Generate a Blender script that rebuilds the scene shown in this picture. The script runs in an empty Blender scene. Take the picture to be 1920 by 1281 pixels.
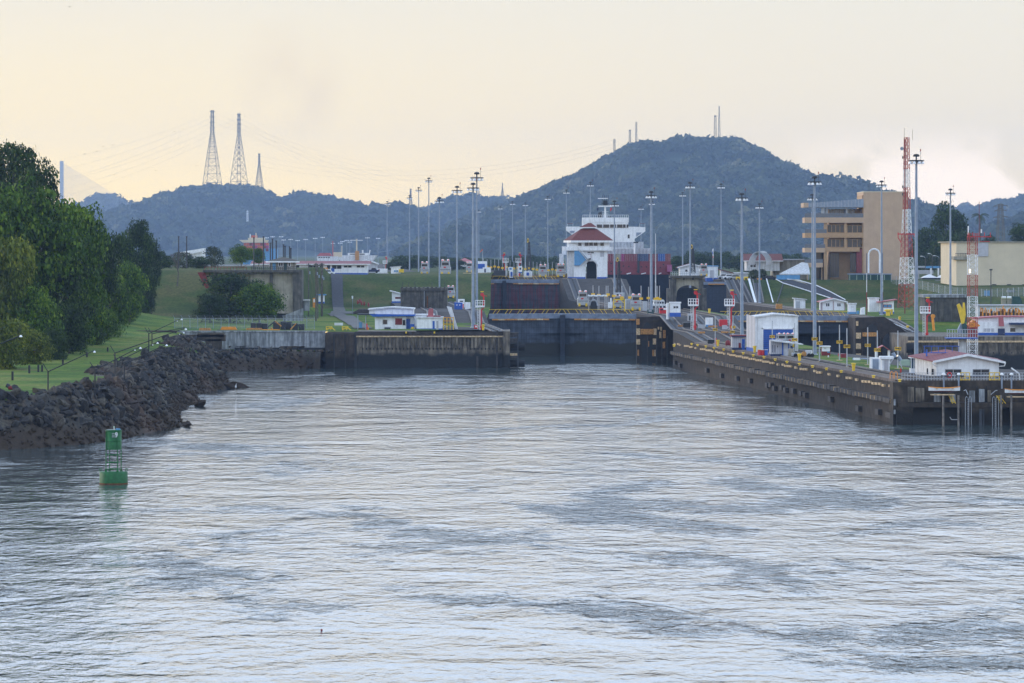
import bpy, math, random
import numpy as np
from mathutils import Vector, Matrix, noise as mnoise
R = math.radians
random.seed(7); rng = np.random.default_rng(7)
S = bpy.context.scene
COL = S.collection
# ---------------- camera ----------------
F = 7415.0; CX = 960.0; CY = 471.0; EYE = 24.0       # focal length in photo pixels, horizon row, eye height (m)
cam = bpy.data.cameras.new('camera'); camo = bpy.data.objects.new('camera', cam); COL.objects.link(camo)
camo.location = (0, 0, EYE); camo.rotation_euler = (R(90), 0, 0)
cam.sensor_width = 36; cam.lens = F / 1920 * 36; cam.shift_y = -(640.5 - CY) / 1920
cam.clip_start = 1; cam.clip_end = 20000
S.camera = camo
# ---------------- sky ----------------
SUN_EL, SUN_AZ = 9.0, -62.0      # degrees; azimuth from +Y towards +X
w = bpy.data.worlds.new('World'); S.world = w; w.use_nodes = True
nt = w.node_tree; nt.nodes.clear()
def N(nt, t, **k):
    n = nt.nodes.new(t)
    for a, b in k.items(): setattr(n, a, b)
    return n
def L(nt, a, b): nt.links.new(a, b)
def math_n(nt, op, a, b=None, c=None):
    n = N(nt, 'ShaderNodeMath', operation=op)
    for i, v in enumerate((a, b, c)):
        if v is None: continue
        if isinstance(v, (int, float)): n.inputs[i].default_value = v
        else: L(nt, v, n.inputs[i])
    return n.outputs[0]
def ramp(nt, fac, stops, interp='LINEAR'):
    n = N(nt, 'ShaderNodeValToRGB'); n.color_ramp.interpolation = interp
    e = n.color_ramp.elements
    while len(e) < len(stops): e.new(0.5)
    for el, (p, c) in zip(e, stops):
        el.position = p; el.color = (*c, 1) if len(c) == 3 else c
    if fac is not None: L(nt, fac, n.inputs[0])
    return n.outputs[0]
def mixc(nt, fac, a, b, mode='MIX'):
    n = N(nt, 'ShaderNodeMix', data_type='RGBA', blend_type=mode)
    if isinstance(fac, (int, float)): n.inputs[0].default_value = fac
    else: L(nt, fac, n.inputs[0])
    for i, v in ((6, a), (7, b)):
        if isinstance(v, tuple): n.inputs[i].default_value = (*v, 1) if len(v) == 3 else v
        else: L(nt, v, n.inputs[i])
    return n.outputs[2]
tc = N(nt, 'ShaderNodeTexCoord'); sep = N(nt, 'ShaderNodeSeparateXYZ'); L(nt, tc.outputs['Generated'], sep.inputs[0])
zz = math_n(nt, 'MAXIMUM', sep.outputs[2], 0.0)
fz = math_n(nt, 'POWER', zz, 0.5)        # 0.25 = 3.6 deg, 0.5 = 14.5 deg, 0.707 = 30 deg
warm = ramp(nt, fz, [(0, (1.05, .72, .24)), (.13, (1.02, .755, .27)), (.2, (.82, .665, .365)), (.25, (.67, .60, .45)), (.34, (.95, 1.05, 1.2)), (.5, (.96, 1.18, 1.54)), (.7, (.60, .75, .99)), (1, (.34, .44, .62))])
cool = ramp(nt, fz, [(0, (.78, .61, .36)), (.13, (.79, .64, .39)), (.2, (.70, .61, .43)), (.25, (.64, .59, .47)), (.34, (.95, 1.06, 1.22)), (.5, (.96, 1.20, 1.58)), (.7, (.60, .76, 1.01)), (1, (.34, .44, .62))])
side = N(nt, 'ShaderNodeMapRange'); side.interpolation_type = 'SMOOTHSTEP'
side.inputs[1].default_value = -.16; side.inputs[2].default_value = .16; L(nt, sep.outputs[0], side.inputs[0])
grad = mixc(nt, side.outputs[0], warm, cool)
# soft cumulus low on the right of the view and thin streaks
mp = N(nt, 'ShaderNodeMapping'); mp.inputs['Scale'].default_value = (22, 22, 34); mp.inputs['Location'].default_value = (1.3, 0, .35); L(nt, tc.outputs['Generated'], mp.inputs[0])
cn = N(nt, 'ShaderNodeTexNoise'); cn.inputs['Scale'].default_value = 1.0; cn.inputs['Detail'].default_value = 6; cn.inputs['Roughness'].default_value = .5; L(nt, mp.outputs[0], cn.inputs[0])
cl = N(nt, 'ShaderNodeMapRange'); cl.interpolation_type = 'SMOOTHSTEP'; cl.inputs[1].default_value = .46; cl.inputs[2].default_value = .53; L(nt, cn.outputs[0], cl.inputs[0])
m1 = N(nt, 'ShaderNodeMapRange'); m1.interpolation_type = 'SMOOTHSTEP'; m1.inputs[1].default_value = .055; m1.inputs[2].default_value = .10; L(nt, sep.outputs[0], m1.inputs[0])
m2 = N(nt, 'ShaderNodeMapRange'); m2.interpolation_type = 'SMOOTHSTEP'; m2.inputs[1].default_value = .034; m2.inputs[2].default_value = .018; L(nt, sep.outputs[2], m2.inputs[0])
cfac = math_n(nt, 'MULTIPLY', math_n(nt, 'MULTIPLY', cl.outputs[0], m1.outputs[0]), math_n(nt, 'MULTIPLY', m2.outputs[0], .95))
grad = mixc(nt, cfac, grad, (1.02, .84, .62))
# faint smoke drifting over the left ridge
uu = math_n(nt, 'DIVIDE', sep.outputs[0], math_n(nt, 'MAXIMUM', sep.outputs[1], .01))
sx = math_n(nt, 'DIVIDE', math_n(nt, 'ADD', uu, .056), .016); sz = math_n(nt, 'DIVIDE', math_n(nt, 'SUBTRACT', sep.outputs[2], .043), .018)
sm = math_n(nt, 'MAXIMUM', math_n(nt, 'SUBTRACT', 1.0, math_n(nt, 'ADD', math_n(nt, 'MULTIPLY', sx, sx), math_n(nt, 'MULTIPLY', sz, sz))), 0.0)
mp2 = N(nt, 'ShaderNodeMapping'); mp2.inputs['Scale'].default_value = (90, 90, 60); L(nt, tc.outputs['Generated'], mp2.inputs[0]); cn2 = N(nt, 'ShaderNodeTexNoise'); cn2.inputs['Detail'].default_value = 5; cn2.inputs['Scale'].default_value = 1; L(nt, mp2.outputs[0], cn2.inputs[0])
sf = math_n(nt, 'MULTIPLY', sm, ramp(nt, cn2.outputs[0], [(.38, (0, 0, 0)), (.7, (.5, .5, .5))])); grad = mixc(nt, sf, grad, (.62, .50, .34))
sky = N(nt, 'ShaderNodeTexSky', sky_type='NISHITA'); sky.sun_disc = False
sky.sun_elevation = R(SUN_EL); sky.sun_rotation = R(SUN_AZ); sky.air_density = 1.2; sky.dust_density = 3
g10 = mixc(nt, 1.0, grad, (10, 10, 10), 'MULTIPLY')
both = mixc(nt, .93, sky.outputs[0], g10)
bg = N(nt, 'ShaderNodeBackground'); bg.inputs[1].default_value = .10; L(nt, both, bg.inputs[0])
wo = N(nt, 'ShaderNodeOutputWorld'); L(nt, bg.outputs[0], wo.inputs[0])
sun = bpy.data.lights.new('sun', 'SUN'); sun.energy = 1.0; sun.angle = R(10); sun.color = (1, .86, .68)
suno = bpy.data.objects.new('sun', sun); COL.objects.link(suno); suno.location = (-300, 200, 300)
sd = Vector((math.sin(R(SUN_AZ)) * math.cos(R(SUN_EL)), math.cos(R(SUN_AZ)) * math.cos(R(SUN_EL)), math.sin(R(SUN_EL))))
suno.rotation_euler = sd.to_track_quat('Z', 'Y').to_euler()
vs = S.view_settings; vs.view_transform = 'Standard'; vs.look = 'None'; vs.exposure = .72; vs.gamma = 1; vs.use_curve_mapping = False
S.render.engine = 'CYCLES'; S.cycles.volume_bounces = 1; S.cycles.max_bounces = 8; S.cycles.transparent_max_bounces = 12

HAZE = .5e-4; FS = 2.2
ORD = 'first second third fourth fifth sixth seventh eighth ninth tenth eleventh twelfth thirteenth fourteenth fifteenth sixteenth seventeenth eighteenth nineteenth twentieth'.split()
# ---------------- helpers ----------------
def PX(px, d): return (px - CX) * d / F
def PZ(py, d): return EYE - (py - CY) * d / F
def PD(py, z): return (EYE - z) * F / (py - CY)
ORG = {}
def tag(o, label=None, cat=None, group=None, kind=None):
    if label: o['label'] = label
    if cat: o['category'] = cat
    if group: o['group'] = group
    if kind: o['kind'] = kind
    return o
def thing(name, label, cat, loc=(0, 0, 0), group=None, rz=0):
    o = bpy.data.objects.new(name, None); COL.objects.link(o); o.location = loc; o.rotation_euler = (0, 0, rz)
    o.empty_display_size = .5
    ORG[o] = Vector(loc)
    return tag(o, label, cat, group)
class MB:
    def __init__(s): s.v = []; s.f = []; s.m = []; s.mats = []; s.sm = []
    def mi(s, m):
        if m not in s.mats: s.mats.append(m)
        return s.mats.index(m)
    def add(s, vs, fs, m, smooth=False):
        b = len(s.v); s.v.extend([tuple(q) for q in vs]); k = s.mi(m)
        for f in fs: s.f.append(tuple(i + b for i in f)); s.m.append(k); s.sm.append(smooth)
        return s
    def box(s, x0, x1, y0, y1, z0, z1, m):
        v = [(x0, y0, z0), (x1, y0, z0), (x1, y1, z0), (x0, y1, z0), (x0, y0, z1), (x1, y0, z1), (x1, y1, z1), (x0, y1, z1)]
        return s.add(v, [(0, 3, 2, 1), (4, 5, 6, 7), (0, 1, 5, 4), (1, 2, 6, 5), (2, 3, 7, 6), (3, 0, 4, 7)], m)
    def pb(s, p0, p1, q0, q1, d, dep, m, off=0):       # front face covers the photo rows/columns given, at distance d
        return s.box(PX(p0, d), PX(p1, d), d + off, d + off + dep, PZ(q1, d), PZ(q0, d), m)
    def prism(s, pts, y0, y1, m):       # polygon in XZ extruded along Y
        n = len(pts); v = [(x, y0, z) for x, z in pts] + [(x, y1, z) for x, z in pts]
        a = sum(pts[i][0] * pts[(i + 1) % n][1] - pts[(i + 1) % n][0] * pts[i][1] for i in range(n))
        f = [tuple(range(n)), tuple(range(2 * n - 1, n - 1, -1))] + [((i + 1) % n, i, n + i, n + (i + 1) % n) for i in range(n)]
        if a < 0: f = [t[::-1] for t in f]
        return s.add(v, f, m)
    def pprism(s, pp, d, dep, m): return s.prism([(PX(a, d), PZ(b, d)) for a, b in pp], d, d + dep, m)
    def slab(s, pts, z0, z1, m):        # polygon in XY extruded in Z
        n = len(pts); v = [(x, y, z0) for x, y in pts] + [(x, y, z1) for x, y in pts]
        a = sum(pts[i][0] * pts[(i + 1) % n][1] - pts[(i + 1) % n][0] * pts[i][1] for i in range(n))
        f = [tuple(range(n))[::-1], tuple(range(n, 2 * n))] + [(i, (i + 1) % n, n + (i + 1) % n, n + i) for i in range(n)]
        if a < 0: f = [t[::-1] for t in f]
        return s.add(v, f, m)
    def tube(s, p0, p1, r0, m, r1=None, n=8, cap=True):
        r1 = r0 if r1 is None else r1
        a = Vector(p0); b = Vector(p1); ax = (b - a).normalized()
        u = ax.orthogonal().normalized(); w_ = ax.cross(u)
        v = []
        for P, r in ((a, r0), (b, r1)):
            for i in range(n):
                t = 2 * math.pi * (i + .5) / n; v.append(P + u * (r * math.cos(t)) + w_ * (r * math.sin(t)))
        f = [(i, (i + 1) % n, n + (i + 1) % n, n + i) for i in range(n)]
        s.add(v, f, m, n > 5)
        if cap: s.add(v, [tuple(range(n))[::-1], tuple(range(n, 2 * n))], m)
        return s
    def path(s, pts, r, m, n=6):
        for a, b in zip(pts, pts[1:]): s.tube(a, b, r, m, n=n)
        return s
    def lathe(s, c, prof, m, n=12):
        v = []; k = len(prof)
        for r, z in prof:
            for i in range(n):
                t = 2 * math.pi * i / n; v.append((c[0] + r * math.cos(t), c[1] + r * math.sin(t), c[2] + z))
        f = [(j * n + i, j * n + (i + 1) % n, (j + 1) * n + (i + 1) % n, (j + 1) * n + i) for j in range(k - 1) for i in range(n)]
        s.add(v, f, m, True)
        return s.add(v, [tuple(range(n))[::-1], tuple(range((k - 1) * n, k * n))], m)
    def build(s, name, parent=None, org=None, bevel=0):
        o0 = ORG[parent] if parent is not None else (Vector(org) if org is not None else None)
        if o0 is None:
            a = np.array(s.v); o0 = Vector(((a[:, 0].min() + a[:, 0].max()) / 2, (a[:, 1].min() + a[:, 1].max()) / 2, a[:, 2].min()))
        me = bpy.data.meshes.new(name)
        me.from_pydata([(x - o0.x, y - o0.y, z - o0.z) for x, y, z in s.v], [], s.f)
        for m in s.mats: me.materials.append(m)
        me.polygons.foreach_set('material_index', s.m); me.polygons.foreach_set('use_smooth', s.sm)
        me.update()
        o = bpy.data.objects.new(name, me); COL.objects.link(o)
        if parent is not None: o.parent = parent
        else: o.location = o0
        ORG[o] = o0
        if bevel:
            b = o.modifiers.new('bevel', 'BEVEL'); b.width = bevel; b.segments = 1; b.limit_method = 'ANGLE'
        return o
def npmesh(name, V, Fq, mat, parent=None, loc=(0, 0, 0), attr=None, smooth=False):
    me = bpy.data.meshes.new(name); nf, k = Fq.shape
    me.vertices.add(len(V)); me.vertices.foreach_set('co', np.ascontiguousarray(V, dtype=np.float32).ravel())
    me.loops.add(nf * k); me.loops.foreach_set('vertex_index', Fq.astype(np.int32).ravel())
    me.polygons.add(nf); me.polygons.foreach_set('loop_start', np.arange(0, nf * k, k, dtype=np.int32))
    me.update(calc_edges=True)
    if smooth: me.polygons.foreach_set('use_smooth', np.ones(nf, bool))
    if attr is not None:
        a = me.attributes.new('tint', 'FLOAT', 'FACE'); a.data.foreach_set('value', attr.astype(np.float32))
    me.materials.append(mat)
    o = bpy.data.objects.new(name, me); COL.objects.link(o); o.location = loc
    if parent is not None: o.parent = parent
    ORG[o] = Vector(loc)
    return o
def dup(root, loc=None, rz=None, label=None, group=None, sc=None):
    r = root.copy(); COL.objects.link(r)
    if loc is not None: r.location = loc
    if rz is not None: r.rotation_euler = (0, 0, rz)
    if sc is not None: r.scale = sc if isinstance(sc, tuple) else (sc, sc, sc)
    if label: r['label'] = label
    if group: r['group'] = group
    kids = {}
    for o in list(KIDS.get(root, [])):
        c = o.copy(); COL.objects.link(c); c.parent = r; kids.setdefault(r, []).append(c)
        for g in list(KIDS.get(o, [])):
            d = g.copy(); COL.objects.link(d); d.parent = c; kids.setdefault(c, []).append(d)
    KIDS.update(kids)
    return r
KIDS = {}
def index_kids():
    KIDS.clear()
    for o in bpy.data.objects:
        if o.parent: KIDS.setdefault(o.parent, []).append(o)

# ---------------- materials ----------------
def mat(name, col, rough=.7, metal=0, var=.12, sc=1.5, streak=0, streakcol=None, tide=None, bump=0, emit=None, spec=.4, grid=None, tint=None, detail=5):
    """procedural paint / concrete / metal: noise grain, vertical rain streaks, an optional tide line, optional seams"""
    m = bpy.data.materials.new(name); m.use_nodes = True; t = m.node_tree; b = t.nodes['Principled BSDF']
    g = N(t, 'ShaderNodeNewGeometry'); pos = g.outputs['Position']
    n1 = N(t, 'ShaderNodeTexNoise'); n1.inputs['Scale'].default_value = sc; n1.inputs['Detail'].default_value = detail; L(t, pos, n1.inputs[0])
    lo = tuple(c * (1 - var * 1.6) for c in col); hi = tuple(min(1, c * (1 + var)) for c in col)
    c = ramp(t, n1.outputs[0], [(.3, lo), (.7, hi)])
    if tint:
        at = N(t, 'ShaderNodeAttribute'); at.attribute_name = 'tint'
        c = mixc(t, 1.0, c, ramp(t, at.outputs['Fac'], tint), 'MULTIPLY')
    if streak:
        mpn = N(t, 'ShaderNodeMapping'); mpn.inputs['Scale'].default_value = (1.6, 1.6, .16); L(t, pos, mpn.inputs[0])
        n2 = N(t, 'ShaderNodeTexNoise'); n2.inputs['Scale'].default_value = 1.0; n2.inputs['Detail'].default_value = 6; n2.inputs['Roughness'].default_value = .65; L(t, mpn.outputs[0], n2.inputs[0])
        f = ramp(t, n2.outputs[0], [(.42, (0, 0, 0)), (.62, (streak,) * 3)])
        c = mixc(t, f, c, streakcol or tuple(q * .25 for q in col))
    if grid:
        br = N(t, 'ShaderNodeTexBrick'); br.offset = 0; br.inputs['Scale'].default_value = 1
        br.inputs['Brick Width'].default_value = grid[0]; br.inputs['Row Height'].default_value = grid[1]
        br.inputs['Mortar Size'].default_value = grid[2]; br.inputs['Color1'].default_value = br.inputs['Color2'].default_value = (1, 1, 1, 1)
        br.inputs['Mortar'].default_value = (grid[3],) * 3 + (1,)
        sp = N(t, 'ShaderNodeSeparateXYZ'); L(t, pos, sp.inputs[0]); cb = N(t, 'ShaderNodeCombineXYZ')
        L(t, sp.outputs[0], cb.inputs[0]); L(t, sp.outputs[2], cb.inputs[1]); L(t, cb.outputs[0], br.inputs[0])
        c = mixc(t, 1.0, c, br.outputs[0], 'MULTIPLY')
    rg = None
    if tide:
        sp = N(t, 'ShaderNodeSeparateXYZ'); L(t, pos, sp.inputs[0])
        n3 = N(t, 'ShaderNodeTexNoise'); n3.inputs['Scale'].default_value = .35; n3.inputs['Detail'].default_value = 6; L(t, pos, n3.inputs[0])
        zt = math_n(t, 'ADD', sp.outputs[2], math_n(t, 'MULTIPLY', n3.outputs[0], -2.4))
        mr = N(t, 'ShaderNodeMapRange'); mr.interpolation_type = 'SMOOTHSTEP'; mr.inputs[1].default_value = tide[0] - 1.2 - tide[2]; mr.inputs[2].default_value = tide[0] - 1.2 + tide[2]; L(t, zt, mr.inputs[0])
        c = mixc(t, mr.outputs[0], tide[1], c)
    L(t, c, b.inputs['Base Color']); b.inputs['Roughness'].default_value = rough; b.inputs['Metallic'].default_value = metal
    b.inputs['Specular IOR Level'].default_value = spec
    if bump:
        bp = N(t, 'ShaderNodeBump'); bp.inputs['Strength'].default_value = .6; bp.inputs['Distance'].default_value = bump
        n4 = N(t, 'ShaderNodeTexNoise'); n4.inputs['Scale'].default_value = sc * 2.5; n4.inputs['Detail'].default_value = 6; L(t, pos, n4.inputs[0]); L(t, n4.outputs[0], bp.inputs['Height']); L(t, bp.outputs[0], b.inputs['Normal'])
    if emit:
        b.inputs['Emission Color'].default_value = (*emit[0], 1); b.inputs['Emission Strength'].default_value = emit[1]
    return m
M = {}
M['white'] = mat('white_paint', (.86, .87, .88), .5, var=.06, streak=.32, streakcol=(.42, .42, .42))
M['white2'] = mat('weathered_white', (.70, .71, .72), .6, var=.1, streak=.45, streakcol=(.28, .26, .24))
M['offwhite'] = mat('corrugated_pale_sheet', (.50, .50, .54), .6, var=.08, grid=(.35, 40, .08, .82))
M['blue'] = mat('blue_paint', (.022, .10, .42), .45, var=.1)
M['ltblue'] = mat('light_blue_paint', (.10, .28, .50), .5, var=.1)
M['navy'] = mat('navy_paint', (.02, .035, .10), .5)
M['maroon'] = mat('maroon_roof_sheet', (.22, .045, .05), .6, var=.15, grid=(.5, 40, .07, .8))
M['tile'] = mat('red_clay_tile', (.19, .05, .04), .7, var=.2, sc=3, grid=(.35, .35, .05, .72))
M['pinkroof'] = mat('faded_red_roof', (.42, .12, .13), .6, var=.12)
M['red'] = mat('red_paint', (.55, .02, .025), .45, var=.08)
M['dkred'] = mat('dark_red_paint', (.20, .018, .022), .5)
M['yellow'] = mat('yellow_paint', (.78, .52, .03), .5, var=.1)
M['orange'] = mat('orange_paint', (.75, .28, .02), .5, var=.15)
M['timber'] = mat('orange_timber', (.50, .24, .07), .8, var=.3, sc=4)
M['pale_lit_timber'] = mat('pale_and_lit_fender_timber', (.62, .45, .26), .85, var=.3, sc=3)  # pale timber, brightened to carry the painted light on the fender ends
M['dktimber'] = mat('dark_wet_timber', (.05, .045, .045), .7, var=.3, sc=3)
M['glass'] = mat('dark_window_glass', (.02, .025, .035), .12, var=.1, spec=.6)
M['glassblue'] = mat('blue_tinted_glass', (.06, .10, .15), .1, var=.1, spec=.7)
M['steel'] = mat('grey_galvanised_steel', (.25, .30, .38), .5, metal=.2, var=.1)
M['ltsteel'] = mat('light_galvanised_steel', (.42, .44, .47), .5, metal=.2, var=.1)
M['dksteel'] = mat('dark_steel', (.035, .04, .05), .6, var=.2)
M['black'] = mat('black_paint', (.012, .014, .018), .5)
M['lattice'] = mat('weathered_pylon_steel', (.12, .10, .055), .7)
M['silver'] = mat('silver_locomotive_paint', (.38, .40, .42), .45, metal=.2, var=.12)
M['lampwhite'] = mat('white_lamp_shade', (.92, .94, 1.0), .35, var=.02, spec=.5)
M['lampred'] = mat('lit_red_signal', (.9, .08, .05), .4, emit=((1, .12, .06), .35))
M['lampgreen'] = mat('lit_green_signal', (.05, .6, .3), .4, emit=((.1, .9, .45), .6))
M['lampwarm'] = mat('lit_headlamp', (1, .8, .5), .4, emit=((1, .75, .4), 2.0))
M['concrete'] = mat('old_concrete', (.12, .112, .10), .9, var=.3, sc=.8, streak=.75, streakcol=(.035, .035, .035), bump=.06)
M['seawall'] = mat('stained_seawall_concrete', (.22, .185, .14), .9, var=.4, sc=.6, streak=.85, streakcol=(.04, .036, .034), tide=(3.0, (.018, .02, .022), .5), bump=.1)
M['seawall2'] = mat('dark_dock_concrete', (.075, .058, .044), .9, var=.45, sc=.7, streak=.7, streakcol=(.03, .025, .022), tide=(2.0, (.016, .015, .014), .7), bump=.12)
M['greywall'] = mat('pale_grey_concrete', (.34, .36, .38), .9, var=.2, sc=1, streak=.8, streakcol=(.07, .075, .08), bump=.05)
M['lockwall'] = mat('brown_lock_concrete', (.045, .034, .027), .9, var=.4, sc=.8, streak=.7, streakcol=(.03, .026, .024), bump=.08)
M['deck'] = mat('worn_concrete_deck', (.048, .041, .038), .9, var=.3, sc=.5, bump=.03)
M['decklight'] = mat('pinkish_coping_concrete', (.16, .125, .105), .9, var=.3, sc=1.2)
M['beigewall'] = mat('old_beige_concrete', (.36, .33, .26), .9, var=.2, sc=.5, streak=.5, streakcol=(.13, .12, .10), bump=.03)
M['tan'] = mat('tan_render', (.50, .355, .24), .8, var=.06, sc=.4, streak=.12, streakcol=(.36, .23, .14))
M['tan2'] = mat('orange_tan_render', (.42, .27, .15), .8, var=.08)
M['cream'] = mat('cream_render', (.62, .53, .38), .8, var=.05, sc=.3, grid=(3.2, 3.2, .012, .9))
M['grass'] = None
M['asphalt'] = mat('asphalt', (.055, .055, .065), .9, var=.15)
M['road'] = mat('grey_gravel_road', (.13, .125, .12), .95, var=.25, sc=.7)
M['gate'] = mat('blue_grey_gate_steel', (.052, .068, .10), .55, var=.35, sc=.6, streak=.5, streakcol=(.012, .018, .03), grid=(1.1, 1.3, .05, .55), tide=(3.2, (.022, .022, .018), .35), bump=.02)
M['gatered'] = mat('rust_red_mottled_gate_steel', (.055, .062, .085), .6, var=.3, sc=.6, streak=.8, streakcol=(.15, .022, .035), grid=(1.1, 1.3, .05, .5), bump=.02)
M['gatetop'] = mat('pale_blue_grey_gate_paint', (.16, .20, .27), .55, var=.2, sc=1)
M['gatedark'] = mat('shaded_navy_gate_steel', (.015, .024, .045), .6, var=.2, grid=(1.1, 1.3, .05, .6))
M['hull'] = mat('black_hull_paint', (.008, .013, .028), .5, var=.2)
M['hullred'] = mat('maroon_hull_paint', (.19, .03, .042), .5, var=.12, grid=(2.6, 2.6, .03, .8))
M['buoygreen'] = mat('green_buoy_paint', (.012, .125, .032), .6, var=.25, sc=3, streak=.5, streakcol=(.01, .09, .03))
M['rust'] = mat('rust', (.16, .06, .02), .9, var=.4, sc=4)
M['tyre'] = mat('rubber', (.012, .012, .014), .8)
M['dirt'] = mat('brown_dirt', (.10, .065, .04), .95, var=.3)
M['palegreen'] = mat('pale_green_paint', (.32, .42, .32), .5)
M['dkgreen'] = mat('dark_green_sheet', (.02, .065, .06), .6)
M['bark'] = mat('grey_bark', (.11, .10, .085), .95, var=.3, sc=3)
M['ledge'] = mat('cable_white', (.45, .47, .52), .6)
# grass
def grass_mat(name, a, b_, c_):
    m = bpy.data.materials.new(name); m.use_nodes = True; t = m.node_tree; b = t.nodes['Principled BSDF']
    g = N(t, 'ShaderNodeNewGeometry')
    n1 = N(t, 'ShaderNodeTexNoise'); n1.inputs['Scale'].default_value = .09; n1.inputs['Detail'].default_value = 6; L(t, g.outputs['Position'], n1.inputs[0])
    n2 = N(t, 'ShaderNodeTexNoise'); n2.inputs['Scale'].default_value = 1.6; n2.inputs['Detail'].default_value = 5; L(t, g.outputs['Position'], n2.inputs[0])
    c = ramp(t, n1.outputs[0], [(.40, a), (.50, b_), (.60, c_)])
    c = mixc(t, 1.0, c, ramp(t, n2.outputs[0], [(.3, (.6, .6, .6)), (.7, (1.25, 1.25, 1.2))]), 'MULTIPLY')
    n3 = N(t, 'ShaderNodeTexNoise'); n3.inputs['Scale'].default_value = .25; n3.inputs['Detail'].default_value = 8; L(t, g.outputs['Position'], n3.inputs[0])
    c = mixc(t, ramp(t, n3.outputs[0], [(.62, (0, 0, 0)), (.72, (.7, .7, .7))]), c, (.085, .065, .035))
    L(t, c, b.inputs['Base Color']); b.inputs['Roughness'].default_value = .95; b.inputs['Specular IOR Level'].default_value = .15
    bp = N(t, 'ShaderNodeBump'); bp.inputs['Distance'].default_value = .25; n4 = N(t, 'ShaderNodeTexNoise'); n4.inputs['Scale'].default_value = 2.5; n4.inputs['Detail'].default_value = 4; L(t, g.outputs['Position'], n4.inputs[0]); L(t, n4.outputs[0], bp.inputs['Height']); L(t, bp.outputs[0], b.inputs['Normal'])
    return m
M['grass'] = grass_mat('lawn_grass', (.060, .125, .018), (.10, .17, .022), (.16, .19, .04))
M['grassdark'] = grass_mat('bank_grass', (.042, .07, .018), (.062, .088, .022), (.10, .10, .035))
def leaf_mat(name, stops, rnd=True):
    m = bpy.data.materials.new(name); m.use_nodes = True; t = m.node_tree; b = t.nodes['Principled BSDF']
    at = N(t, 'ShaderNodeAttribute'); at.attribute_name = 'tint'
    c = ramp(t, at.outputs['Fac'], stops)
    g = N(t, 'ShaderNodeNewGeometry'); n1 = N(t, 'ShaderNodeTexNoise'); n1.inputs['Scale'].default_value = .12; n1.inputs['Detail'].default_value = 3; L(t, g.outputs['Position'], n1.inputs[0])
    c = mixc(t, 1.0, c, ramp(t, n1.outputs[0], [(.3, (.65, .7, .75)), (.7, (1.35, 1.25, 1.0))]), 'MULTIPLY')
    L(t, c, b.inputs['Base Color']); b.inputs['Roughness'].default_value = .65; b.inputs['Specular IOR Level'].default_value = .25
    tr = N(t, 'ShaderNodeBsdfTranslucent'); L(t, c, tr.inputs[0]); mx = N(t, 'ShaderNodeMixShader'); mx.inputs[0].default_value = .25
    L(t, b.outputs[0], mx.inputs[1]); L(t, tr.outputs[0], mx.inputs[2]); L(t, mx.outputs[0], t.nodes['Material Output'].inputs[0])
    return m
M['leaf'] = leaf_mat('broadleaf_foliage', [(0, (.016, .042, .006)), (.5, (.075, .155, .012)), (1, (.22, .31, .03))])
M['leafyellow'] = leaf_mat('yellow_green_foliage', [(0, (.035, .06, .009)), (.5, (.12, .165, .02)), (1, (.28, .30, .045))])
M['leafdark'] = leaf_mat('dark_foliage', [(0, (.007, .02, .006)), (.5, (.028, .06, .013)), (1, (.08, .13, .025))])
M['forest'] = leaf_mat('forest_canopy', [(0, (.014, .026, .014)), (.5, (.042, .06, .026)), (.8, (.075, .09, .035)), (1, (.15, .15, .07))])
# fence mesh: wire pattern with see-through gaps
fm = bpy.data.materials.new('chain_link_wire'); fm.use_nodes = True; t = fm.node_tree; b = t.nodes['Principled BSDF']; b.inputs['Base Color'].default_value = (.30, .34, .36, 1)
tp = N(t, 'ShaderNodeBsdfTransparent'); mx = N(t, 'ShaderNodeMixShader'); g = N(t, 'ShaderNodeNewGeometry'); mpn = N(t, 'ShaderNodeMapping'); mpn.inputs['Rotation'].default_value = (0, R(45), 0); L(t, g.outputs['Position'], mpn.inputs[0])
ck = N(t, 'ShaderNodeTexWhiteNoise'); nn = N(t, 'ShaderNodeTexNoise'); nn.inputs['Scale'].default_value = 9; L(t, mpn.outputs[0], nn.inputs[0])
L(t, ramp(t, nn.outputs[0], [(.5, (.12,) * 3), (.6, (.45,) * 3)]), mx.inputs[0]); L(t, tp.outputs[0], mx.inputs[1]); L(t, b.outputs[0], mx.inputs[2]); L(t, mx.outputs[0], t.nodes['Material Output'].inputs[0])
M['mesh'] = fm
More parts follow.
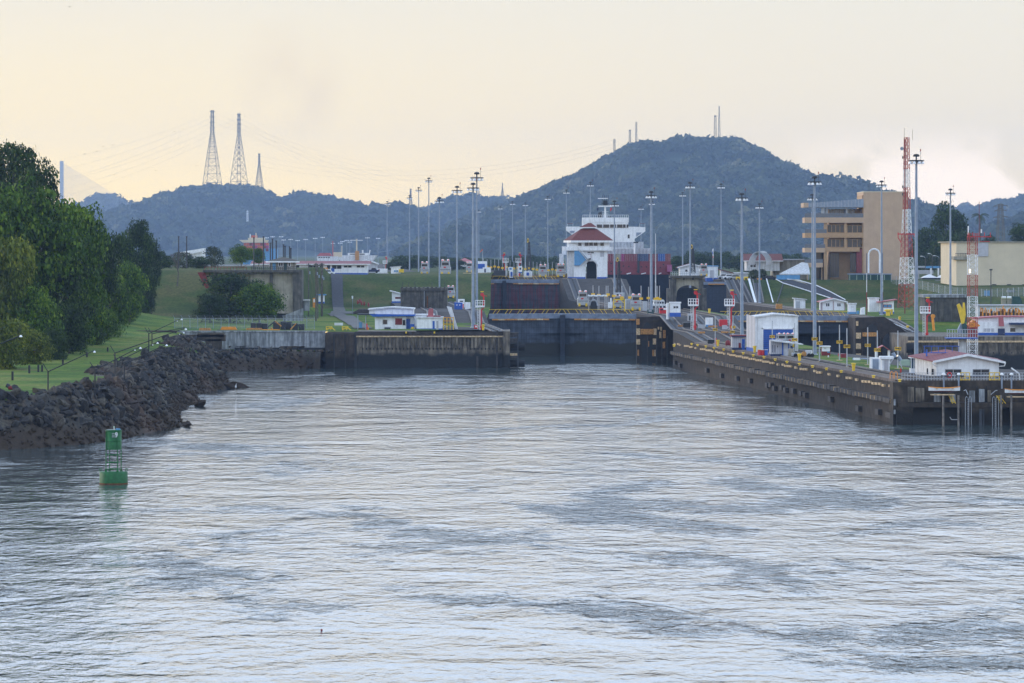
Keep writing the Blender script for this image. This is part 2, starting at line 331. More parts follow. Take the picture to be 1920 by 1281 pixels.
# rocks
def rock_mat():
    m = bpy.data.materials.new('riprap_rock'); m.use_nodes = True; t = m.node_tree; b = t.nodes['Principled BSDF']
    at = N(t, 'ShaderNodeAttribute'); at.attribute_name = 'tint'; oi = N(t, 'ShaderNodeObjectInfo')
    fac = math_n(t, 'FRACT', math_n(t, 'ADD', at.outputs['Fac'], math_n(t, 'MULTIPLY', oi.outputs['Random'], 1.0)))
    c = ramp(t, fac, [(0, (.018, .02, .026)), (.3, (.036, .038, .046)), (.6, (.055, .058, .064)), (.72, (.08, .078, .07)), (.82, (.05, .036, .028)), (.93, (.13, .13, .125)), (.96, (.03, .028, .028))])
    g = N(t, 'ShaderNodeNewGeometry'); n1 = N(t, 'ShaderNodeTexNoise'); n1.inputs['Scale'].default_value = 3; n1.inputs['Detail'].default_value = 6; L(t, g.outputs['Position'], n1.inputs[0])
    c = mixc(t, 1.0, c, ramp(t, n1.outputs[0], [(.3, (.38, .34, .29)), (.7, (1.25, 1.14, .98))]), 'MULTIPLY')
    sp = N(t, 'ShaderNodeSeparateXYZ'); L(t, g.outputs['Position'], sp.inputs[0])
    n3 = N(t, 'ShaderNodeTexNoise'); n3.inputs['Scale'].default_value = .15; n3.inputs['Detail'].default_value = 5; L(t, g.outputs['Position'], n3.inputs[0])
    zt = math_n(t, 'SUBTRACT', sp.outputs[2], math_n(t, 'MULTIPLY', n3.outputs[0], 3.2))
    mr = N(t, 'ShaderNodeMapRange'); mr.interpolation_type = 'SMOOTHSTEP'; mr.inputs[1].default_value = -.1; mr.inputs[2].default_value = 1.2; L(t, zt, mr.inputs[0])
    wet = mixc(t, n1.outputs[0], (.018, .012, .009), (.06, .042, .026))
    c = mixc(t, mr.outputs[0], wet, c)
    yr = N(t, 'ShaderNodeTexNoise'); yr.inputs['Scale'].default_value = .06; yr.inputs['Detail'].default_value = 3; L(t, g.outputs['Position'], yr.inputs[0])
    c = mixc(t, ramp(t, yr.outputs[0], [(.54, (0, 0, 0)), (.68, (.45, .45, .45))]), c, mixc(t, n1.outputs[0], (.045, .028, .02), (.17, .10, .065)))
    L(t, c, b.inputs['Base Color']); b.inputs['Roughness'].default_value = .85; b.inputs['Specular IOR Level'].default_value = .3
    return m
M['rock'] = rock_mat()
# water
def water_mat():
    m = bpy.data.materials.new('canal_water'); m.use_nodes = True; t = m.node_tree; b = t.nodes['Principled BSDF']
    b.inputs['Base Color'].default_value = (.055, .08, .085, 1); b.inputs['IOR'].default_value = 1.33; b.inputs['Specular IOR Level'].default_value = .5
    g = N(t, 'ShaderNodeNewGeometry'); pos = g.outputs['Position']
    def nz(sx, sy, det, rough=.55, off=0, rot=0, dist=0):
        mpn = N(t, 'ShaderNodeMapping'); mpn.inputs['Scale'].default_value = (sx, sy, 1); mpn.inputs['Location'].default_value = (off, off * .7, 0); mpn.inputs['Rotation'].default_value = (0, 0, rot); L(t, pos, mpn.inputs[0])
        n = N(t, 'ShaderNodeTexNoise'); n.inputs['Scale'].default_value = 1; n.inputs['Detail'].default_value = det; n.inputs['Roughness'].default_value = rough; n.inputs['Distortion'].default_value = dist; L(t, mpn.outputs[0], n.inputs[0]); return math_n(t, 'SUBTRACT', n.outputs[0], .5)
    # patches of ruffled and slick water left by the currents
    p1 = nz(.018, .010, 6, .62, 3.1, R(12), 1.5); p2 = nz(.06, .03, 6, .65, 9.4, R(-8), 1.2)
    pat = ramp(t, math_n(t, 'ADD', math_n(t, 'MULTIPLY', p1, .65), math_n(t, 'MULTIPLY_ADD', p2, .35, .5)), [(.45, (.15,) * 3), (.53, (.22,) * 3), (.59, (1.3,) * 3)])
    fine = nz(.95, .42, 4, .6, 1.7, 0, .3); mid = nz(.34, .15, 3, .5, 5.2, R(8), .4); mid2 = nz(.11, .15, 2, .5, 7.7, R(-10), .6); swell = nz(.06, .05, 2, .5, 2.2, R(-15), .8)
    h = math_n(t, 'ADD', math_n(t, 'MULTIPLY', math_n(t, 'ADD', math_n(t, 'MULTIPLY', fine, .72), math_n(t, 'ADD', math_n(t, 'MULTIPLY', mid, 1.05), math_n(t, 'MULTIPLY', mid2, .35))), pat), math_n(t, 'ADD', math_n(t, 'MULTIPLY', swell, .35), math_n(t, 'MULTIPLY', nz(.19, .24, 3, .55, 4.4, R(8), .5), .09)))
    bp = N(t, 'ShaderNodeBump'); bp.inputs['Strength'].default_value = 1; bp.inputs['Distance'].default_value = .8; L(t, h, bp.inputs['Height']); L(t, bp.outputs[0], b.inputs['Normal'])
    rr = ramp(t, pat, [(0, (.03,) * 3), (1, (.05,) * 3)]); L(t, rr, b.inputs['Roughness'])
    return m
M['water'] = water_mat()
# ---------------- water ----------------
mb = MB(); mb.add([(-620, -60, 0), (620, -60, 0), (620, 1000, 0), (-620, 1000, 0)], [(0, 1, 2, 3)], M['water'])
tag(mb.build('water', org=(0, 0, 0)), kind='structure')
mb = MB(); mb.add([(-30, 903, 5.2), (110, 903, 5.2), (90, 1700, 5.2), (-60, 1700, 5.2)], [(0, 1, 2, 3)], M['water'])
tag(mb.build('water', org=(0, 900, 5.2)), kind='structure')
# ---------------- left bank terrain ----------------
WL = [(-140, 440)] + [(PX(a, PD(b, 0)), PD(b, 0)) for a, b in [(0, 845), (100, 839), (200, 830), (290, 812), (350, 798), (338, 778), (352, 764), (378, 755), (368, 742), (405, 733), (446, 727), (392, 716), (402, 706), (430, 697), (520, 692)]] + [(-38.3, 812), (-4, 814)]
WLa = np.array(WL)
LAND = WL + [(-4, 3000), (-900, 3000), (-900, 440)]
def sdist(x, y):
    x = np.asarray(x, float); y = np.asarray(y, float)
    dm = np.full(x.shape, 1e9)
    for (ax, ay), (bx, by) in zip(WL, WL[1:]):
        dx, dy = bx - ax, by - ay; t_ = np.clip(((x - ax) * dx + (y - ay) * dy) / (dx * dx + dy * dy), 0, 1)
        dm = np.minimum(dm, np.hypot(x - ax - t_ * dx, y - ay - t_ * dy))
    ins = np.zeros(x.shape, bool); n = len(LAND)
    for i in range(n):
        ax, ay = LAND[i]; bx, by = LAND[(i + 1) % n]
        c_ = ((ay > y) != (by > y)) & (x < (bx - ax) * (y - ay) / (by - ay + 1e-12) + ax)
        ins ^= c_
    return np.where(ins, dm, -dm)
def sst(a, b, x): t_ = np.clip((x - a) / (b - a), 0, 1); return t_ * t_ * (3 - 2 * t_)
def vnoise(x, y, s, seed=0):
    x = np.asarray(x, float) * s + seed * 17.3; y = np.asarray(y, float) * s + seed * 5.1
    xi = np.floor(x).astype(int); yi = np.floor(y).astype(int); fx = x - xi; fy = y - yi
    def hsh(a, b): 
        v = np.sin(a * 127.1 + b * 311.7 + seed * 74.7) * 43758.5453; return v - np.floor(v)
    fx = fx * fx * (3 - 2 * fx); fy = fy * fy * (3 - 2 * fy)
    return (hsh(xi, yi) * (1 - fx) + hsh(xi + 1, yi) * fx) * (1 - fy) + (hsh(xi, yi + 1) * (1 - fx) + hsh(xi + 1, yi + 1) * fx) * fy
def lawn_h(x, y):
    z = np.interp(y, [440, 490, 820, 1100], [6.0, 6.2, 7.35, 8.3])
    k = sst(-55, -52.5, x)       # west embankment rises nearer than the one behind the white office
    za = z + (19.2 - z) * sst(955, 1005, y); zb = z + (17.2 - z) * sst(1092, 1140, y)
    z2 = za * (1 - k) + zb * k
    z2 = z2 + (15.5 - z2) * sst(1250, 1500, y)
    z2 = z2 + sst(-70, -110, x) * 5 * sst(520, 700, y) * (1 - sst(930, 960, y))
    return z2 + (vnoise(x, y, .06, 1) - .5) * .5 * sst(0, 12, sdist(x, y))
def land_h(x, y):
    s_ = sdist(x, y); l_ = lawn_h(x, y)
    bank = -.6 + 1.12 * s_ + (vnoise(x, y, .35, 2) - .5) * .9 + (vnoise(x, y, .12, 3) - .5) * 1.6 * np.clip(s_ / 4, 0, 1)
    bank = np.where(y > 800, bank + 40 * sst(800, 814, y) * sst(-41, -38, x), bank)
    h_ = np.minimum(l_, bank); cap = np.interp(y, [735, 792, 795], [6.5, 3.9, 3.3]) + np.clip(-59 - x, 0, 12) * .42
    return np.where((y > 735) & (y < 816.5), np.minimum(h_, cap), h_)
xs = np.concatenate([np.arange(-900, -130, 14), np.arange(-130, -38, 1.0), np.arange(-38, -4, 2.0)])
ys = np.concatenate([np.arange(430, 830, 1.25), np.arange(830, 1240, 5), np.arange(1240, 1500, 40), [1500.]])
GX, GY = np.meshgrid(xs, ys); GS = sdist(GX, GY); GZ = land_h(GX, GY)
GZ = np.where((GY > 814) & (GX > -38.3), lawn_h(GX, GY), GZ)
nx, ny = len(xs), len(ys); idx = np.arange(nx * ny).reshape(ny, nx)
Q = np.stack([idx[:-1, :-1], idx[:-1, 1:], idx[1:, 1:], idx[1:, :-1]], -1).reshape(-1, 4)
fs = GS.ravel()[Q].mean(1); fx_ = GX.ravel()[Q].mean(1); fy_ = GY.ravel()[Q].mean(1)
fz_ = GZ.ravel()[Q].mean(1); lz = lawn_h(fx_, fy_)
nearw = (fs < 7.2 + (vnoise(fx_, fy_, .2, 5) - .5) * 3.5) & (fy_ < 816)
patch = (np.hypot((fx_ + 57.5) / 5, (fy_ - 590) / 30) < 1)       # stones spilling over the lawn
rocky = (nearw | patch) & (fs > -8)
V3 = np.stack([GX.ravel(), GY.ravel(), GZ.ravel()], 1)
def sub(V, Fq):
    u, inv = np.unique(Fq, return_inverse=True); return V[u], inv.reshape(Fq.shape)
keep = (fs > -8) & ~((fx_ > -38.6) & (fy_ < 818))
rocky = rocky & keep
v_, q_ = sub(V3, Q[rocky]); bank_o = npmesh('rocky_bank', v_, q_, M['rock'], attr=rng.random(len(q_)) * .3); tag(bank_o, kind='structure')
slopey = ((fy_ > 940) & (fx_ < -53)) | (fy_ > 1085)
v_, q_ = sub(V3, Q[keep & ~rocky & ~slopey]); tag(npmesh('lawn', v_, q_, M['grass'], smooth=True), kind='structure')
v_, q_ = sub(V3, Q[keep & ~rocky & slopey]); tag(npmesh('grass_slope', v_, q_, M['grassdark'], smooth=True), kind='structure')
# plain beyond the locks
mb = MB(); mb.add([(-1900, 1495, 15.2), (1900, 1495, 15.2), (1900, 11700, 13), (-1900, 11700, 13)], [(0, 1, 2, 3)], M['grassdark'])
tag(mb.build('ground', org=(0, 1500, 15)), kind='structure')
# ---------------- riprap rocks ----------------
def ico(sub_=1):
    import bmesh
    bm = bmesh.new(); bmesh.ops.create_icosphere(bm, subdivisions=sub_, radius=1)
    v = np.array([q.co[:] for q in bm.verts]); f = np.array([[q.index for q in p.verts] for p in bm.faces]); bm.free(); return v, f
I1v, I1f = ico(1); I2v, I2f = ico(2)
def rocktpl(v, k):
    r_ = np.random.default_rng(k)
    w_ = v.copy()
    for _ in range(15):       # chop with planes so that faces are flat and angular
        n_ = r_.normal(size=3); n_ /= np.linalg.norm(n_); c_ = r_.uniform(.34, .72); dd = w_ @ n_; w_ -= np.outer(np.maximum(dd - c_, 0), n_)
    return w_ * np.array([1.6, 1.0, .8]) * (1 + r_.normal(size=3) * .12)
tpl = [rocktpl(I2v, k) for k in range(8)]
cand = []
while len(cand) < 7600:
    x = rng.uniform(-75, -34, 4000); y = rng.uniform(466, 812, 4000); s_ = sdist(x, y)
    ok = (s_ > -.8) & (s_ < 8.0 + rng.normal(size=4000) * .8)
    ok |= (np.hypot((x + 57.5) / 5, (y - 590) / 28) < 1) & (rng.random(4000) < .35)
    for a, b_, c_ in zip(x[ok], y[ok], s_[ok]): cand.append((a, b_, c_))
cand = cand[:7600]
R_ = []
for (x, y, s_) in cand:
    big = rng.random(); size = .27 + .70 * big ** 2.4
    if s_ < 2.2: size *= .7
    R_.append([x, y, s_, size])
hh = land_h(np.array([r[0] for r in R_]), np.array([r[1] for r in R_]))
order = sorted(range(len(R_)), key=lambda i: -R_[i][3] / R_[i][1])
big_i = set(order[:300])
rock_me = []
for k in range(8):
    me = bpy.data.meshes.new('rock'); me.from_pydata([tuple(q) for q in tpl[k]], [], [tuple(int(j) for j in f) for f in I2f]); me.materials.append(M['rock']); rock_me.append(me)
def rotm(): return Matrix.Rotation(rng.uniform(0, 6.3), 3, 'Z') @ Matrix.Rotation(rng.normal() * .6, 3, 'X') @ Matrix.Rotation(rng.normal() * .6, 3, 'Y')
VV = []; FF = []; AA = []; nb = 0
tpl1 = [rocktpl(I1v, 50 + k) for k in range(8)]
for i, (x, y, s_, size) in enumerate(R_):
    z = float(hh[i]) + size * .25
    if i in big_i:
        o = bpy.data.objects.new('rock', rock_me[i % 8]); COL.objects.link(o); o.parent = bank_o
        o.location = (x, y, z); o.rotation_euler = rotm().to_euler(); o.scale = (size * 1.15,) * 3
    else:
        m3 = np.array(rotm()); v = (tpl1[i % 8] @ m3.T) * size + np.array([x, y, z]); VV.append(v); FF.append(I1f + nb); nb += len(v); AA.append(np.full(len(I1f), rng.random()))
o = npmesh('rock', np.concatenate(VV), np.concatenate(FF), M['rock'], parent=bank_o, attr=np.concatenate(AA)); tag(o, kind='stuff')

# ---------------- foliage ----------------
def crown_mesh(seed, lobes, quads, leaf, mat_, squash=1.0, gap=.0, name='crown', flat=.0):
    """crown in a unit-ish space: radius 1 wide, height 0..2*squash; many leaf clumps on lobes"""
    r_ = np.random.default_rng(seed); P = []; Nn = []; tints = []
    for k in range(lobes):
        u = r_.normal(size=3); u /= np.linalg.norm(u); rad = r_.uniform(.35, .95) ** .6
        c_ = u * rad * np.array([.78, .78, .78 * squash]); lr = r_.uniform(.22, .40) * (1.15 - .4 * rad)
        n = int(quads / lobes * (lr / .3) ** 2)
        d_ = r_.normal(size=(n, 3)); d_ /= np.linalg.norm(d_, axis=1)[:, None]
        d_[:, 2] = np.where(d_[:, 2] < -.4, -d_[:, 2], d_[:, 2])
        p = c_ + d_ * lr * (1 + r_.normal(size=(n, 1)) * .2) * np.array([1.15, 1.15, .8])
        P.append(p); Nn.append(d_); tints.append(np.clip(r_.uniform(.1, .62) + r_.normal(size=n) * .22, 0, 1))
    P = np.concatenate(P); Nn = np.concatenate(Nn); T = np.concatenate(tints); n = len(P)
    Nn = Nn + r_.normal(size=(n, 3)) * .55; Nn /= np.linalg.norm(Nn, axis=1)[:, None]
    a = np.cross(Nn, r_.normal(size=(n, 3))); a /= np.linalg.norm(a, axis=1)[:, None]; b_ = np.cross(Nn, a)
    s1 = leaf * r_.uniform(.6, 1.3, (n, 1)); s2 = s1 * r_.uniform(.45, .9, (n, 1))
    V = np.stack([P - a * s1, P - b_ * s2 + Nn * s2 * .3, P + a * s1, P + b_ * s2 + Nn * s2 * .3], 1).reshape(-1, 3)
    V[:, 2] += squash
    Fq = np.arange(4 * n).reshape(-1, 4)
    me = bpy.data.meshes.new(name); me.vertices.add(4 * n); me.vertices.foreach_set('co', V.astype(np.float32).ravel())
    me.loops.add(4 * n); me.loops.foreach_set('vertex_index', Fq.astype(np.int32).ravel()); me.polygons.add(n); me.polygons.foreach_set('loop_start', np.arange(0, 4 * n, 4, dtype=np.int32)); me.update(calc_edges=True)
    at = me.attributes.new('tint', 'FLOAT', 'FACE'); at.data.foreach_set('value', T.astype(np.float32)); me.materials.append(mat_)
    return me
CR = {}
CR['leaf'] = [crown_mesh(k, 60, 11000, .040, M['leaf'], 1.0) for k in (1, 2, 3)]
CR['leafyellow'] = [crown_mesh(k, 52, 10000, .042, M['leafyellow'], 1.0) for k in (4,)]
CR['leafdark'] = [crown_mesh(k, 56, 10000, .040, M['leafdark'], 1.0) for k in (5, 6)]
CR['sparse'] = [crown_mesh(k, 30, 5200, .040, M['leafdark'], .75) for k in (7, 8)]
CR['far'] = [crown_mesh(k, 40, 5000, .05, M['leafdark'], 1.0) for k in (9, 10)]
CR['farmid'] = [crown_mesh(k, 30, 3000, .05, M['forest'], 1.0) for k in (11,)]
tcount = 0
def tree(label, px, ytop, ybot, wpx, d, base, kind='leaf', cat='tree', group=None, bare=False, name='tree'):
    """crown spans rows ytop..ybot and wpx columns at distance d; trunk and limbs run from the ground into it"""
    global tcount; tcount += 1
    x = PX(px, d); zt = PZ(ytop, d); zb = max(PZ(ybot, d), base - .5); rw = wpx * d / F / 2
    r_ = random.Random(tcount * 13)
    root = thing(name, label, cat, (x, d, base), group)
    me = CR[kind][tcount % len(CR[kind])]
    c = bpy.data.objects.new('crown', me); COL.objects.link(c); c.parent = root
    hgt = zt - zb; bb = 1.72 if kind != 'sparse' else 1.4
    c.location = (0, 0, zb - base - hgt * (.14 if base >= zb - 3 else .04)); c.rotation_euler = (0, 0, r_.uniform(0, 6.28)); c.scale = (rw * 1.05, rw * 1.05, hgt / bb * 1.03)
    mb = MB(); tr = max(.12, min(.55, rw * .045)); top = zb + hgt * .62
    pts = [Vector((x, d, base - .3)), Vector((x + r_.uniform(-.4, .4), d, base + (top - base) * .45)), Vector((x + r_.uniform(-.6, .6), d, top))]
    mb.tube(pts[0], pts[1], tr, M['bark'], tr * .75, n=7); mb.tube(pts[1], pts[2], tr * .75, M['bark'], tr * .3, n=6)
    for k in range(6):
        a = r_.uniform(0, 6.28); s0 = pts[1].lerp(pts[2], r_.uniform(0, .8)); e = s0 + Vector((math.cos(a) * rw * .7, math.sin(a) * rw * .7, hgt * r_.uniform(.12, .3)))
        mb.tube(s0, e, tr * .38, M['bark'], tr * .1, n=5)
    mb.build('trunk', parent=root)
    return root
LT = [  # left bank wood, back to front
 ('tall dark crown of layered boughs rising highest at the left edge', 22, 272, 430, 130, 720, 'sparse'),
 ('dark crown with spreading tiers of leaves beside the bridge pylon', 72, 305, 450, 96, 705, 'sparse'),
 ('dark spreading bough tier reaching right below the bridge pylon', 128, 385, 480, 100, 700, 'sparse'),
 ('tall dark tree behind the left edge of the wood', -20, 290, 520, 150, 740, 'leafdark'),
 ('bright green rounded tree topping the middle of the left wood', 72, 352, 590, 170, 668, 'leaf'),
 ('broad mid green tree at the left frame edge above the pale bushes', 5, 372, 600, 150, 660, 'leaf'),
 ('full green tree on the right shoulder of the left wood', 150, 398, 600, 120, 690, 'leaf'),
 ('dark green tree stepping down behind the right shoulder', 178, 440, 610, 90, 730, 'leafdark'),
 ('far dusky tree at the back of the wood near the grass slope', 262, 424, 560, 66, 930, 'leafdark'),
 ('rounded dusky tree between the shoulder and the farthest crown', 222, 428, 580, 80, 880, 'leafdark'),
 ('last dusky tree of the wood beside the embankment', 284, 458, 560, 44, 945, 'leafdark'),
 ('low leafy tree at the wood edge above the lawn bend', 242, 490, 606, 74, 840, 'leaf'),
 ('olive tree with bare twigs at its foot by the lawn', 205, 500, 640, 80, 760, 'leaf'),
 ('yellow green tree at the left frame edge', 22, 430, 640, 110, 640, 'leafyellow'),
 ('deep green tree standing over the lawn curve', 158, 500, 655, 100, 700, 'leaf'),
 ('dark tree full of shade in the middle of the wood', 110, 470, 660, 120, 672, 'leafdark'),
 ('light green tree left of the middle shade', 62, 520, 676, 110, 640, 'leaf'),
 ('front dark tree nearest the lawn lamps', 128, 560, 672, 90, 655, 'leafdark'),
 ('pale yellowish bush at the left frame edge over the lawn', 14, 590, 705, 100, 588, 'leafyellow'),
 ('olive bush in front of the light green tree', 62, 612, 690, 80, 610, 'leafyellow'),
 ('dark shrub at the foot of the wood by the bollards', 100, 615, 684, 70, 628, 'leafdark'),
 ('low dark shrub beneath the bright middle tree', 40, 600, 690, 80, 632, 'leafdark'),
 ('green shrub closing the gap under the shoulder tree', 190, 570, 652, 60, 745, 'leaf'),
 ('deep green bush behind the lawn curve', 140, 585, 672, 80, 668, 'leaf'),
 ('last low bush of the wood beside the grassy slope', 272, 520, 600, 46, 935, 'leafdark'),
 ('green bush below the far dusky tree', 236, 545, 612, 56, 850, 'leaf'),
 ('shadowed shrub where the wood meets the lawn bend', 172, 590, 658, 60, 710, 'leafdark'),
]
for lab, px, yt, yb, wp, d, k in LT:
    b_ = float(lawn_h(np.array([PX(px, d)]), np.array([d * 1.0]))[0]); tree(lab, px, yt, yb, wp, d, b_ - .3, k, 'bush' if ('bush' in lab or 'shrub' in lab) else 'tree', 'trees of the wood on the left bank', name='bush' if ('bush' in lab or 'shrub' in lab) else 'broadleaf_tree')
tree('large rounded bush in front of the concrete abutment', 432, 507, 606, 118, 905, 7.6, 'leafdark', 'bush', name='large_bush')
tree('leaning right half of the big bush beside the beige wall', 487, 522, 606, 92, 900, 7.6, 'leaf', 'bush', name='large_bush')
tree('left lobe bush sloping to the fence below the embankment', 395, 548, 606, 66, 895, 7.6, 'leafdark', 'bush', name='large_bush')
# fallen logs and bare tree
mb = MB(); x0, d0 = PX(332, 985), 985; z0 = float(lawn_h(np.array([x0]), np.array([985.]))[0])
def fork(p, dirv, ln, r, k):
    e = p + dirv * ln; mb.tube(p, e, r, M['bark'], r * .6, n=5)
    if k:
        for s_ in range(3): fork(e, (dirv + Vector((random.uniform(-.8, .8), random.uniform(-.5, .5), random.uniform(-.1, .5)))).normalized(), ln * .68, r * .55, k - 1)
fork(Vector((x0, d0, z0)), Vector((.1, 0, 1)), 3.2, .22, 4)
tag(mb.build('bare_tree'), 'leafless pale tree alone on the dark grass slope', 'tree')
# ---------------- forested hills ----------------
hq = []
def canopy_tpl(seed, nq):
    r_ = np.random.default_rng(seed); d_ = r_.normal(size=(nq, 3)); d_ /= np.linalg.norm(d_, axis=1)[:, None]; d_[:, 2] = np.abs(d_[:, 2]) - .25
    P = d_ * (1 + r_.normal(size=(nq, 1)) * .12); Nn = d_ + r_.normal(size=(nq, 3)) * .4; Nn /= np.linalg.norm(Nn, axis=1)[:, None]
    a = np.cross(Nn, r_.normal(size=(nq, 3))); a /= np.linalg.norm(a, axis=1)[:, None]; b_ = np.cross(Nn, a); s_ = r_.uniform(.22, .42, (nq, 1))
    return np.stack([P - a * s_, P - b_ * s_ * .7, P + a * s_, P + b_ * s_ * .7], 1).reshape(-1, 3)
CT = [canopy_tpl(k, 60) for k in range(6)]
def hill(sky_pts, d, depth, crowns, csize, x0, x1, seed, label):
    d *= FS; depth *= FS; csize *= FS * .92
    a = np.array(sky_pts, float); hx = PX(a[:, 0], d); hz = PZ(a[:, 1] + 3, d)
    xs = np.arange(PX(x0, d), PX(x1, d), 28.0); ys = np.arange(d - depth, d + depth * .6, 34.0)
    def hf(x, y):
        top = np.interp(x, hx, hz) - csize * .5; t_ = np.where(y < d, (d - y) / depth, (y - d) / (depth * .6)); t_ = np.clip(t_, 0, 1)
        prof = (1 - sst(0, 1, t_)) * .55 + (1 - t_) * .45
        gul = (vnoise(x, y, .0028, seed) - .5) * 110 * np.sin(np.pi * t_) + (vnoise(x, y, .009, seed + 1) - .5) * 38 * np.clip(t_ * 5, 0, 1)
        return np.maximum(14 + (top - 14) * prof + gul * np.clip((top - 14) / 60, 0, 1), 12.5)
    gx, gy = np.meshgrid(xs, ys); gz = hf(gx, gy); nx, ny = len(xs), len(ys); ii = np.arange(nx * ny).reshape(ny, nx)
    q = np.stack([ii[:-1, :-1], ii[:-1, 1:], ii[1:, 1:], ii[1:, :-1]], -1).reshape(-1, 4)
    tag(npmesh('hill', np.stack([gx.ravel(), gy.ravel(), gz.ravel()], 1), q, M['forest'], attr=np.full(len(q), .3)), kind='structure')
    r_ = np.random.default_rng(seed); n = crowns
    cx = r_.uniform(xs[0], xs[-1], n); cy = d - depth * .97 * (r_.random(n) ** 1.15) + r_.random(n) * 25; cz = hf(cx, cy)
    ridge = r_.random(n) < .10; cy = np.where(ridge, d + r_.normal(size=n) * 6, cy); cz = hf(cx, cy)
    sz = csize * r_.uniform(.38, .95, n); sz = np.where(ridge, sz * 1.0, sz)
    VV = []; AT = []
    for i in range(n):
        t_ = CT[i % 6]; th = r_.uniform(0, 6.3); c_, s_ = math.cos(th), math.sin(th)
        v = t_ * np.array([sz[i], sz[i], sz[i] * r_.uniform(.7, 1.05)]); v = np.stack([v[:, 0] * c_ - v[:, 1] * s_, v[:, 0] * s_ + v[:, 1] * c_, v[:, 2]], 1) + np.array([cx[i], cy[i], cz[i] + sz[i] * .35])
        VV.append(v); base_t = r_.uniform(0, .75) if r_.random() > .04 else 1.0; AT.append(np.clip(base_t + r_.normal(size=60) * .08, 0, 1))
    V = np.concatenate(VV); o = npmesh('forest', V, np.arange(len(V)).reshape(-1, 4), M['forest'], attr=np.concatenate(AT)); tag(o, label, 'forest', kind='stuff')
    return hf
hA = hill([(140, 385), (165, 376), (185, 366), (215, 366), (232, 374), (245, 384), (256, 377), (270, 390), (300, 420)], 4750, 300, 260, 11, 120, 310, 21, 'small hazy wood behind the bridge cables')
hB = hill([(-200, 405), (-60, 412), (60, 436), (110, 440), (150, 428), (180, 405), (240, 392), (270, 380), (300, 368), (330, 358), (400, 352), (440, 354), (490, 358), (505, 370), (525, 378), (560, 366), (600, 369), (630, 375), (670, 388), (700, 400), (730, 409), (760, 412), (800, 425), (860, 470)], 4000, 560, 2700, 11, -200, 860, 22, 'blue forested ridge below the tall pylons')
hC = hill([(640, 440), (730, 408), (765, 408), (790, 396), (820, 385), (850, 368), (880, 362), (895, 372), (905, 377), (925, 364), (940, 372), (965, 370), (1000, 362), (1100, 350), (1200, 340)], 4350, 520, 1000, 11, 640, 1200, 23, 'hazy forested ridge between the two hills')
hD = hill([(800, 470), (850, 425), (900, 400), (940, 388), (975, 380), (1010, 362), (1050, 345), (1085, 330), (1110, 312), (1130, 300), (1160, 290), (1185, 272), (1205, 268), (1215, 276), (1235, 272), (1262, 266), (1290, 262), (1320, 267), (1340, 270), (1365, 262), (1390, 270), (1420, 290), (1450, 302), (1475, 318), (1500, 330), (1540, 338), (1575, 345), (1600, 352), (1640, 372), (1700, 388), (1720, 395), (1745, 402), (1780, 440), (1820, 475)], 3350, 720, 4300, 9.5, 790, 1830, 24, 'big forested hill filling the middle of the view')
hE = hill([(1700, 410), (1745, 394), (1770, 386), (1795, 379), (1825, 386), (1860, 395), (1920, 410)], 5000, 220, 180, 12, 1700, 1925, 25, 'palest far wood catching light behind the palm')
hF = hill([(1780, 430), (1820, 402), (1850, 385), (1880, 376), (1900, 374), (1925, 368), (2000, 360)], 4200, 420, 520, 11, 1780, 2000, 26, 'blue forested hill at the right edge')
hG = hill([(1820, 470), (1850, 428), (1880, 412), (1920, 408), (1980, 404)], 2600, 260, 260, 9, 1820, 1990, 27, 'darker wooded rise below the right edge hill')
tag(MB().box(-2000, 2000, -65, 11900, -1.2, 375, M['black']).build('haze', org=(0, 0, 0)), kind='stuff')
hz = bpy.data.objects['haze']; hm = bpy.data.materials.new('haze_air'); hm.use_nodes = True; t = hm.node_tree; t.nodes.clear()
pv = N(t, 'ShaderNodeVolumePrincipled'); pv.inputs['Color'].default_value = (.46, .65, 1.0, 1); pv.inputs['Density'].default_value = HAZE; pv.inputs['Anisotropy'].default_value = .2
ou = N(t, 'ShaderNodeOutputMaterial'); L(t, pv.outputs[0], ou.inputs['Volume']); hz.data.materials.clear(); hz.data.materials.append(hm)
M['rail'] = mat('worn_rail_steel', (.17, .15, .135), .6, var=.3, sc=2)
# =====================================================================  LOCK STRUCTURE
def walls(name, label, cat, st, zb, top, side, blocks=None):
    """st: stations (distance, x_left, x_right, z_top)"""
    v = []; f = []; m = MB(); n = len(st)
    for d, a, b_, z in st: v += [(a, d, zb), (a, d, z), (b_, d, z), (b_, d, zb)]
    tf = []; sf = [(0, 3, 2, 1)]
    for i in range(n - 1):
        k = 4 * i; tf.append((k + 1, k + 2, k + 6, k + 5)); sf += [(k, k + 1, k + 5, k + 4), (k + 2, k + 3, k + 7, k + 6)]
    k = 4 * (n - 1); sf.append((k, k + 1, k + 2, k + 3))
    m.add(v, tf, top); m.add(v, sf, side)
    t_ = thing(name, label, cat, (st[0][1], st[0][0], 0)); m.build('wall', parent=t_); return t_
def lx(x, d): return x - .047 * (d - 900)
def cwz(d): return float(np.interp(d, [549, 780, 805, 835, 862, 1150, 1186, 2600], [6.1, 6.1, 7.4, 7.4, 9.8, 9.8, 15.6, 15.6]))
def cwt(d): return float(np.interp(d, [549, 778, 812, 850, 900, 1150, 1186, 2600], [53.3, 35.7, 33.1, 31, 28.3, 16.5, 14.8, -50]))
def cwl(d): return cwt(d) if d < 812 or d > 862 else 33.1 + (d - 812) * .0406
def cwr(d): return float(np.interp(d, [560, 580, 600, 640, 680, 700, 740, 800, 870, 1150, 1186, 1222, 1230, 2600], [112, 92, 74, 65, 60, 57, 54, 51, 48, 36, 34.3, 32, 14, -48]))
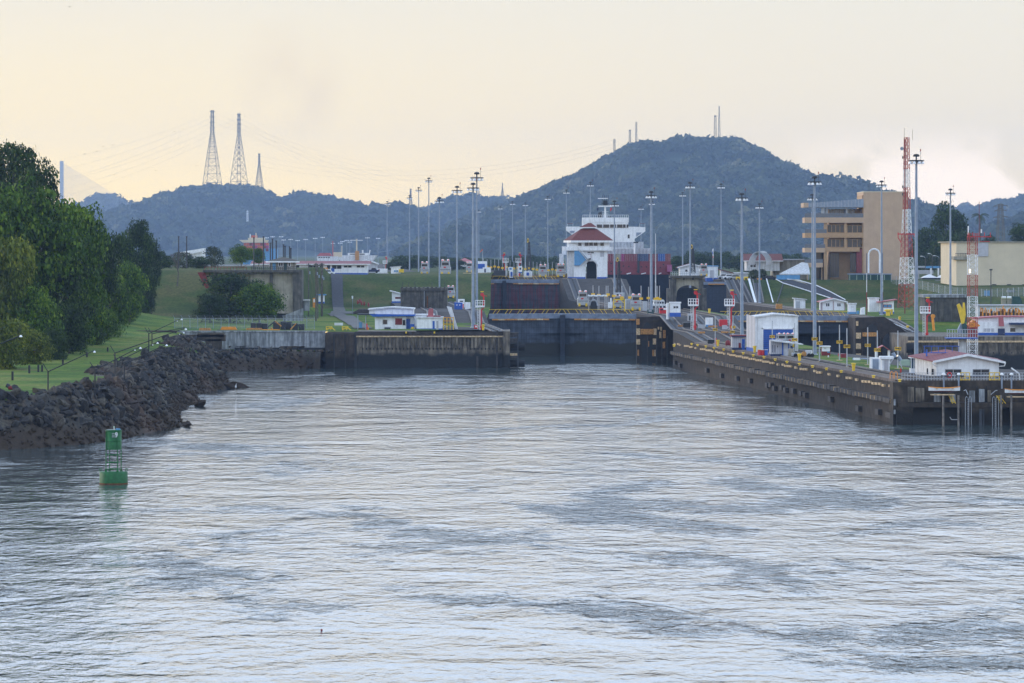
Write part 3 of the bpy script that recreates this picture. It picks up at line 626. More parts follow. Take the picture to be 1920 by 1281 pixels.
st = [(d, cwl(d), cwr(d) if d > 560 else 112, cwz(d)) for d in (549, 580, 600, 640, 680, 700, 740, 778, 805, 812, 835, 850, 861.6, 862.4, 900, 1000, 1150, 1186, 1222, 1230, 2600)]
CW = walls('lock_wall', 'long centre lock wall stepping up toward the control house', 'lock wall', st, -2, M['deck'], M['lockwall'])
def wwz(d): return float(np.interp(d, [812, 902, 926, 1150, 1184, 2600], [7.45, 7.45, 9.8, 9.8, 15.6, 15.6]))
def wwr(d): return float(np.interp(d, [812, 900, 1200, 2600], [-.5, -5.2, -19.4, -85]))
st = [(d, wwr(d) - 19 if d < 1200 else wwr(d) - 12, wwr(d), wwz(d)) for d in (812.8, 850, 902, 926, 1000, 1150, 1184, 1210, 1300, 2600)]
WW = walls('lock_wall', 'left lock wall with stepped ramps beside the closed gates', 'lock wall', st, -2, M['deck'], M['lockwall'])
def ewl(d): return float(np.interp(d, [806, 850, 900, 1160, 1190, 2600], [83, 80.5, 77, 64.5, 63, -3]))
def ewz(d): return float(np.interp(d, [806, 846, 874, 1160, 1190, 2600], [6.6, 6.6, 8.8, 8.8, 15.3, 15.3]))
st = [(d, ewl(d), ewl(d) + 7, ewz(d)) for d in (846.5, 874, 900, 1160, 1190, 1300, 2600)]
EW = walls('lock_wall', 'right lock wall with ramp tracks below the visitor building', 'lock wall', st, -2, M['deck'], M['lockwall'])
# ground right of the locks
mb = MB(); GRD = [(806, 6.55), (846, 6.55), (874, 8.75), (1060, 8.75), (1160, 8.8), (1190, 15.3), (1300, 15.3), (1500, 15.2)]
for (d0, z0), (d1, z1) in zip(GRD, GRD[1:]):
    mb.add([(ewl(max(d0, 846)) + 6.9, d0, z0), (430, d0, z0), (430, d1, z1), (ewl(max(d1, 846)) + 6.9, d1, z1)], [(0, 1, 2, 3)], M['grassdark'] if d0 > 1000 else M['grass'])
tag(mb.build('lawn', org=(120, 1000, 8)), kind='structure')
mb = MB(); mb.add([(-85, 1184, 15.58), (-31, 1184, 15.58), (-90, 2600, 15.2), (-400, 2600, 15.2), (-400, 1200, 15.3)], [(0, 1, 2, 3, 4)], M['road']); tag(mb.build('paved_yard', org=(-60, 1184, 15)), kind='structure')
mb = MB(); mb.add([(88, 900, 8.77), (140, 900, 8.77), (150, 960, 8.77), (76, 1060, 8.77)], [(0, 1, 2, 3)], M['road'])
# ---- west approach wall
t_ = thing('approach_wall', 'stained left approach wall with a row of drain holes above the tide line', 'quay wall', (-20, 812, 0))
X0, X1 = PX(668, 812), PX(944, 812)
mb = MB(); mb.box(X0, X1, 812, 831, -2, 7.45, M['seawall']); mb.build('wall', parent=t_)
mb = MB(); mb.box(X0, X1, 811.45, 812, 6.35, 6.62, M['pale_lit_timber']); mb.build('rubbing_strip', parent=t_)
mb = MB(); mb.box(X0 - .2, X1, 811.7, 812, 6.75, 7.5, M['deck']); mb.build('coping', parent=t_)
for k in range(38):
    x = X0 + .9 + k * (X1 - X0 - 1.2) / 38
    mb = MB(); mb.box(x - .26, x + .16, 811.72, 812, 4.1, 6.35, M['seawall']); mb.build('pilaster', parent=t_)
mb = MB()
for k in range(38):
    x = X0 + 1.32 + k * (X1 - X0 - 1.2) / 38
    if k in (27, 28): continue
    mb.box(x - .12, x + .12, 811.9, 812.02, 3.75, 4.15, M['black'])
mb.build('drain_holes', parent=t_)
mb = MB(); mb.box(PX(930, 812), PX(933.5, 812), 811.6, 812.02, -1, 7.2, M['dktimber']); mb.box(PX(893, 812), PX(897, 812), 811.8, 812.02, -1, 2.4, M['dktimber']); mb.build('ladder_recess', parent=t_)
mb = MB(); mb.box(X0 - .35, X0 + .1, 811.8, 812.05, -1, 7.3, M['black']); mb.build('joint', parent=t_)
mb = MB(); mb.box(PX(944, 811), -.4, 810.6, 831, -2, 7.55, M['seawall']); mb.build('end_pier', parent=t_)
for z in (4.2, .9):
    mb = MB(); mb.tube((-.5, 812.4, z), (2.6, 812.4, z), .72, M['tyre'], n=14); mb.build('tyre_fender', parent=t_)
mb = MB(); [mb.box(-.4, 1.35, 811.5, 813.5, z, z + h_, m_) for z, h_, m_ in ((6.4, .9, M['dktimber']), (5.2, .9, M['dktimber']), (2.55, .45, M['pale_lit_timber']), (2.0, .5, M['dktimber']), (-1, 1.1, M['dktimber']))]; mb.box(1.1, 1.35, 811.3, 811.5, -1, 7.2, M['dksteel']); mb.build('fender_frame', parent=t_)
t_ = thing('approach_wall', 'darker older left quay section with rough top, left of the joint', 'quay wall', (PX(610, 812), 812, 0))
MB().box(PX(610, 812), X0 - .1, 812.2, 831, -2, 7.2, M['seawall2']).build('wall', parent=t_)
for q in (625, 646): MB().box(PX(q, 812), PX(q, 812) + .25, 811.9, 812.2, -1, 7.0, M['black']).build('joint', parent=t_)
t_ = thing('retaining_wall', 'pale grey streaked concrete retaining wall under the wire fence', 'wall', (PX(500, 816), 816, 3.7))
mb = MB()
for k in range(8):
    a = 330 + k * 35; mb.pb(a, a + 34.6, 621.5, 655, 816, 1.2, M['greywall'])
mb.build('wall_panels', parent=t_); MB().pb(330, 610, 620.4, 623, 815.8, 1.6, M['greywall']).build('coping', parent=t_)
MB().pb(440, 610, 652, 656, 815.5, 2, M['black']).build('lower_ledge', parent=t_)
t_ = thing('rock_face', 'eroded rocky concrete cliff under the pale retaining wall', 'rock face', (PX(530, 818), 818, -1))
mb = MB(); n_ = 34; m_ = 10; v = []
for j in range(m_ + 1):
    for i in range(n_ + 1):
        px = 430 + i * 182 / n_; z = -1.2 + j * 5.6 / m_; v.append((PX(px, 817), 817.5 - 2.2 * float(vnoise(px * .09, j * .6, 1, 9)) - (.9 if (i * 7 + j * 3) % 5 == 0 else 0) + (1.6 if j < 4 else 0), z))
mb.add(v, [(j * (n_ + 1) + i, j * (n_ + 1) + i + 1, (j + 1) * (n_ + 1) + i + 1, (j + 1) * (n_ + 1) + i) for j in range(m_) for i in range(n_)], M['seawall2']); mb.build('cliff', parent=t_)
for k in range(6):
    px = 515 + k * 16; mb = MB(); mb.pprism([(px, 656), (px + 9 + k % 2 * 3, 656), (px + 7, 668 + (k * 37 % 14)), (px + 2, 664 + (k * 23 % 11))], 815.2, 1.5, M['seawall']); mb.build('broken_slab', parent=t_)
mb = MB()
for a, b_, c_, e_ in ((340, 422, 628, 640), (385, 415, 636, 658), (370, 420, 625, 632), (250, 330, 620, 628)):
    mb.pb(a, b_, c_, e_, 806, 2.5, M['seawall2'])
tag(mb.build('rubble_wall'), 'low dark rubble wall at the foot of the pale retaining wall', 'wall')
# ---- gates
def gate(label, d, x0, x1, zt, zb, apex, face, hand=True):
    t_ = thing('lock_gate', label, 'lock gate', ((x0 + x1) / 2, d, zb)); xm = (x0 + x1) / 2
    for s_, (xa, ya), (xb, yb) in (('l', (x0, d), (xm, d + apex)), ('r', (xm, d + apex), (x1, d))):
        ga = .28
        v = [(xa, ya, zb), (xb, yb, zb), (xb, yb, zt - 1.1), (xa, ya, zt - 1.1), (xa, ya + 2, zb), (xb, yb + 2, zb), (xb, yb + 2, zt - 1.1), (xa, ya + 2, zt - 1.1)]
        bx = [(0, 1, 2, 3), (5, 4, 7, 6), (3, 2, 6, 7), (4, 0, 3, 7), (1, 5, 6, 2)]
        lf = MB().add(v, bx, M[face]).build('gate_leaf', parent=t_); ORG[lf] = ORG[t_]
        up = MB(); v2 = [(xa, ya - .5, zt - 1.1), (xb, yb - .5, zt - 1.1), (xb, yb - .5, zt), (xa, ya - .5, zt), (xa, ya + 2.6, zt - 1.1), (xb, yb + 2.6, zt - 1.1), (xb, yb + 2.6, zt), (xa, ya + 2.6, zt)]
        up.add(v2, [(0, 1, 2, 3), (5, 4, 7, 6), (3, 2, 6, 7), (4, 0, 3, 7), (1, 5, 6, 2), (0, 4, 5, 1)], M['gatetop']); up.build('walkway', parent=lf)
        def at(f_, oy, z): return (xa + (xb - xa) * f_, ya + (yb - ya) * f_ + oy, z)
        ru = MB(); f0, f1 = (.04, .82) if s_ == 'l' else (.16, .99)
        for k in range(9):
            fa = f0 + (f1 - f0) * k / 9; fb = f0 + (f1 - f0) * (k + .97) / 9
            a_, b_ = at(fa, -.8, 0), at(fb, -.8, 0)
            ru.add([(a_[0], a_[1], zt - 1.45), (b_[0], b_[1], zt - 1.45), (b_[0], b_[1], zt - 1.12), (a_[0], a_[1], zt - 1.12), (a_[0], a_[1] + .4, zt - 1.45), (b_[0], b_[1] + .4, zt - 1.45), (b_[0], b_[1] + .4, zt - 1.12), (a_[0], a_[1] + .4, zt - 1.12)], [(0, 1, 2, 3), (3, 2, 6, 7), (0, 4, 5, 1)], M['timber'] if k % 3 != 1 else M['pale_lit_timber'])
        ru.build('rubbing_timber', parent=lf)
        rb = MB()
        for k in range(5):
            z = zb + 1.0 + k * (zt - zb - 2) / 5; a_, b_ = at(0, -.12, z), at(1, -.12, z)
            rb.add([a_, b_, (b_[0], b_[1], z + .12), (a_[0], a_[1], z + .12)], [(0, 1, 2, 3)], M[face])
        rb.build('girder_ribs', parent=lf)
        if hand:
            h_ = MB(); n = 6
            for k in range(n):
                q = at((k + .3) / n, -.3, zt); sl = (.7 if s_ == 'l' else -.7)
                h_.tube(q, (q[0] + sl, q[1], zt + 1.0), .045, M['yellow'], n=4); h_.tube((q[0] + .9, q[1], zt), (q[0] + .9 + sl, q[1], zt + 1.0), .045, M['yellow'], n=4)
            h_.tube(at(0, -.3, zt + 1.0), at(1, -.3, zt + 1.0), .045, M['yellow'], n=4); h_.build('handrail', parent=lf)
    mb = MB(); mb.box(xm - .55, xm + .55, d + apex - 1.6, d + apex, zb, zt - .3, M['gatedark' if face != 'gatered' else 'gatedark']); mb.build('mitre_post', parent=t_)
    return t_
gate('near closed lock gate of blue-grey riveted steel with orange timber strip', 900, lx(-5.2, 900), 28.3, 9.7, -2, 5, 'gate')
gate('farther upper lock gate mottled red and slate behind the near gate', 1196, lx(-5.2, 1196), 14.4, 15.4, 2, 5, 'gatered')
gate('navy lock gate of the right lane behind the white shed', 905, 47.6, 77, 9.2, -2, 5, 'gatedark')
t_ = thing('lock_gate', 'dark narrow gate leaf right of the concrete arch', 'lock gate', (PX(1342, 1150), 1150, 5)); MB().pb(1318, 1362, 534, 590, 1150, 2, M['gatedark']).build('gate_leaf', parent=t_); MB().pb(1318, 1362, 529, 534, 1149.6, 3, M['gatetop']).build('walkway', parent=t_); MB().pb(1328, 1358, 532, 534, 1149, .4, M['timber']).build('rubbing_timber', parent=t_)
# ---- pier of centre wall with arch and timber pads
t_ = thing('wall_pier', 'arched centre pier end with orange timber pads beside the near gate', 'pier', (30, 862, 0))
d = 861
mb = MB(); mb.pprism([(1194, 690), (1194, 594), (1240, 594), (1264, 600), (1264, 700)], d, 4, M['lockwall']); mb.build('pier_face', parent=t_)
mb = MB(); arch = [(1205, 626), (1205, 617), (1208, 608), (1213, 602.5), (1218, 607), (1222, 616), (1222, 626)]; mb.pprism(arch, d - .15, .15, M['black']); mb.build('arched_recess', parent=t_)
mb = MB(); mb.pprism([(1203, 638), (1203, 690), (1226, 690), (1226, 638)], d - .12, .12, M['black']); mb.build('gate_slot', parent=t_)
MB().pb(1201, 1226, 617, 627, d, .5, M['timber'], off=-.6).build('timber_panel', parent=t_)
for a, b_, c_, e_, m_ in ((1193, 1199, 598, 609, 'timber'), (1193, 1200, 616, 628, 'pale_lit_timber'), (1193, 1200, 636, 646, 'pale_lit_timber'), (1225, 1231, 616, 628, 'pale_lit_timber'), (1224, 1231, 635, 646, 'pale_lit_timber'), (1233, 1236, 613, 618, 'pale_lit_timber'), (1238, 1241, 613, 620, 'pale_lit_timber'), (1236, 1240, 622, 634, 'pale_lit_timber'), (1243, 1248, 619, 634, 'timber'), (1242, 1247, 641, 653, 'timber'), (1214, 1217, 640, 650, 'timber'), (1195, 1198, 656, 667, 'timber'), (1223, 1226, 656, 668, 'timber'), (1227, 1229, 656, 668, 'pale_lit_timber')):
    MB().pb(a, b_, c_, e_, d, .4, M[m_], off=-.45).build('timber_pad', parent=t_)
for q in (1213, 1230, 1240, 1250): MB().pb(q, q + 2.2, 630, 692, d, .5, M['dktimber'], off=-.5).build('fender_pile', parent=t_)
# ramp tracks on the centre wall
def tracks(label, pts, wid=2.6, m1=None):
    """rack railway: two rails, a centre rack and a darker bed that follow a polyline (x, d, z)"""
    t_ = thing('rack_track', label, 'rack track', pts[0]); mb = MB(); rl = MB()
    for (x0, d0, z0), (x1, d1, z1) in zip(pts, pts[1:]):
        mb.add([(x0 - wid / 2, d0, z0 + .02), (x0 + wid / 2, d0, z0 + .02), (x1 + wid / 2, d1, z1 + .02), (x1 - wid / 2, d1, z1 + .02)], [(0, 1, 2, 3)], m1 or M['dksteel'])
        for o_ in (-wid / 2, 0, wid / 2):
            w_ = .16; rl.add([(x0 + o_ - w_, d0, z0 + .03), (x0 + o_ + w_, d0, z0 + .03), (x1 + o_ + w_, d1, z1 + .03), (x1 + o_ - w_, d1, z1 + .03), (x0 + o_ - w_, d0, z0 + .2), (x0 + o_ + w_, d0, z0 + .2), (x1 + o_ + w_, d1, z1 + .2), (x1 + o_ - w_, d1, z1 + .2)], [(4, 5, 6, 7), (0, 1, 5, 4), (0, 4, 7, 3), (1, 2, 6, 5)], M['rail'] if o_ else M['deck'])
    mb.build('track_bed', parent=t_); rl.build('rails', parent=t_); return t_
ds = (552, 600, 700, 779, 805, 835, 862, 900, 1150, 1186, 1230)
tracks('left edge rack track running the length of the centre wall', [(cwt(d) + 3.2, d, cwz(d) + .02) for d in ds])
tracks('right rack track of the centre wall over the upper ramps', [(cwr(d) - 3.0, d, cwz(d) + .02) for d in (805, 835, 862, 900, 1150, 1186, 1220)])
tracks('inner return track between the fire towers and the grass', [(cwt(d) + 9.5, d, cwz(d) + .02) for d in (690, 740, 779, 805, 835, 862, 900)], 2.2)
tracks('track ramp at the right end of the left quay', [(wwr(d) - 2.4, d, wwz(d) + .02) for d in (813.5, 902, 926, 1150, 1184, 1300)])
tracks('track ramp beside the yellow railings of the left quay', [(wwr(d) - 12.4, d, wwz(d) + .02) for d in (850, 902, 926, 1150, 1184, 1200)], 2.2)
tracks('steep track ramp nearest the gate below the visitor building', [(ewl(d) + 2.2, d, ewz(d) + .02) for d in (847, 874, 900, 1160, 1190, 1300)])
tracks('second steep track ramp below the parked cars', [(ewl(d) + 5.6, d, ewz(d) + .02) for d in (847, 874, 900, 1160, 1190, 1300)], 1.4)
tracks('far right track ramp on the grass edge of the right wall', [(PX(1425, 1160), 1158, 8.9), (PX(1418, 1190), 1191, 15.4), (PX(1410, 1300), 1300, 15.5)], 2.0)
mb = MB()
for q, w_ in ((1402, .7), (1436, .35)): mb.add([(PX(q + 12, 1158), 1157, 9), (PX(q + 12, 1158) + w_, 1157, 9), (PX(q, 1191) + w_, 1191, 15.75), (PX(q, 1191), 1191, 15.75)], [(0, 1, 2, 3)], M['white'])
tag(mb.build('white_stripe'), 'white painted kerb line on the steep right ramp', 'kerb')
# fender timbers along the centre approach wall
t_ = thing('fender_row', 'rows of timber fender blocks along the centre approach wall', 'fender', (44, 660, 3))
import itertools
def cw_pt(f): return Vector((53.3 + (33.1 - 53.3) * f, 549 + (812 - 549) * f, 0))
dirv = (cw_pt(1) - cw_pt(0)).normalized(); nrm = Vector((-dirv.y, dirv.x, 0))
if nrm.x > 0: nrm = -nrm
blk = {}
for nm, (L_, z0, z1, dep, m_) in {'a': (2.7, 2.85, 3.5, .9, 'dktimber'), 'b': (.25, 2.88, 3.46, .86, 'pale_lit_timber'), 'c': (1.9, 5.0, 5.32, .28, 'pale_lit_timber'), 'd': (2.6, .7, 1.5, .6, 'dktimber')}.items():  # the short pale block is an added end cap with light put into its colour
    mb = MB(); p = [Vector((0, 0, 0)), dirv * L_, dirv * L_ + nrm * dep, nrm * dep]
    mb.slab([(q.x, q.y) for q in p], z0, z1, M[m_]); blk[nm] = mb.build('fender_block', parent=t_)
    blk[nm].location = cw_pt(.001); ORG[blk[nm]] = ORG[t_]
def fb(k, f, oz=0, lab=None):
    o = blk[k].copy(); COL.objects.link(o); o.location = cw_pt(f) + Vector((0, 0, oz)); o.parent = t_; o.name = 'fender_block'
random.seed(5)
for k in range(78):
    f = .012 + k * .0126
    fb('a', f, random.uniform(-.08, .08))
    if random.random() < .8:
        o = blk['b'].copy(); COL.objects.link(o); o.parent = t_; o.location = cw_pt(f) - dirv * .27  # cap on the near end of a dark timber, paints the light falling there
for k in range(90):
    if random.random() < .72: fb('c', .01 + k * .0109, -.06 * (k % 3))
for k in range(60):
    if random.random() < .3: fb('d', .01 + k * .0163, random.uniform(-.3, .3))
t_ = thing('coping_strip', 'pinkish worn coping along the top edge of the centre approach wall', 'coping', (44, 660, 6))
mb = MB()
for k in range(44):
    a, b_ = cw_pt(k / 44 + .0004), cw_pt((k + 1) / 44 - .0006)
    if b_.y > 776: break
    q = [(a.x + nrm.x * .12, a.y + nrm.y * .12), (b_.x + nrm.x * .12, b_.y + nrm.y * .12), (b_.x - nrm.x * 2.0, b_.y - nrm.y * 2.0), (a.x - nrm.x * 2.0, a.y - nrm.y * 2.0)]
    MB().slab(q, 5.75, 6.16, M['decklight']).build('coping_block', parent=t_)
# grass strips on the centre dock
mb = MB()
def strip(d0, d1, o0, o1, m_, lift=.05):
    mb.add([(cwl(d0) + o0, d0, cwz(d0) + lift), (cwl(d0) + o1, d0, cwz(d0) + lift), (cwl(d1) + o1, d1, cwz(d1) + lift), (cwl(d1) + o0, d1, cwz(d1) + lift)], [(0, 1, 2, 3)], m_)
strip(596, 640, 5.2, 12, M['grass']); strip(640, 700, 5.2, 12.5, M['grass']); strip(700, 779, 5.2, 8.2, M['grass']); strip(720, 779, 11.2, 18, M['grass']); strip(866, 960, 14, 19, M['grass'])
tag(mb.build('grass_strip'), kind='structure')
# ---- right lane pier with two pointed arches
t_ = thing('wall_pier', 'right lock pier with two pointed arches and sloping top', 'pier', (80, 845, 0))
d = 845; DD = 1.0
MB().pprism([(1604, 700), (1604, 596), (1658, 594), (1712, 631), (1712, 700)], d, 6, M['lockwall']).build('pier_face', parent=t_)
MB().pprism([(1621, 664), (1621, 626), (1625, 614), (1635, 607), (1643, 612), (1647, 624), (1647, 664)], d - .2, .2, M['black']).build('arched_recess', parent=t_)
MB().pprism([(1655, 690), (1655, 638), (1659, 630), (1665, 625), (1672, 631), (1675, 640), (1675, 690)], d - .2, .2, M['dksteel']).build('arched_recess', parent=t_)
MB().pb(1617, 1645, 623.5, 631, d, .4, M['timber'], off=-.6).build('timber_panel', parent=t_)
for a, b_, c_, e_ in ((1605, 1614, 624, 635), (1605, 1614, 644, 654.5), (1605, 1614, 663, 672), (1605, 1609, 602, 611), (1675, 1682, 636, 646), (1684, 1692, 637, 648), (1694, 1700, 636, 648), (1678, 1691, 656, 667), (1696, 1702, 657, 665)):
    MB().pb(a, b_, c_, e_, d, .4, M['pale_lit_timber'], off=-.45).build('timber_pad', parent=t_)
for q in (1617, 1625, 1641, 1650, 1680, 1693): MB().pb(q, q + 1.6, 632, 690, d, .4, M['dktimber'], off=-.4).build('fender_pile', parent=t_)
mb = MB()
for i, q in enumerate((1658, 1668, 1676)): mb.add([(PX(q, 872), 874.5, 8.95), (PX(q + 3, 872), 874.5, 8.95), (PX(q + 56 - i * 8, 846), 846, 6.75), (PX(q + 52 - i * 8, 846), 846, 6.75)], [(0, 1, 2, 3)], M['ltsteel'])
mb.build('ramp_rails', parent=t_)
# east approach wall behind the near dock
t_ = thing('approach_wall', 'far right approach wall with drain holes behind the lattice mast', 'quay wall', (100, 806, 0))
X0, X1 = PX(1702, 806), 135
MB().box(X0, X1, 806, 850, -2, 6.6, M['seawall']).build('wall', parent=t_)
MB().box(X0, X1, 805.6, 806, 5.4, 5.75, M['pale_lit_timber']).build('rubbing_strip', parent=t_)
for k in range(44):
    x = X0 + .6 + k * 1.25
    if x < X1 - 1: MB().box(x - .22, x + .22, 805.75, 806, 3.6, 5.4, M['seawall']).build('pilaster', parent=t_)
mb = MB()
for k in range(44): mb.box(X0 + 1.2 + k * 1.25 - .1, X0 + 1.2 + k * 1.25 + .1, 805.9, 806.02, 3.1, 3.45, M['black'])
mb.build('drain_holes', parent=t_)
mb = MB(); mb.tube((PX(1700, 803), 804, 4.3), (PX(1716, 803), 804, 4.3), 1.0, M['tyre'], n=14); mb.build('tyre_fender', parent=t_)
# ---- near right dock front
t_ = thing('dock_wall', 'near right dock face with ledge, dark openings and broken concrete ribs', 'dock', (60, 548, 0))
d = 546.5
DX0, DX1 = 53.4, 78
mb = MB(); mb.box(DX0, 112, 546.8, 549.0, 3.1, 6.12, M['seawall2']); mb.build('upper_wall', parent=t_)
mb = MB(); mb.box(DX0 - .1, 112, 545.2, 549, 2.45, 3.1, M['seawall2']); mb.build('ledge', parent=t_)
for a, b_ in ((1681, 1712), (1802, 1876), (1898, 1925)): MB().pb(a, b_, 764, 812, 545.4, 3.5, M['seawall2']).build('support_pier', parent=t_)
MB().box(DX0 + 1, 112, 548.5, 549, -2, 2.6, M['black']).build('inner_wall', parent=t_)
for a, b_, c_ in ((1696, 1714, 726), (1717, 1733, 728), (1752, 1764, 738), (1782, 1792, 740), (1818, 1828, 733), (1836, 1846, 730), (1852, 1858, 732), (1886, 1896, 738)):
    MB().pb(a, b_, c_, 754, 546.0, .8, M['seawall' if a % 3 else 'greywall']).build('concrete_rib', parent=t_)
for q in (1715, 1766, 1831, 1848): MB().pb(q, q + 2, 724, 755, 546.6, .2, M['black']).build('dark_slot', parent=t_)
MB().pb(1836, 1842, 768, 815, 545.1, .4, M['dksteel']).build('steel_pile', parent=t_); MB().pb(1843.5, 1845.5, 768, 815, 545.0, .4, M['dksteel']).build('steel_pile', parent=t_)
# corner where wall meets dock
MB().box(52.6, 54.6, 545.8, 551, -2, 5.9, M['seawall2']).build('corner_pier', parent=t_)
MB().pb(1674.5, 1678, 748, 760, 546.5, .4, M['greywall'], off=-.9).build('steel_pad', parent=t_)
MB().pb(1674.5, 1678, 768, 776, 546.5, .4, M['greywall'], off=-.9).build('steel_pad', parent=t_)
for px in (1768.5, 1797, 1877, 1896):
    mb = MB(); mb.tube((PX(px, 542), 542, -2), (PX(px, 542), 542, PZ(741, 542)), .15, M['rail'], n=8); tag(mb.build('mooring_pile'), {1768.5: 'leftmost slim steel pile standing in the water before the dock', 1797: 'steel pile with bent bracket at the dock centre', 1877: 'steel pile beside the right ladder of the dock', 1896: 'rightmost slim steel pile of the dock'}[px], 'pile', 'steel piles before the near dock')
for px, pt, lab in ((1810, 744, 'hooped access ladder between the two boats on the dock'), (1861, 744, 'hooped double ladder rising from the right of the dock')):
    mb = MB(); dd = 544.6
    for o_ in (0, 6.5):
        x = PX(px + o_, dd); zt = PZ(pt, dd); zb = PZ(805, dd)
        for q in (0, .45):
            mb.tube((x + q * .9, dd + q, zb), (x + q * .9, dd + q, zt - .3), .045, M['ltsteel'], n=5)
    for o_ in (0, 6.5):
        x = PX(px + o_, dd); mb.path([(x, dd, zt - .3), (x + .05, dd, zt - .1), (x + .2, dd + .2, zt), (x + .35, dd + .4, zt - .1), (x + .4, dd + .45, zt - .35)], .045, M['ltsteel'])
    for k in range(14):
        z = PZ(805, dd) + k * .33; mb.tube((PX(px, dd), dd, z), (PX(px + 6.5, dd), dd, z), .035, M['dksteel'], n=4)
    tag(mb.build('ladder'), lab, 'ladder')
# =====================================================================  BUILDINGS
def window(par, p0, p1, q0, q1, d, panes=2, frame='white', glass='glass', fr=.12):
    """frame (part) with panes (sub-parts); faces the camera, set 5 cm proud of the wall"""
    x0, x1, z0, z1 = PX(p0, d), PX(p1, d), PZ(q1, d), PZ(q0, d)
    mb = MB(); y0 = d - .06
    mb.box(x0, x1, y0, d + .05, z1 - fr, z1, M[frame]); mb.box(x0, x1, y0, d + .05, z0, z0 + fr, M[frame])
    for k in range(panes + 1):
        x = x0 + (x1 - x0 - fr) * k / panes; mb.box(x, x + fr, y0, d + .05, z0 + fr, z1 - fr, M[frame])
    w_ = mb.build('window', parent=par)
    for k in range(panes):
        xa = x0 + (x1 - x0 - fr) * k / panes + fr; xb = x0 + (x1 - x0 - fr) * (k + 1) / panes
        MB().box(xa, xb, d - .02, d + .04, z0 + fr, z1 - fr, M[glass]).build('pane', parent=w_)
    return w_
def bldg(name, label, cat, p0, p1, qtop, qbot, d, dep, wall='white', band=None, bandm='blue', roof=None, rooff='maroon', oh=.5, wins=(), doors=(), ridge=None, group=None, soffit=None):
    """building whose front wall covers photo columns p0..p1, rows qtop..qbot at distance d.
    roof: 'flat' slab, 'gable' gable end to the camera (ridge row given), 'shed' (ridge=(row_left,row_right)), 'hip' (ridge row), 'ridge' long ridge parallel to the front"""
    x0, x1, z0, z1 = PX(p0, d), PX(p1, d), PZ(qbot, d), PZ(qtop, d)
    t_ = thing(name, label, cat, ((x0 + x1) / 2, d + dep / 2, z0), group)
    mb = MB()
    if roof == 'gable':
        zr = PZ(ridge, d); mb.prism([(x0, z0), (x1, z0), (x1, z1), ((x0 + x1) / 2, zr), (x0, z1)], d, d + dep, M[wall])
    elif roof == 'shed':
        za, zb_ = PZ(ridge[0], d), PZ(ridge[1], d); mb.prism([(x0, z0), (x1, z0), (x1, zb_), (x0, za)], d, d + dep, M[wall])
    else: mb.box(x0, x1, d, d + dep, z0, z1, M[wall])
    mb.build('wall', parent=t_)
    if roof == 'flat': MB().box(x0 - oh, x1 + oh, d - oh, d + dep + oh, z1 + .003, z1 + .3, M[rooff]).build('roof', parent=t_)
    if roof == 'gable':
        xm = (x0 + x1) / 2; e = .18; sl = (zr - z1) / (xm - x0)
        mb = MB()
        for s_, xe in ((-1, x0 - oh), (1, x1 + oh)):
            ze = z1 - sl * oh; pts = [(xe, ze), (xm, zr + .02), (xm, zr + e), (xe, ze + e)]
            mb.prism(pts, d - oh, d + dep + oh, M[rooff])
        mb.build('roof', parent=t_)
        mb = MB()
        for s_, xe in ((-1, x0 - oh), (1, x1 + oh)):
            ze = z1 - sl * oh; mb.prism([(xe, ze - .12), (xm, zr - .1), (xm, zr + e + .02), (xe, ze + e + .02)], d - oh - .1, d - oh - .003, M['white'])
        mb.build('fascia', parent=t_)
    if roof == 'shed':
        mb = MB(); mb.prism([(x0 - oh, za + .01 + (za - zb_) / (x1 - x0) * oh), (x1 + oh, zb_ + .01 - (za - zb_) / (x1 - x0) * oh), (x1 + oh, zb_ + .22 - (za - zb_) / (x1 - x0) * oh), (x0 - oh, za + .22 + (za - zb_) / (x1 - x0) * oh)], d - oh, d + dep + oh, M[rooff]); mb.build('roof', parent=t_)
    if roof == 'ridge':
        zr = PZ(ridge, d); v = [(x0 - oh, d - oh, z1), (x1 + oh, d - oh, z1), (x1 + oh, d + dep + oh, z1), (x0 - oh, d + dep + oh, z1), (x0 - oh, d + dep / 2, zr), (x1 + oh, d + dep / 2, zr)]
        MB().add(v, [(0, 1, 5, 4), (2, 3, 4, 5), (0, 4, 3), (1, 2, 5), (0, 3, 2, 1)], M[rooff]).build('roof', parent=t_)
        MB().box(x0 - oh, x1 + oh, d - oh - .1, d - oh - .002, z1 - .25, z1 + .02, M['white']).build('fascia', parent=t_)
    if roof == 'hip':
        zr = PZ(ridge, d); xm = (x0 + x1) / 2; ym = d + dep / 2; rl = max(0.05, (x1 - x0) / 2 - dep / 2)
        v = [(x0 - oh, d - oh, z1), (x1 + oh, d - oh, z1), (x1 + oh, d + dep + oh, z1), (x0 - oh, d + dep + oh, z1), (xm - rl, ym, zr), (xm + rl, ym, zr)]
        MB().add(v, [(0, 1, 5, 4), (1, 2, 5), (2, 3, 4, 5), (3, 0, 4), (0, 3, 2, 1)], M[rooff]).build('roof', parent=t_)
        MB().box(x0 - oh, x1 + oh, d - oh - .1, d - oh - .002, z1 - .3, z1 + .02, M['white']).build('fascia', parent=t_)
    if band:
        zb = PZ(band, d); MB().box(x0 - .04, x1 + .04, d - .04, d + dep + .04, z0, zb, M[bandm]).build('base_band', parent=t_)
    for w_ in wins: window(t_, *w_[:4], d, *(w_[4:]))
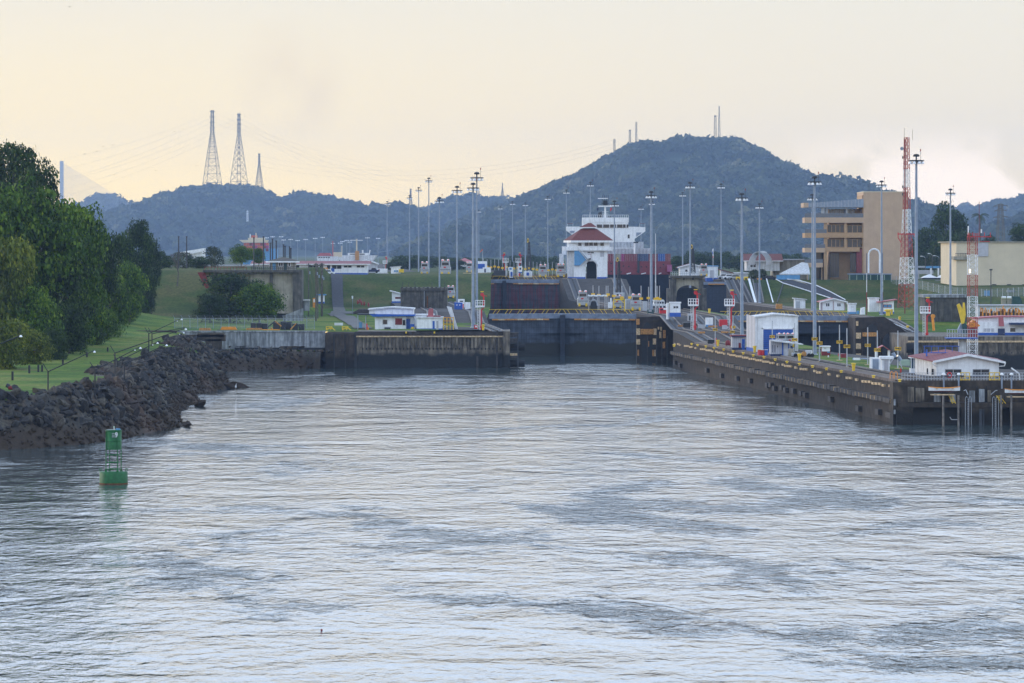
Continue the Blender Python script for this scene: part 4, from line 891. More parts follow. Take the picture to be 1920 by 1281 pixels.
    for dr in doors:
        p, q, a, b_ = dr[:4]; m_ = dr[4] if len(dr) > 4 else 'blue'
        dd = MB().pb(p, q, a, b_, d, .1, M[m_], off=-.07).build('door', parent=t_)
        MB().box(PX(q, d) - .22, PX(q, d) - .12, d - .12, d - .07, (PZ(a, d) + PZ(b_, d)) / 2 - .1, (PZ(a, d) + PZ(b_, d)) / 2, M['ltsteel']).build('handle', parent=dd)
    return t_
# --- control tower on the centre wall
d = 1206
t_ = thing('control_tower', 'white lock control house with red hipped roof and arched passage', 'control tower', (PX(1106, d), d, 15.6))
S1 = [(1076, 523), (1098, 523), (1098, 505)] + [(1108.5 - 10.5 * math.cos(a), 500 - 11 * math.sin(a)) for a in [i * math.pi / 12 for i in range(1, 12)]] + [(1119, 505), (1119, 523), (1139, 523), (1139, 470), (1076, 470)]
MB().pprism(S1, d, 8, M['white']).build('wall', parent=t_)
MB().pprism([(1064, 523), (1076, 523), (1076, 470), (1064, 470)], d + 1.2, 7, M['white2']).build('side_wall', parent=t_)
arc = [(1108.5 - r_ * math.cos(a), 500 - (r_ + .6) * math.sin(a)) for r_, rg in ((12.6, 1), (10.6, -1)) for a in [i * math.pi / 12 for i in range(0, 13)][::rg]]
MB().pprism(arc, d - .15, .15, M['white2']).build('arch_moulding', parent=t_)
for a, b_ in ((1064.4, 1097.6), (1119.4, 1139)): MB().pb(a, b_, 519.6, 523.2, d, .2, M['blue'], off=-.05).build('base_band', parent=t_)
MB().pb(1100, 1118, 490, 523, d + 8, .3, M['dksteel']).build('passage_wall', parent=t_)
MB().pprism([(1056, 463), (1149, 463), (1149, 470), (1056, 470)], d - 1.2, 10.5, M['white']).build('balcony', parent=t_)
MB().pprism([(1064, 452), (1143, 452), (1143, 463), (1064, 463)], d, 8, M['white']).build('upper_wall', parent=t_)
for a, b_, n in ((1083, 1091, 1), (1095.5, 1121, 3), (1125, 1133, 1)): window(t_, a, b_, 453.5, 462, d, n, 'white2', 'glass', .16)
window(t_, 1101, 1114, 472, 475.5, d, 2, 'white2', 'glass', .1); window(t_, 1125, 1133, 471.5, 482, d, 2, 'white2', 'offwhite', .12)
mb = MB(); mb.pprism([(1077, 469.6), (1085, 469.6), (1102, 484), (1087, 498), (1077, 498)], d - 1.0, 1.0, M['ltblue']); bs = mb.build('blue_stair_enclosure', parent=t_)
mb = MB(); mb.tube((PX(1084, d), d - 1.3, PZ(463, d)), (PX(1103, d), d - 1.3, PZ(486, d)), .14, M['white'], n=5); mb.tube((PX(1084, d), d - 1.3, PZ(468, d)), (PX(1101, d), d - 1.3, PZ(488, d)), .12, M['white2'], n=5)
mb.pb(1100, 1108, 484.5, 486.5, d - 1.3, 1.3, M['dksteel']); mb.tube((PX(1108, d), d - 1.3, PZ(485, d)), (PX(1108, d), d - 1.3, PZ(476, d)), .06, M['dkred'], n=4); mb.tube((PX(1102, d), d - 1.3, PZ(477, d)), (PX(1108, d), d - 1.3, PZ(477, d)), .06, M['dkred'], n=4)
mb.build('outside_stair', parent=t_)
xa, xb = PX(1057, d), PX(1150, d); z0 = PZ(451, d); ya, yb = d - 2, d + 11; zt = PZ(429, d); xm0, xm1 = PX(1090, d), PX(1119, d)
v = [(xa, ya + 4, z0), (PX(1070, d), ya, z0), (xb, ya, z0), (xb, yb, z0), (xa, yb, z0), (xm0, d + 3.2, zt), (xm1, d + 3.2, zt), (xm1, d + 6.2, zt), (xm0, d + 6.2, zt)]
rf = MB().add(v, [(1, 2, 6, 5), (0, 1, 5), (2, 3, 7, 6), (3, 4, 8, 7), (4, 0, 5, 8), (5, 6, 7, 8), (0, 4, 3, 2, 1)], M['tile']).build('roof', parent=t_)
MB().slab([(xa + .05, ya + 4), (PX(1070, d), ya + .05), (xb - .05, ya + .05), (xb - .05, yb), (xa + .05, yb)], z0 - .62, z0 - .003, M['white']).build('fascia', parent=rf)
MB().box(xm0 + .4, xm1 - .4, d + 3.4, d + 6, zt, PZ(425.5, d), M['offwhite']).build('vent_band', parent=rf)
z2, z3 = PZ(426, d), PZ(418, d); a0, a1 = PX(1086, d), PX(1120, d)
MB().add([(a0, d + 2.4, z2), (a1, d + 2.4, z2), (a1, d + 7, z2), (a0, d + 7, z2), (PX(1104, d), d + 4.7, z3), (PX(1109, d), d + 4.7, z3)], [(0, 1, 5, 4), (1, 2, 5), (2, 3, 4, 5), (3, 0, 4), (0, 3, 2, 1)], M['tile']).build('cupola_roof', parent=rf)
MB().box(a0, a1, d + 2.3, d + 2.39, z2 - .25, z2 + .02, M['white']).build('cupola_fascia', parent=rf)
mb = MB(); mb.tube((PX(1106.5, d), d + 4.7, z3 - .1), (PX(1106.5, d), d + 4.7, PZ(398, d)), .12, M['white2'], .05, n=6)
for o_ in (-2.4, 2.4): mb.tube((PX(1106.5 + o_, d), d + 4.7, z3 - .6), (PX(1106.5, d), d + 4.7, PZ(408, d)), .08, M['white'], n=4)
mb.build('mast', parent=rf)
# --- west plateau: long office
d = 1152
wins = [(545, 562, 497, 505, 2), (578, 596, 497, 505, 2), (599, 607, 497, 505, 1), (612, 620, 497, 505, 1), (622, 641, 497, 505, 2), (644, 660, 497.5, 502.5, 2), (668, 684, 497.5, 502.5, 2)]
bldg('office_building', 'long low white office with blue base band and maroon roof on the left plateau', 'building', 476, 688, 495, 515.5, d, 12, band=512, roof='ridge', ridge=489.5, rooff='maroon', oh=1.0, wins=wins, doors=[(570, 576, 502, 515.2), (621, 627, 503, 515.2)])
MB_ = bldg('hip_pavilion', 'cream pavilion with grey hipped roof standing on the concrete abutment', 'pavilion', 508, 553, 490, 507, 956, 6, wall='beigewall', roof='hip', ridge=482, rooff='bark', oh=1.2, wins=[(522, 531, 492, 500, 2), (540, 545, 492, 500, 1)], doors=[(511, 517, 493, 506.8, 'ltblue'), (532, 538, 494, 506.8, 'dkgreen')])
bldg('small_office', 'pale gabled house with dark roof edge behind the long white office', 'building', 668, 706, 494, 512, 1230, 10, wall='offwhite', roof='gable', ridge=487.5, rooff='navy', oh=.7)
bldg('hut', 'small white hut with blue window near the yellow machinery on the left plateau', 'hut', 733, 750, 503, 516, 1180, 4, roof='shed', ridge=(502, 500.5), rooff='white2', oh=.3, wins=[(738, 747, 506, 511, 2, 'white', 'ltblue')])
t_ = bldg('warehouse', 'plain white sloped wall building peeking over the trees at left', 'building', 360, 379, 474, 492, 1250, 14, wall='white', roof='shed', ridge=(472, 467), rooff='white', oh=0)
MB().pprism([(330, 474), (379, 466), (379, 472), (345, 480)], 1249, 14, M['white']).build('roof_wing', parent=t_)
# --- abutment
t_ = thing('concrete_abutment', 'old beige concrete abutment with pillars and overhanging deck behind the bush', 'abutment', (PX(500, 952), 952, 7.5)); d = 952
MB().pb(470, 556, 511, 588, d, 14, M['beigewall']).build('wall', parent=t_)
MB().pprism([(384, 510), (470, 510), (470, 560), (425, 530), (384, 517)], d + 1, 12, M['beigewall']).build('side_wall', parent=t_)
for a in (404, 506): MB().pb(a, a + 6, 511, 560, d, .5, M['concrete'], off=-.5).build('pillar', parent=t_)
MB().pb(549, 566, 506, 592, d - 1, 8, M['concrete']).build('corner_pier', parent=t_)
MB().pb(380, 560, 506.5, 511, d - 1.6, 18, M['concrete']).build('deck_slab', parent=t_)
for a in (418, 436, 460, 476, 490, 524, 540): MB().pb(a, a + 4, 511, 514, d - 1.5, 1.5, M['concrete']).build('bracket', parent=t_)
mb = MB()
for k in range(24): x = PX(472 + k * 3.6, d - 1.5); mb.box(x - .06, x + .06, d - 1.5, d - 1.38, PZ(506.5, d), PZ(500, d), M['dksteel'])
for q in (500, 503): mb.box(PX(472, d), PX(558, d), d - 1.5, d - 1.4, PZ(q, d) - .05, PZ(q, d) + .05, M['dksteel'])
mb.build('railing', parent=t_)
mb = MB()
for k in range(14): x = PX(384 + k * 6, d - 1.5); mb.box(x - .05, x + .05, d - 1.5, d - 1.4, PZ(506.5, d), PZ(500.5, d), M['dkred'])
mb.box(PX(384, d), PX(462, d), d - 1.5, d - 1.4, PZ(500.8, d) - .05, PZ(500.8, d) + .06, M['dkred']); mb.build('red_railing', parent=t_)
MB().pprism([(370, 511), (384, 510), (392, 540), (386, 541)], d - 1, 1.5, M['dkred']).build('chute', parent=t_)
MB().pprism([(531, 592), (568, 578), (568, 602), (531, 606)], 930, 1.2, M['greywall']).build('wing_wall', parent=t_)
tag(MB().pb(569, 579, 563, 583, 955, 3, M['greywall']).pb(568, 580, 562, 564, 954.5, 4, M['white2']).build('concrete_kiosk'), 'small grey concrete kiosk right of the abutment corner', 'kiosk')
# roof posts on pavilion deck
for i, (px, top, dd) in enumerate([(476, 447, 1004), (494, 445, 1006), (507, 457, 1010), (511, 449, 1010), (518, 453, 1012), (531.5, 460, 1020), (534.5, 463, 1020), (543, 464, 1020), (545.5, 467, 1020), (335, 445, 1060), (350, 445, 1060)]):
    mb = MB(); mb.tube((PX(px, dd), dd, 17), (PX(px, dd), dd, PZ(top, dd)), .16, M['dksteel'], n=6); mb.tube((PX(px, dd), dd, PZ(top, dd)), (PX(px, dd), dd, PZ(top, dd) + .25), .24, M['dksteel'], n=6)
    tag(mb.build('steel_post'), ['tall dark post at the left end of the abutment deck', 'second tall post over the round green tree', 'short post just left of the third tall post', 'third tall post left of the pavilion roof', 'post rising at the left eave of the pavilion', 'thick post behind the pavilion peak', 'post close right of the peak post', 'post above the right slope of the pavilion roof', 'rightmost short post above the pavilion roof', 'left dark pole before the plain white building', 'right dark pole before the plain white building'][i], 'post', 'dark posts around the pavilion')
# --- paths on the slope
def gz(x, d): return float(lawn_h(np.array([x]), np.array([float(d)]))[0])
def path_strip(nm, pts, m_, lab=None, lift=.18):
    mb = MB()
    for (a0, b0, d0), (a1, b1, d1) in zip(pts, pts[1:]):
        for s_ in range(6):
            f0, f1 = s_ / 6, (s_ + 1) / 6; da, db = d0 + (d1 - d0) * f0, d0 + (d1 - d0) * f1
            la, ra, lb, rb = (a0 + (a1 - a0) * f0, b0 + (b1 - b0) * f0, a0 + (a1 - a0) * f1, b0 + (b1 - b0) * f1)
            v = [(PX(la, da), da), (PX(ra, da), da), (PX(rb, db), db), (PX(lb, db), db)]
            mb.add([(x, y, gz(x, y) + lift) for x, y in v], [(0, 1, 2, 3)], m_)
    tag(mb.build(nm), kind='structure')
path_strip('paved_path', [(624, 645, 1090), (622, 643, 1115), (620, 642, 1143)], M['asphalt'])
path_strip('gravel_road', [(664, 700, 840), (648, 680, 900), (628, 664, 960), (612, 640, 1010)], M['road'])
path_strip('gravel_road', [(618, 700, 1002), (622, 690, 1040)], M['road'], lift=.22)
path_strip('gravel_road', [(625, 648, 1040), (624, 646, 1090)], M['road'])
# --- west quay buildings
d = 838
t_ = bldg('quay_office', 'white quay office with low gable, blue eave and brown shutter above the left approach wall', 'building', 703, 762, 591, 620.5, d, 9, wall='white', wins=[(717, 727, 599, 609, 1, 'white2', 'glass')], doors=[(761.5, 762, 599, 619)])
MB().pprism([(692, 589), (777, 590), (777, 593), (700, 594)], d - 1.2, 11, M['blue']).build('eave_roof', parent=t_)
MB().pprism([(692, 580), (735, 576.5), (775, 579), (775, 590), (692, 590)], d + 1, 8, M['white']).build('upper_wall', parent=t_)
MB().pprism([(690, 579), (735, 575.3), (777, 578), (777, 580.5), (735, 577.5), (690, 581.5)], d + .4, 9.5, M['white2']).build('upper_roof', parent=t_)
MB().pb(741, 754, 597, 609, d, .2, M['dkred'], off=-.1).build('shutter', parent=t_); MB().pb(755, 760, 600, 610, d, .2, M['black'], off=-.1).build('dark_window', parent=t_)
MB().pb(762, 769, 598, 619, d + 1, .3, M['blue'], off=-.2).build('door', parent=t_); MB().pb(762, 777, 594, 620.5, d + 1, 7, M['white']).build('side_wing', parent=t_)
MB().pb(670, 703, 588.5, 591, d - .5, 8, M['dksteel']).build('carport_roof', parent=t_)
mb = MB()
for q in (671, 686): mb.tube((PX(q, d), d, 7.4), (PX(q, d), d, PZ(590, d)), .1, M['steel'], n=6)
mb.build('carport_post', parent=t_)
MB().pprism([(661, 586), (672, 580), (692, 580), (692, 588), (664, 588)], d + 6, 4, M['dktimber']).build('tarp_pile', parent=t_)
t_ = bldg('quay_office', 'smaller white office with sign panel on its roof and blue-green door', 'building', 781, 829, 597, 620.2, 835, 6, wall='white', band=616, roof='flat', rooff='white2', oh=.25, doors=[(811, 815, 602, 620), (818, 822, 602, 620, 'offwhite')])
MB().pb(800, 826, 592, 597, 836, 3, M['dkred']).build('roof_crest', parent=t_); sg = MB().pprism([(802, 594), (804, 579), (812, 578.5), (813, 595)], 835.5, .3, M['pinkroof']).build('roof_sign', parent=t_)
bldg('shed', 'long low white shed wing behind the roof sign of the quay office', 'shed', 770, 812, 592, 612, 846, 6, wall='white2', roof='flat', rooff='white', oh=.2)
bldg('hut', 'small white hut with slanted roof left of the grey concrete tower', 'hut', 735, 752, 549, 568, 1012, 5, band=565, roof='shed', ridge=(547.5, 552), rooff='white2', oh=.6, wins=[(741, 751, 557, 560.5, 2, 'dkred', 'glass')])
# concrete tower
t_ = thing('concrete_tower', 'stained grey concrete tower with ribs and crenellated rim behind the quay offices', 'tower', (PX(794, 985), 985, 7.4)); d = 985
MB().pb(751, 838, 545, 612, d, 12, M['concrete']).build('wall', parent=t_)
MB().pb(750.4, 838.6, 540, 545, d - .5, 13, M['concrete']).build('rim', parent=t_)
for k in range(11): MB().pb(752 + k * 8, 756 + k * 8, 537.8, 540, d - .5, .8, M['concrete']).build('merlon', parent=t_)
for q in (773, 786.5, 800.5, 814, 827): MB().pb(q, q + 1.6, 555, 610, d, .3, M['rust' if q == 800.5 else 'concrete'], off=-.3).build('rib', parent=t_)
mb = MB(); mb.tube((PX(795.5, d), d - .5, 8), (PX(795.5, d), d - .5, PZ(546, d)), .1, M['greywall'], n=6); mb.build('drain_pipe', parent=t_)
mb = MB()
for q in (755, 766, 778, 810, 834): mb.tube((PX(q, d), d, PZ(538, d)), (PX(q, d), d, PZ(529, d)), .06, M['dksteel'], n=4)
mb.build('railing_posts', parent=t_)
# upper west wall end, dark ribbed
t_ = thing('wall_end', 'dark ribbed end of the upper left lock wall below the locomotives', 'wall', (PX(811, 1148), 1148, 9.8)); d = 1148
for k in range(11): MB().pb(778 + k * 6, 783.4 + k * 6, 517.5 + (k > 8) * 2, 560, d, 1.2 + (k % 3) * .3, M['lockwall'], off=-.2 * (k % 2)).build('buttress', parent=t_)
# --- visitor building
d = 1200
t_ = thing('visitor_building', 'tan five-storey visitor building with open balconies and a blank tower block', 'building', (PX(1600, d), d, 15))
MB().pb(1619, 1703, 360, 536, d, 22, M['tan']).build('tower_block', parent=t_)
MB().pb(1618.5, 1703.5, 359, 360.6, d - .1, 22.3, M['cream']).build('parapet', parent=t_)
MB().pb(1616.4, 1619, 366, 536, d + .6, 18, M['tan2']).build('return_wall', parent=t_)
MB().pb(1556, 1617, 392, 534, d + 5, 14, M['tan2']).build('core_wall', parent=t_)
MB().pprism([(1516, 381), (1619, 373), (1619, 389), (1516, 389)], d - .5, 14, M['steel']).build('metal_roof', parent=t_)
MB().pb(1507, 1516.5, 380.5, 389, d - .4, 12, M['tan']).build('roof_nose', parent=t_)
for k in range(16): x = 1520 + k * 6.4; MB().pprism([(x, 380.6 - (x - 1516) * .0777), (x + .6, 380.6 - (x - 1516) * .0777), (x + .6, 389), (x, 389)], d - .62, .12, M['ltsteel']).build('roof_seam', parent=t_)
for a, b_, c_, e_, g_, nm in ((1509, 1619, 408, 418, 400, 'balcony'), (1509, 1619, 437, 446, 430, 'balcony'), (1509, 1547, 465, 473.5, 458, 'balcony'), (1508, 1543, 493, 501.5, 486, 'balcony')):
    bl = MB().pb(a, b_, c_, e_, d, 10, M['tan' if c_ != 437 else 'tan2']).build(nm, parent=t_)
    MB().pb(a, min(b_, 1550 if c_ > 410 else 1619), g_, c_, d + .1, .06, M['glassblue']).build('glass_railing', parent=bl)
for a, b_ in ((1540, 1546), (1549, 1552), (1586, 1589)): MB().pb(a, b_, 389, 408, d + 1, 1, M['ltsteel']).build('column', parent=t_)
for a, b_, c_, e_ in ((1545, 1551, 418, 534), (1583, 1588, 418, 468)): MB().pb(a, b_, c_, e_, d + .5, 1, M['tan2']).build('column', parent=t_)
MB().pb(1547, 1612, 464.5, 472, d + .3, 3, M['tan2']).build('spandrel', parent=t_)
for a, b_, c_, e_, n in ((1551, 1583, 421, 436.5, 4), (1588.5, 1617, 422, 437, 3), (1551, 1583, 448, 464, 4), (1588.5, 1617, 448, 464.5, 3), (1556, 1573, 475, 520, 2), (1594, 1605, 475, 510, 2)): window(t_, a, b_, c_, e_, d + 1.4, n, 'tan2' if e_ < 470 else 'dksteel', 'glass', .14)
for k in range(9): window(t_, 1540 + k * 7, 1546 + k * 7, 392, 408, d + 4.7, 1, 'ltsteel', 'glassblue', .2)
MB().pb(1606, 1617, 467, 512, d + .8, 5, M['maroon']).build('brown_panel', parent=t_)
MB().pb(1530, 1547, 473, 534, d + 6, 6, M['glass']).build('recessed_glazing', parent=t_)
for q in (1513, 1528, 1540): MB().pb(q, q + 2.2, 501, 533, d + 2, .6, M['tan']).build('column', parent=t_)
mb = MB(); P_ = [(1628.5, 512)] + [(1639 - 10.5 * math.cos(a), 478 - 11 * math.sin(a)) for a in [i * math.pi / 10 for i in range(11)]] + [(1649.5, 512)]
mb.path([(PX(a, 1196), 1196, PZ(b_, 1196)) for a, b_ in P_], .28, M['white'], n=8); mb.build('white_arch', parent=t_)
mb = MB(); mb.tube((PX(1629, d), d + 2, PZ(360, d)), (PX(1629, d), d + 2, PZ(345, d)), .06, M['dksteel'], n=4); mb.tube((PX(1632, d), d + 2, PZ(360, d)), (PX(1632, d), d + 2, PZ(340, d)), .06, M['dksteel'], n=4); mb.build('roof_aerials', parent=t_)
# neighbours of the visitor building
t_ = bldg('hall', 'pale grey flat hall left of the balconies', 'building', 1452, 1512, 488, 528, 1218, 20, wall='beigewall', roof='flat', rooff='offwhite', oh=.6)
t_ = thing('canopy_tent', 'pale sloping fabric canopy in front of the visitor balconies', 'canopy', (PX(1490, 1194), 1194, 15.2)); d = 1194
MB().add([(PX(1461, d), d - 2, PZ(513, d)), (PX(1518, d), d - 2, PZ(513, d)), (PX(1518, d), d + 6, PZ(494, d)), (PX(1507, d), d + 6, PZ(491.5, d)), (PX(1461, d), d - 2, PZ(515, d)), (PX(1518, d), d - 2, PZ(515, d))], [(0, 1, 2, 3), (4, 5, 1, 0)], M['white2']).build('fabric', parent=t_)
mb = MB()
for q in (1463, 1480, 1498, 1515): mb.tube((PX(q, d), d - 2, 15), (PX(q, d), d - 2, PZ(515, d)), .08, M['steel'], n=5)
mb.build('posts', parent=t_)
tag(MB().pb(1456, 1500, 516, 530, 1191, .4, M['ltblue']).build('blue_screen'), 'blue-grey screen fence under the fabric canopy', 'screen')
# barrel roof
t_ = thing('barrel_vault', 'open arched steel canopy with curved ribs over a red-roofed house', 'canopy', (PX(1432, 1199), 1199, 15.3)); d = 1199
for k in range(7):
    mb = MB(); y = d + k * 1.8; o_ = k * 2.4; pts = [(PX(1405 + o_ + 16 - 17 * math.cos(a), d), y, PZ(497 - 24 * math.sin(a), d)) for a in [i * math.pi / 10 for i in range(11)]]; mb.path(pts, .13, M['ltsteel'], n=5); mb.build('rib', parent=t_)
mb = MB(); v = []
for y in (d + 1, d + 12):
    for a in [math.pi * (.28 + .36 * i / 8) for i in range(9)]: v.append((PX(1421 - 17 * math.cos(a) + (y - d) * 1.3, d), y, PZ(496 - 24.6 * math.sin(a), d)))
mb.add(v, [(i, i + 1, 10 + i, 9 + i) for i in range(8)], M['ltsteel']); mb.build('roof_sheet', parent=t_)
bldg('red_roof_house', 'house with red tiled roof behind the arched canopy', 'house', 1400, 1462, 489, 508, 1215, 12, wall='white2', roof='ridge', ridge=476, rooff='tile', oh=1, wins=[(1406, 1418, 494, 502, 2)])
bldg('white_hall', 'white and blue hall beside the flagpole behind the arch', 'building', 1325, 1346, 500, 528, 1215, 10, band=521, wall='white', roof='flat', rooff='ltblue', oh=.2, doors=[(1331, 1339, 507, 521, 'offwhite')])
bldg('red_gable_house', 'white house with low red gable roof left of the blue hall', 'house', 1275, 1318, 501, 522, 1225, 10, wall='white', roof='gable', ridge=495, rooff='tile', oh=.9, wins=[(1284, 1290, 505, 510, 1)])
bldg('low_house', 'low white house with red roof behind the parked cars', 'house', 1352, 1372, 514, 524, 1230, 8, wall='white', roof='shed', ridge=(507, 512), rooff='maroon', oh=.6)
bldg('low_house', 'long low white building right of the parked cars and left of the arched canopy', 'house', 1374, 1402, 513, 527, 1240, 8, wall='white2', roof='flat', rooff='white', oh=.3)
bldg('far_villa', 'distant pale villa with red roof in the trees beyond the left lock', 'house', 858, 884, 491, 500, 1900, 12, wall='white2', roof='hip', ridge=484, rooff='pinkroof', oh=1, wins=[(861, 870, 492, 496, 3), (873, 882, 492, 496, 3)])
# green enclosure, right-hand beige hall
t_ = bldg('green_enclosure', 'low dark green enclosure at the foot of the tan tower block', 'enclosure', 1593, 1671, 515, 530, 1192, 5, wall='dkgreen', roof='flat', rooff='steel', oh=.3)
for k in range(6): MB().pb(1593 + k * 13, 1594 + k * 13, 515.2, 530, 1191.8, .1, M['palegreen']).build('post', parent=t_)
t_ = bldg('beige_hall', 'large cream windowless hall with panel joints at the right edge', 'building', 1793, 1990, 455, 552, 1105, 40, wall='cream')
MB().pb(1832, 1853, 455, 481, 1105, .3, M['offwhite'], off=-.25).build('louvre_panel', parent=t_); MB().pb(1789, 1816, 481, 487, 1104, 8, M['beigewall']).build('canopy', parent=t_)
MB().pb(1788, 1990, 452.6, 455, 1104.6, 41, M['beigewall']).build('parapet', parent=t_)
for q in (1860, 1888, 1917): MB().pb(q, q + 8, 533, 534.5, 1105, .3, M['dksteel'], off=-.2).build('vent_slot', parent=t_)
mb = MB()
for k in range(9): mb.pb(1791 + k * 3.2, 1791.5 + k * 3.2, 475, 481, 1104.2, .1, M['dksteel'])
mb.pb(1791, 1817, 474.8, 475.6, 1104.2, .1, M['dksteel']); mb.build('railing', parent=t_)
bldg('gate_pavilion', 'grey flat-roofed entrance canopy between the tan tower and the trees', 'pavilion', 1712, 1750, 507, 514, 1240, 6, wall='offwhite')
for a in (1722, 1743, 1781): MB().pb(a, a + 1.6, 514, 532, 1240, .5, M['ltsteel']).build('column', parent=bpy.data.objects['gate_pavilion'])
for i, (a, b_) in enumerate(((1728, 1758), (1757, 1778))):
    t_ = thing('market_tent', ['pale peaked tent right of the radio tower', 'second pale peaked tent before the beige hall'][i], 'tent', (PX((a + b_) / 2, 1225), 1225, 15.3)); xm = PX((a + b_) / 2, 1225); x0, x1 = PX(a, 1225), PX(b_, 1225); zl, zt = PZ(521, 1225), PZ(514, 1225)
    MB().add([(x0, 1223, zl), (x1, 1223, zl), (x1, 1229, zl), (x0, 1229, zl), (xm, 1226, zt)], [(0, 1, 4), (1, 2, 4), (2, 3, 4), (3, 0, 4)], M['white']).build('roof', parent=t_)
    MB().pb(a + 1, b_ - 1, 521.2, 534, 1224, 4, M['navy']).build('side_wall', parent=t_)
tag(MB().pb(1710, 1747, 525, 534, 1215, 2, M['orange']).build('orange_barrier'), 'ochre barrier wall beside the radio tower base', 'wall')
tag(MB().pb(1736, 1768, 499, 503, 1300, 3, M['ltblue']).pb(1702, 1735, 499, 502, 1302, 3, M['ltsteel']).build('footbridge'), 'pale blue footbridge deck behind the entrance canopy', 'footbridge')
for i, q in enumerate((1744, 1758)): tag(MB().pb(q, q + 3, 503, 517, 1235, .2, M['white']).build('banner'), ['narrow white banner hanging left of its twin', 'narrow white banner with red print nearer the pole'][i], 'banner')
# --- mid level right bank houses
bldg('track_house', 'white gabled house with maroon corner posts on the right lock wall lawn', 'house', 1541, 1585, 566, 582, 965, 8, wall='white', roof='gable', ridge=560.5, rooff='pinkroof', oh=.6, wins=[(1548, 1556, 568, 575.5, 2, 'white', 'glass'), (1569, 1577, 568, 575.5, 2, 'white', 'glass')], doors=[(1538, 1541, 568, 582, 'offwhite')])
for q in (1540.6, 1562, 1583.6): MB().pb(q, q + .8, 565, 582, 965, .1, M['dkred'], off=-.1).build('corner_post', parent=bpy.data.objects['track_house'])
bldg('hut', 'tiny white hut with pale blue door below the black path', 'hut', 1490, 1510, 562, 578.5, 985, 3, roof='shed', ridge=(560.5, 562.5), rooff='white2', oh=.4, doors=[(1492.5, 1500, 565, 578, 'ltsteel')])
bldg('hut', 'plain white block hut left of the maroon-edged shed', 'hut', 1630, 1648, 560.5, 585, 945, 4, roof='flat', rooff='white2', oh=.15)
bldg('shed', 'white shed with red and blue sloping roof near the striped radio tower', 'shed', 1652, 1676, 565, 588, 940, 5, roof='shed', ridge=(567, 563.5), rooff='pinkroof', band=585, oh=.7, wins=[(1656, 1672, 571, 577, 2, 'dkred', 'ltblue')])
bldg('booth', 'white and light blue booth with antenna beside the white house', 'booth', 1591, 1605, 571, 589, 935, 3, roof='flat', rooff='white2', oh=.2, band=585, bandm='ltblue', wins=[(1595, 1602, 574.5, 577, 1)])
tag(MB().pprism([(1613, 590), (1615, 578), (1622, 576), (1622, 590)], 930, 2, M['white']).build('control_cabinet'), 'leaning white control cabinet between the booth and the block hut', 'cabinet')
tag(MB().pb(1607, 1611, 583, 589, 932, 1.5, M['ltblue']).build('blue_bin'), 'small light blue bin beside the leaning white cabinet', 'bin')
# black curving path with white kerbs
def gz2(d): return float(np.interp(d, [q[0] for q in GRD], [q[1] for q in GRD]))
mb = MB(); kb = MB()
Lp = [(1455, 1191), (1468, 1185), (1500, 1178), (1540, 1169), (1575, 1161)]; Rp = [(1476, 1191), (1500, 1188), (1530, 1182), (1558, 1173), (1585, 1163)]
for i in range(4):
    q = [(Lp[i]), (Rp[i]), (Rp[i + 1]), (Lp[i + 1])]; P_ = [(PX(a, b_), b_, gz2(b_) + .15) for a, b_ in q]; mb.add(P_, [(3, 2, 1, 0)], M['asphalt'])
    for A, B in ((Lp[i], Lp[i + 1]), (Rp[i], Rp[i + 1])): kb.tube((PX(A[0], A[1]), A[1], gz2(A[1]) + .25), (PX(B[0], B[1]), B[1], gz2(B[1]) + .25), .16, M['white'], n=4)
kb.add([(PX(1480, 1190), 1189.5, gz2(1190) + .2), (PX(1500, 1190), 1189.5, gz2(1190) + .2), (PX(1516, 1181), 1181, gz2(1181) + .3), (PX(1510, 1184), 1184, gz2(1184) + .2)], [(3, 2, 1, 0)], M['beigewall'])
tag(mb.build('paved_path'), kind='structure'); tag(kb.build('kerb'), 'white kerbs edging the black path on the right slope', 'kerb')
tag(MB().tube((PX(1468, 1184), 1184, 14.1), (PX(1457, 1158), 1158, 8.9), .18, M['dksteel'], n=6).build('drain_channel'), 'dark drain running straight down the slope from the path', 'drain')
# --- arch of the old emergency structure
t_ = thing('concrete_arch', 'beige concrete arch bridge pier with railing beside the navy hull', 'arch', (PX(1294, 960), 960, 9.8)); d = 960
S1 = [(1262, 600), (1268, 600), (1268, 560)] + [(1291 - 22 * math.cos(a), 550 - 15 * math.sin(a)) for a in [i * math.pi / 14 for i in range(0, 15)]] + [(1313, 600), (1318, 600), (1318, 521), (1262, 521)]
MB().pprism(S1, d, 4, M['beigewall']).build('arch_wall', parent=t_)
for a, b_, c_ in ((1256, 1268, 524), (1251, 1262, 541), (1311, 1319, 524), (1316, 1325, 541)): MB().pb(a, b_, c_, 602, d - .6 - (c_ == 541) * .4, 5, M['concrete']).build('pier', parent=t_)
MB().pb(1256, 1320, 517, 521.5, d - 1.2, 7, M['concrete']).build('deck_slab', parent=t_)
for q in (1281, 1298): MB().pb(q, q + 3, 521.5, 525, d - 1, 1, M['concrete']).build('bracket', parent=t_)
mb = MB()
for k in range(17): mb.pb(1257 + k * 3.8, 1257.6 + k * 3.8, 509.5, 517, d - 1.1, .1, M['ltsteel'])
for q in (509.5, 513): mb.pb(1257, 1319, q, q + .6, d - 1.1, .1, M['ltsteel'])
mb.build('railing', parent=t_)
MB().pb(1268, 1313, 540, 600, d + 9, .5, M['gatedark']).build('inner_wall', parent=t_)
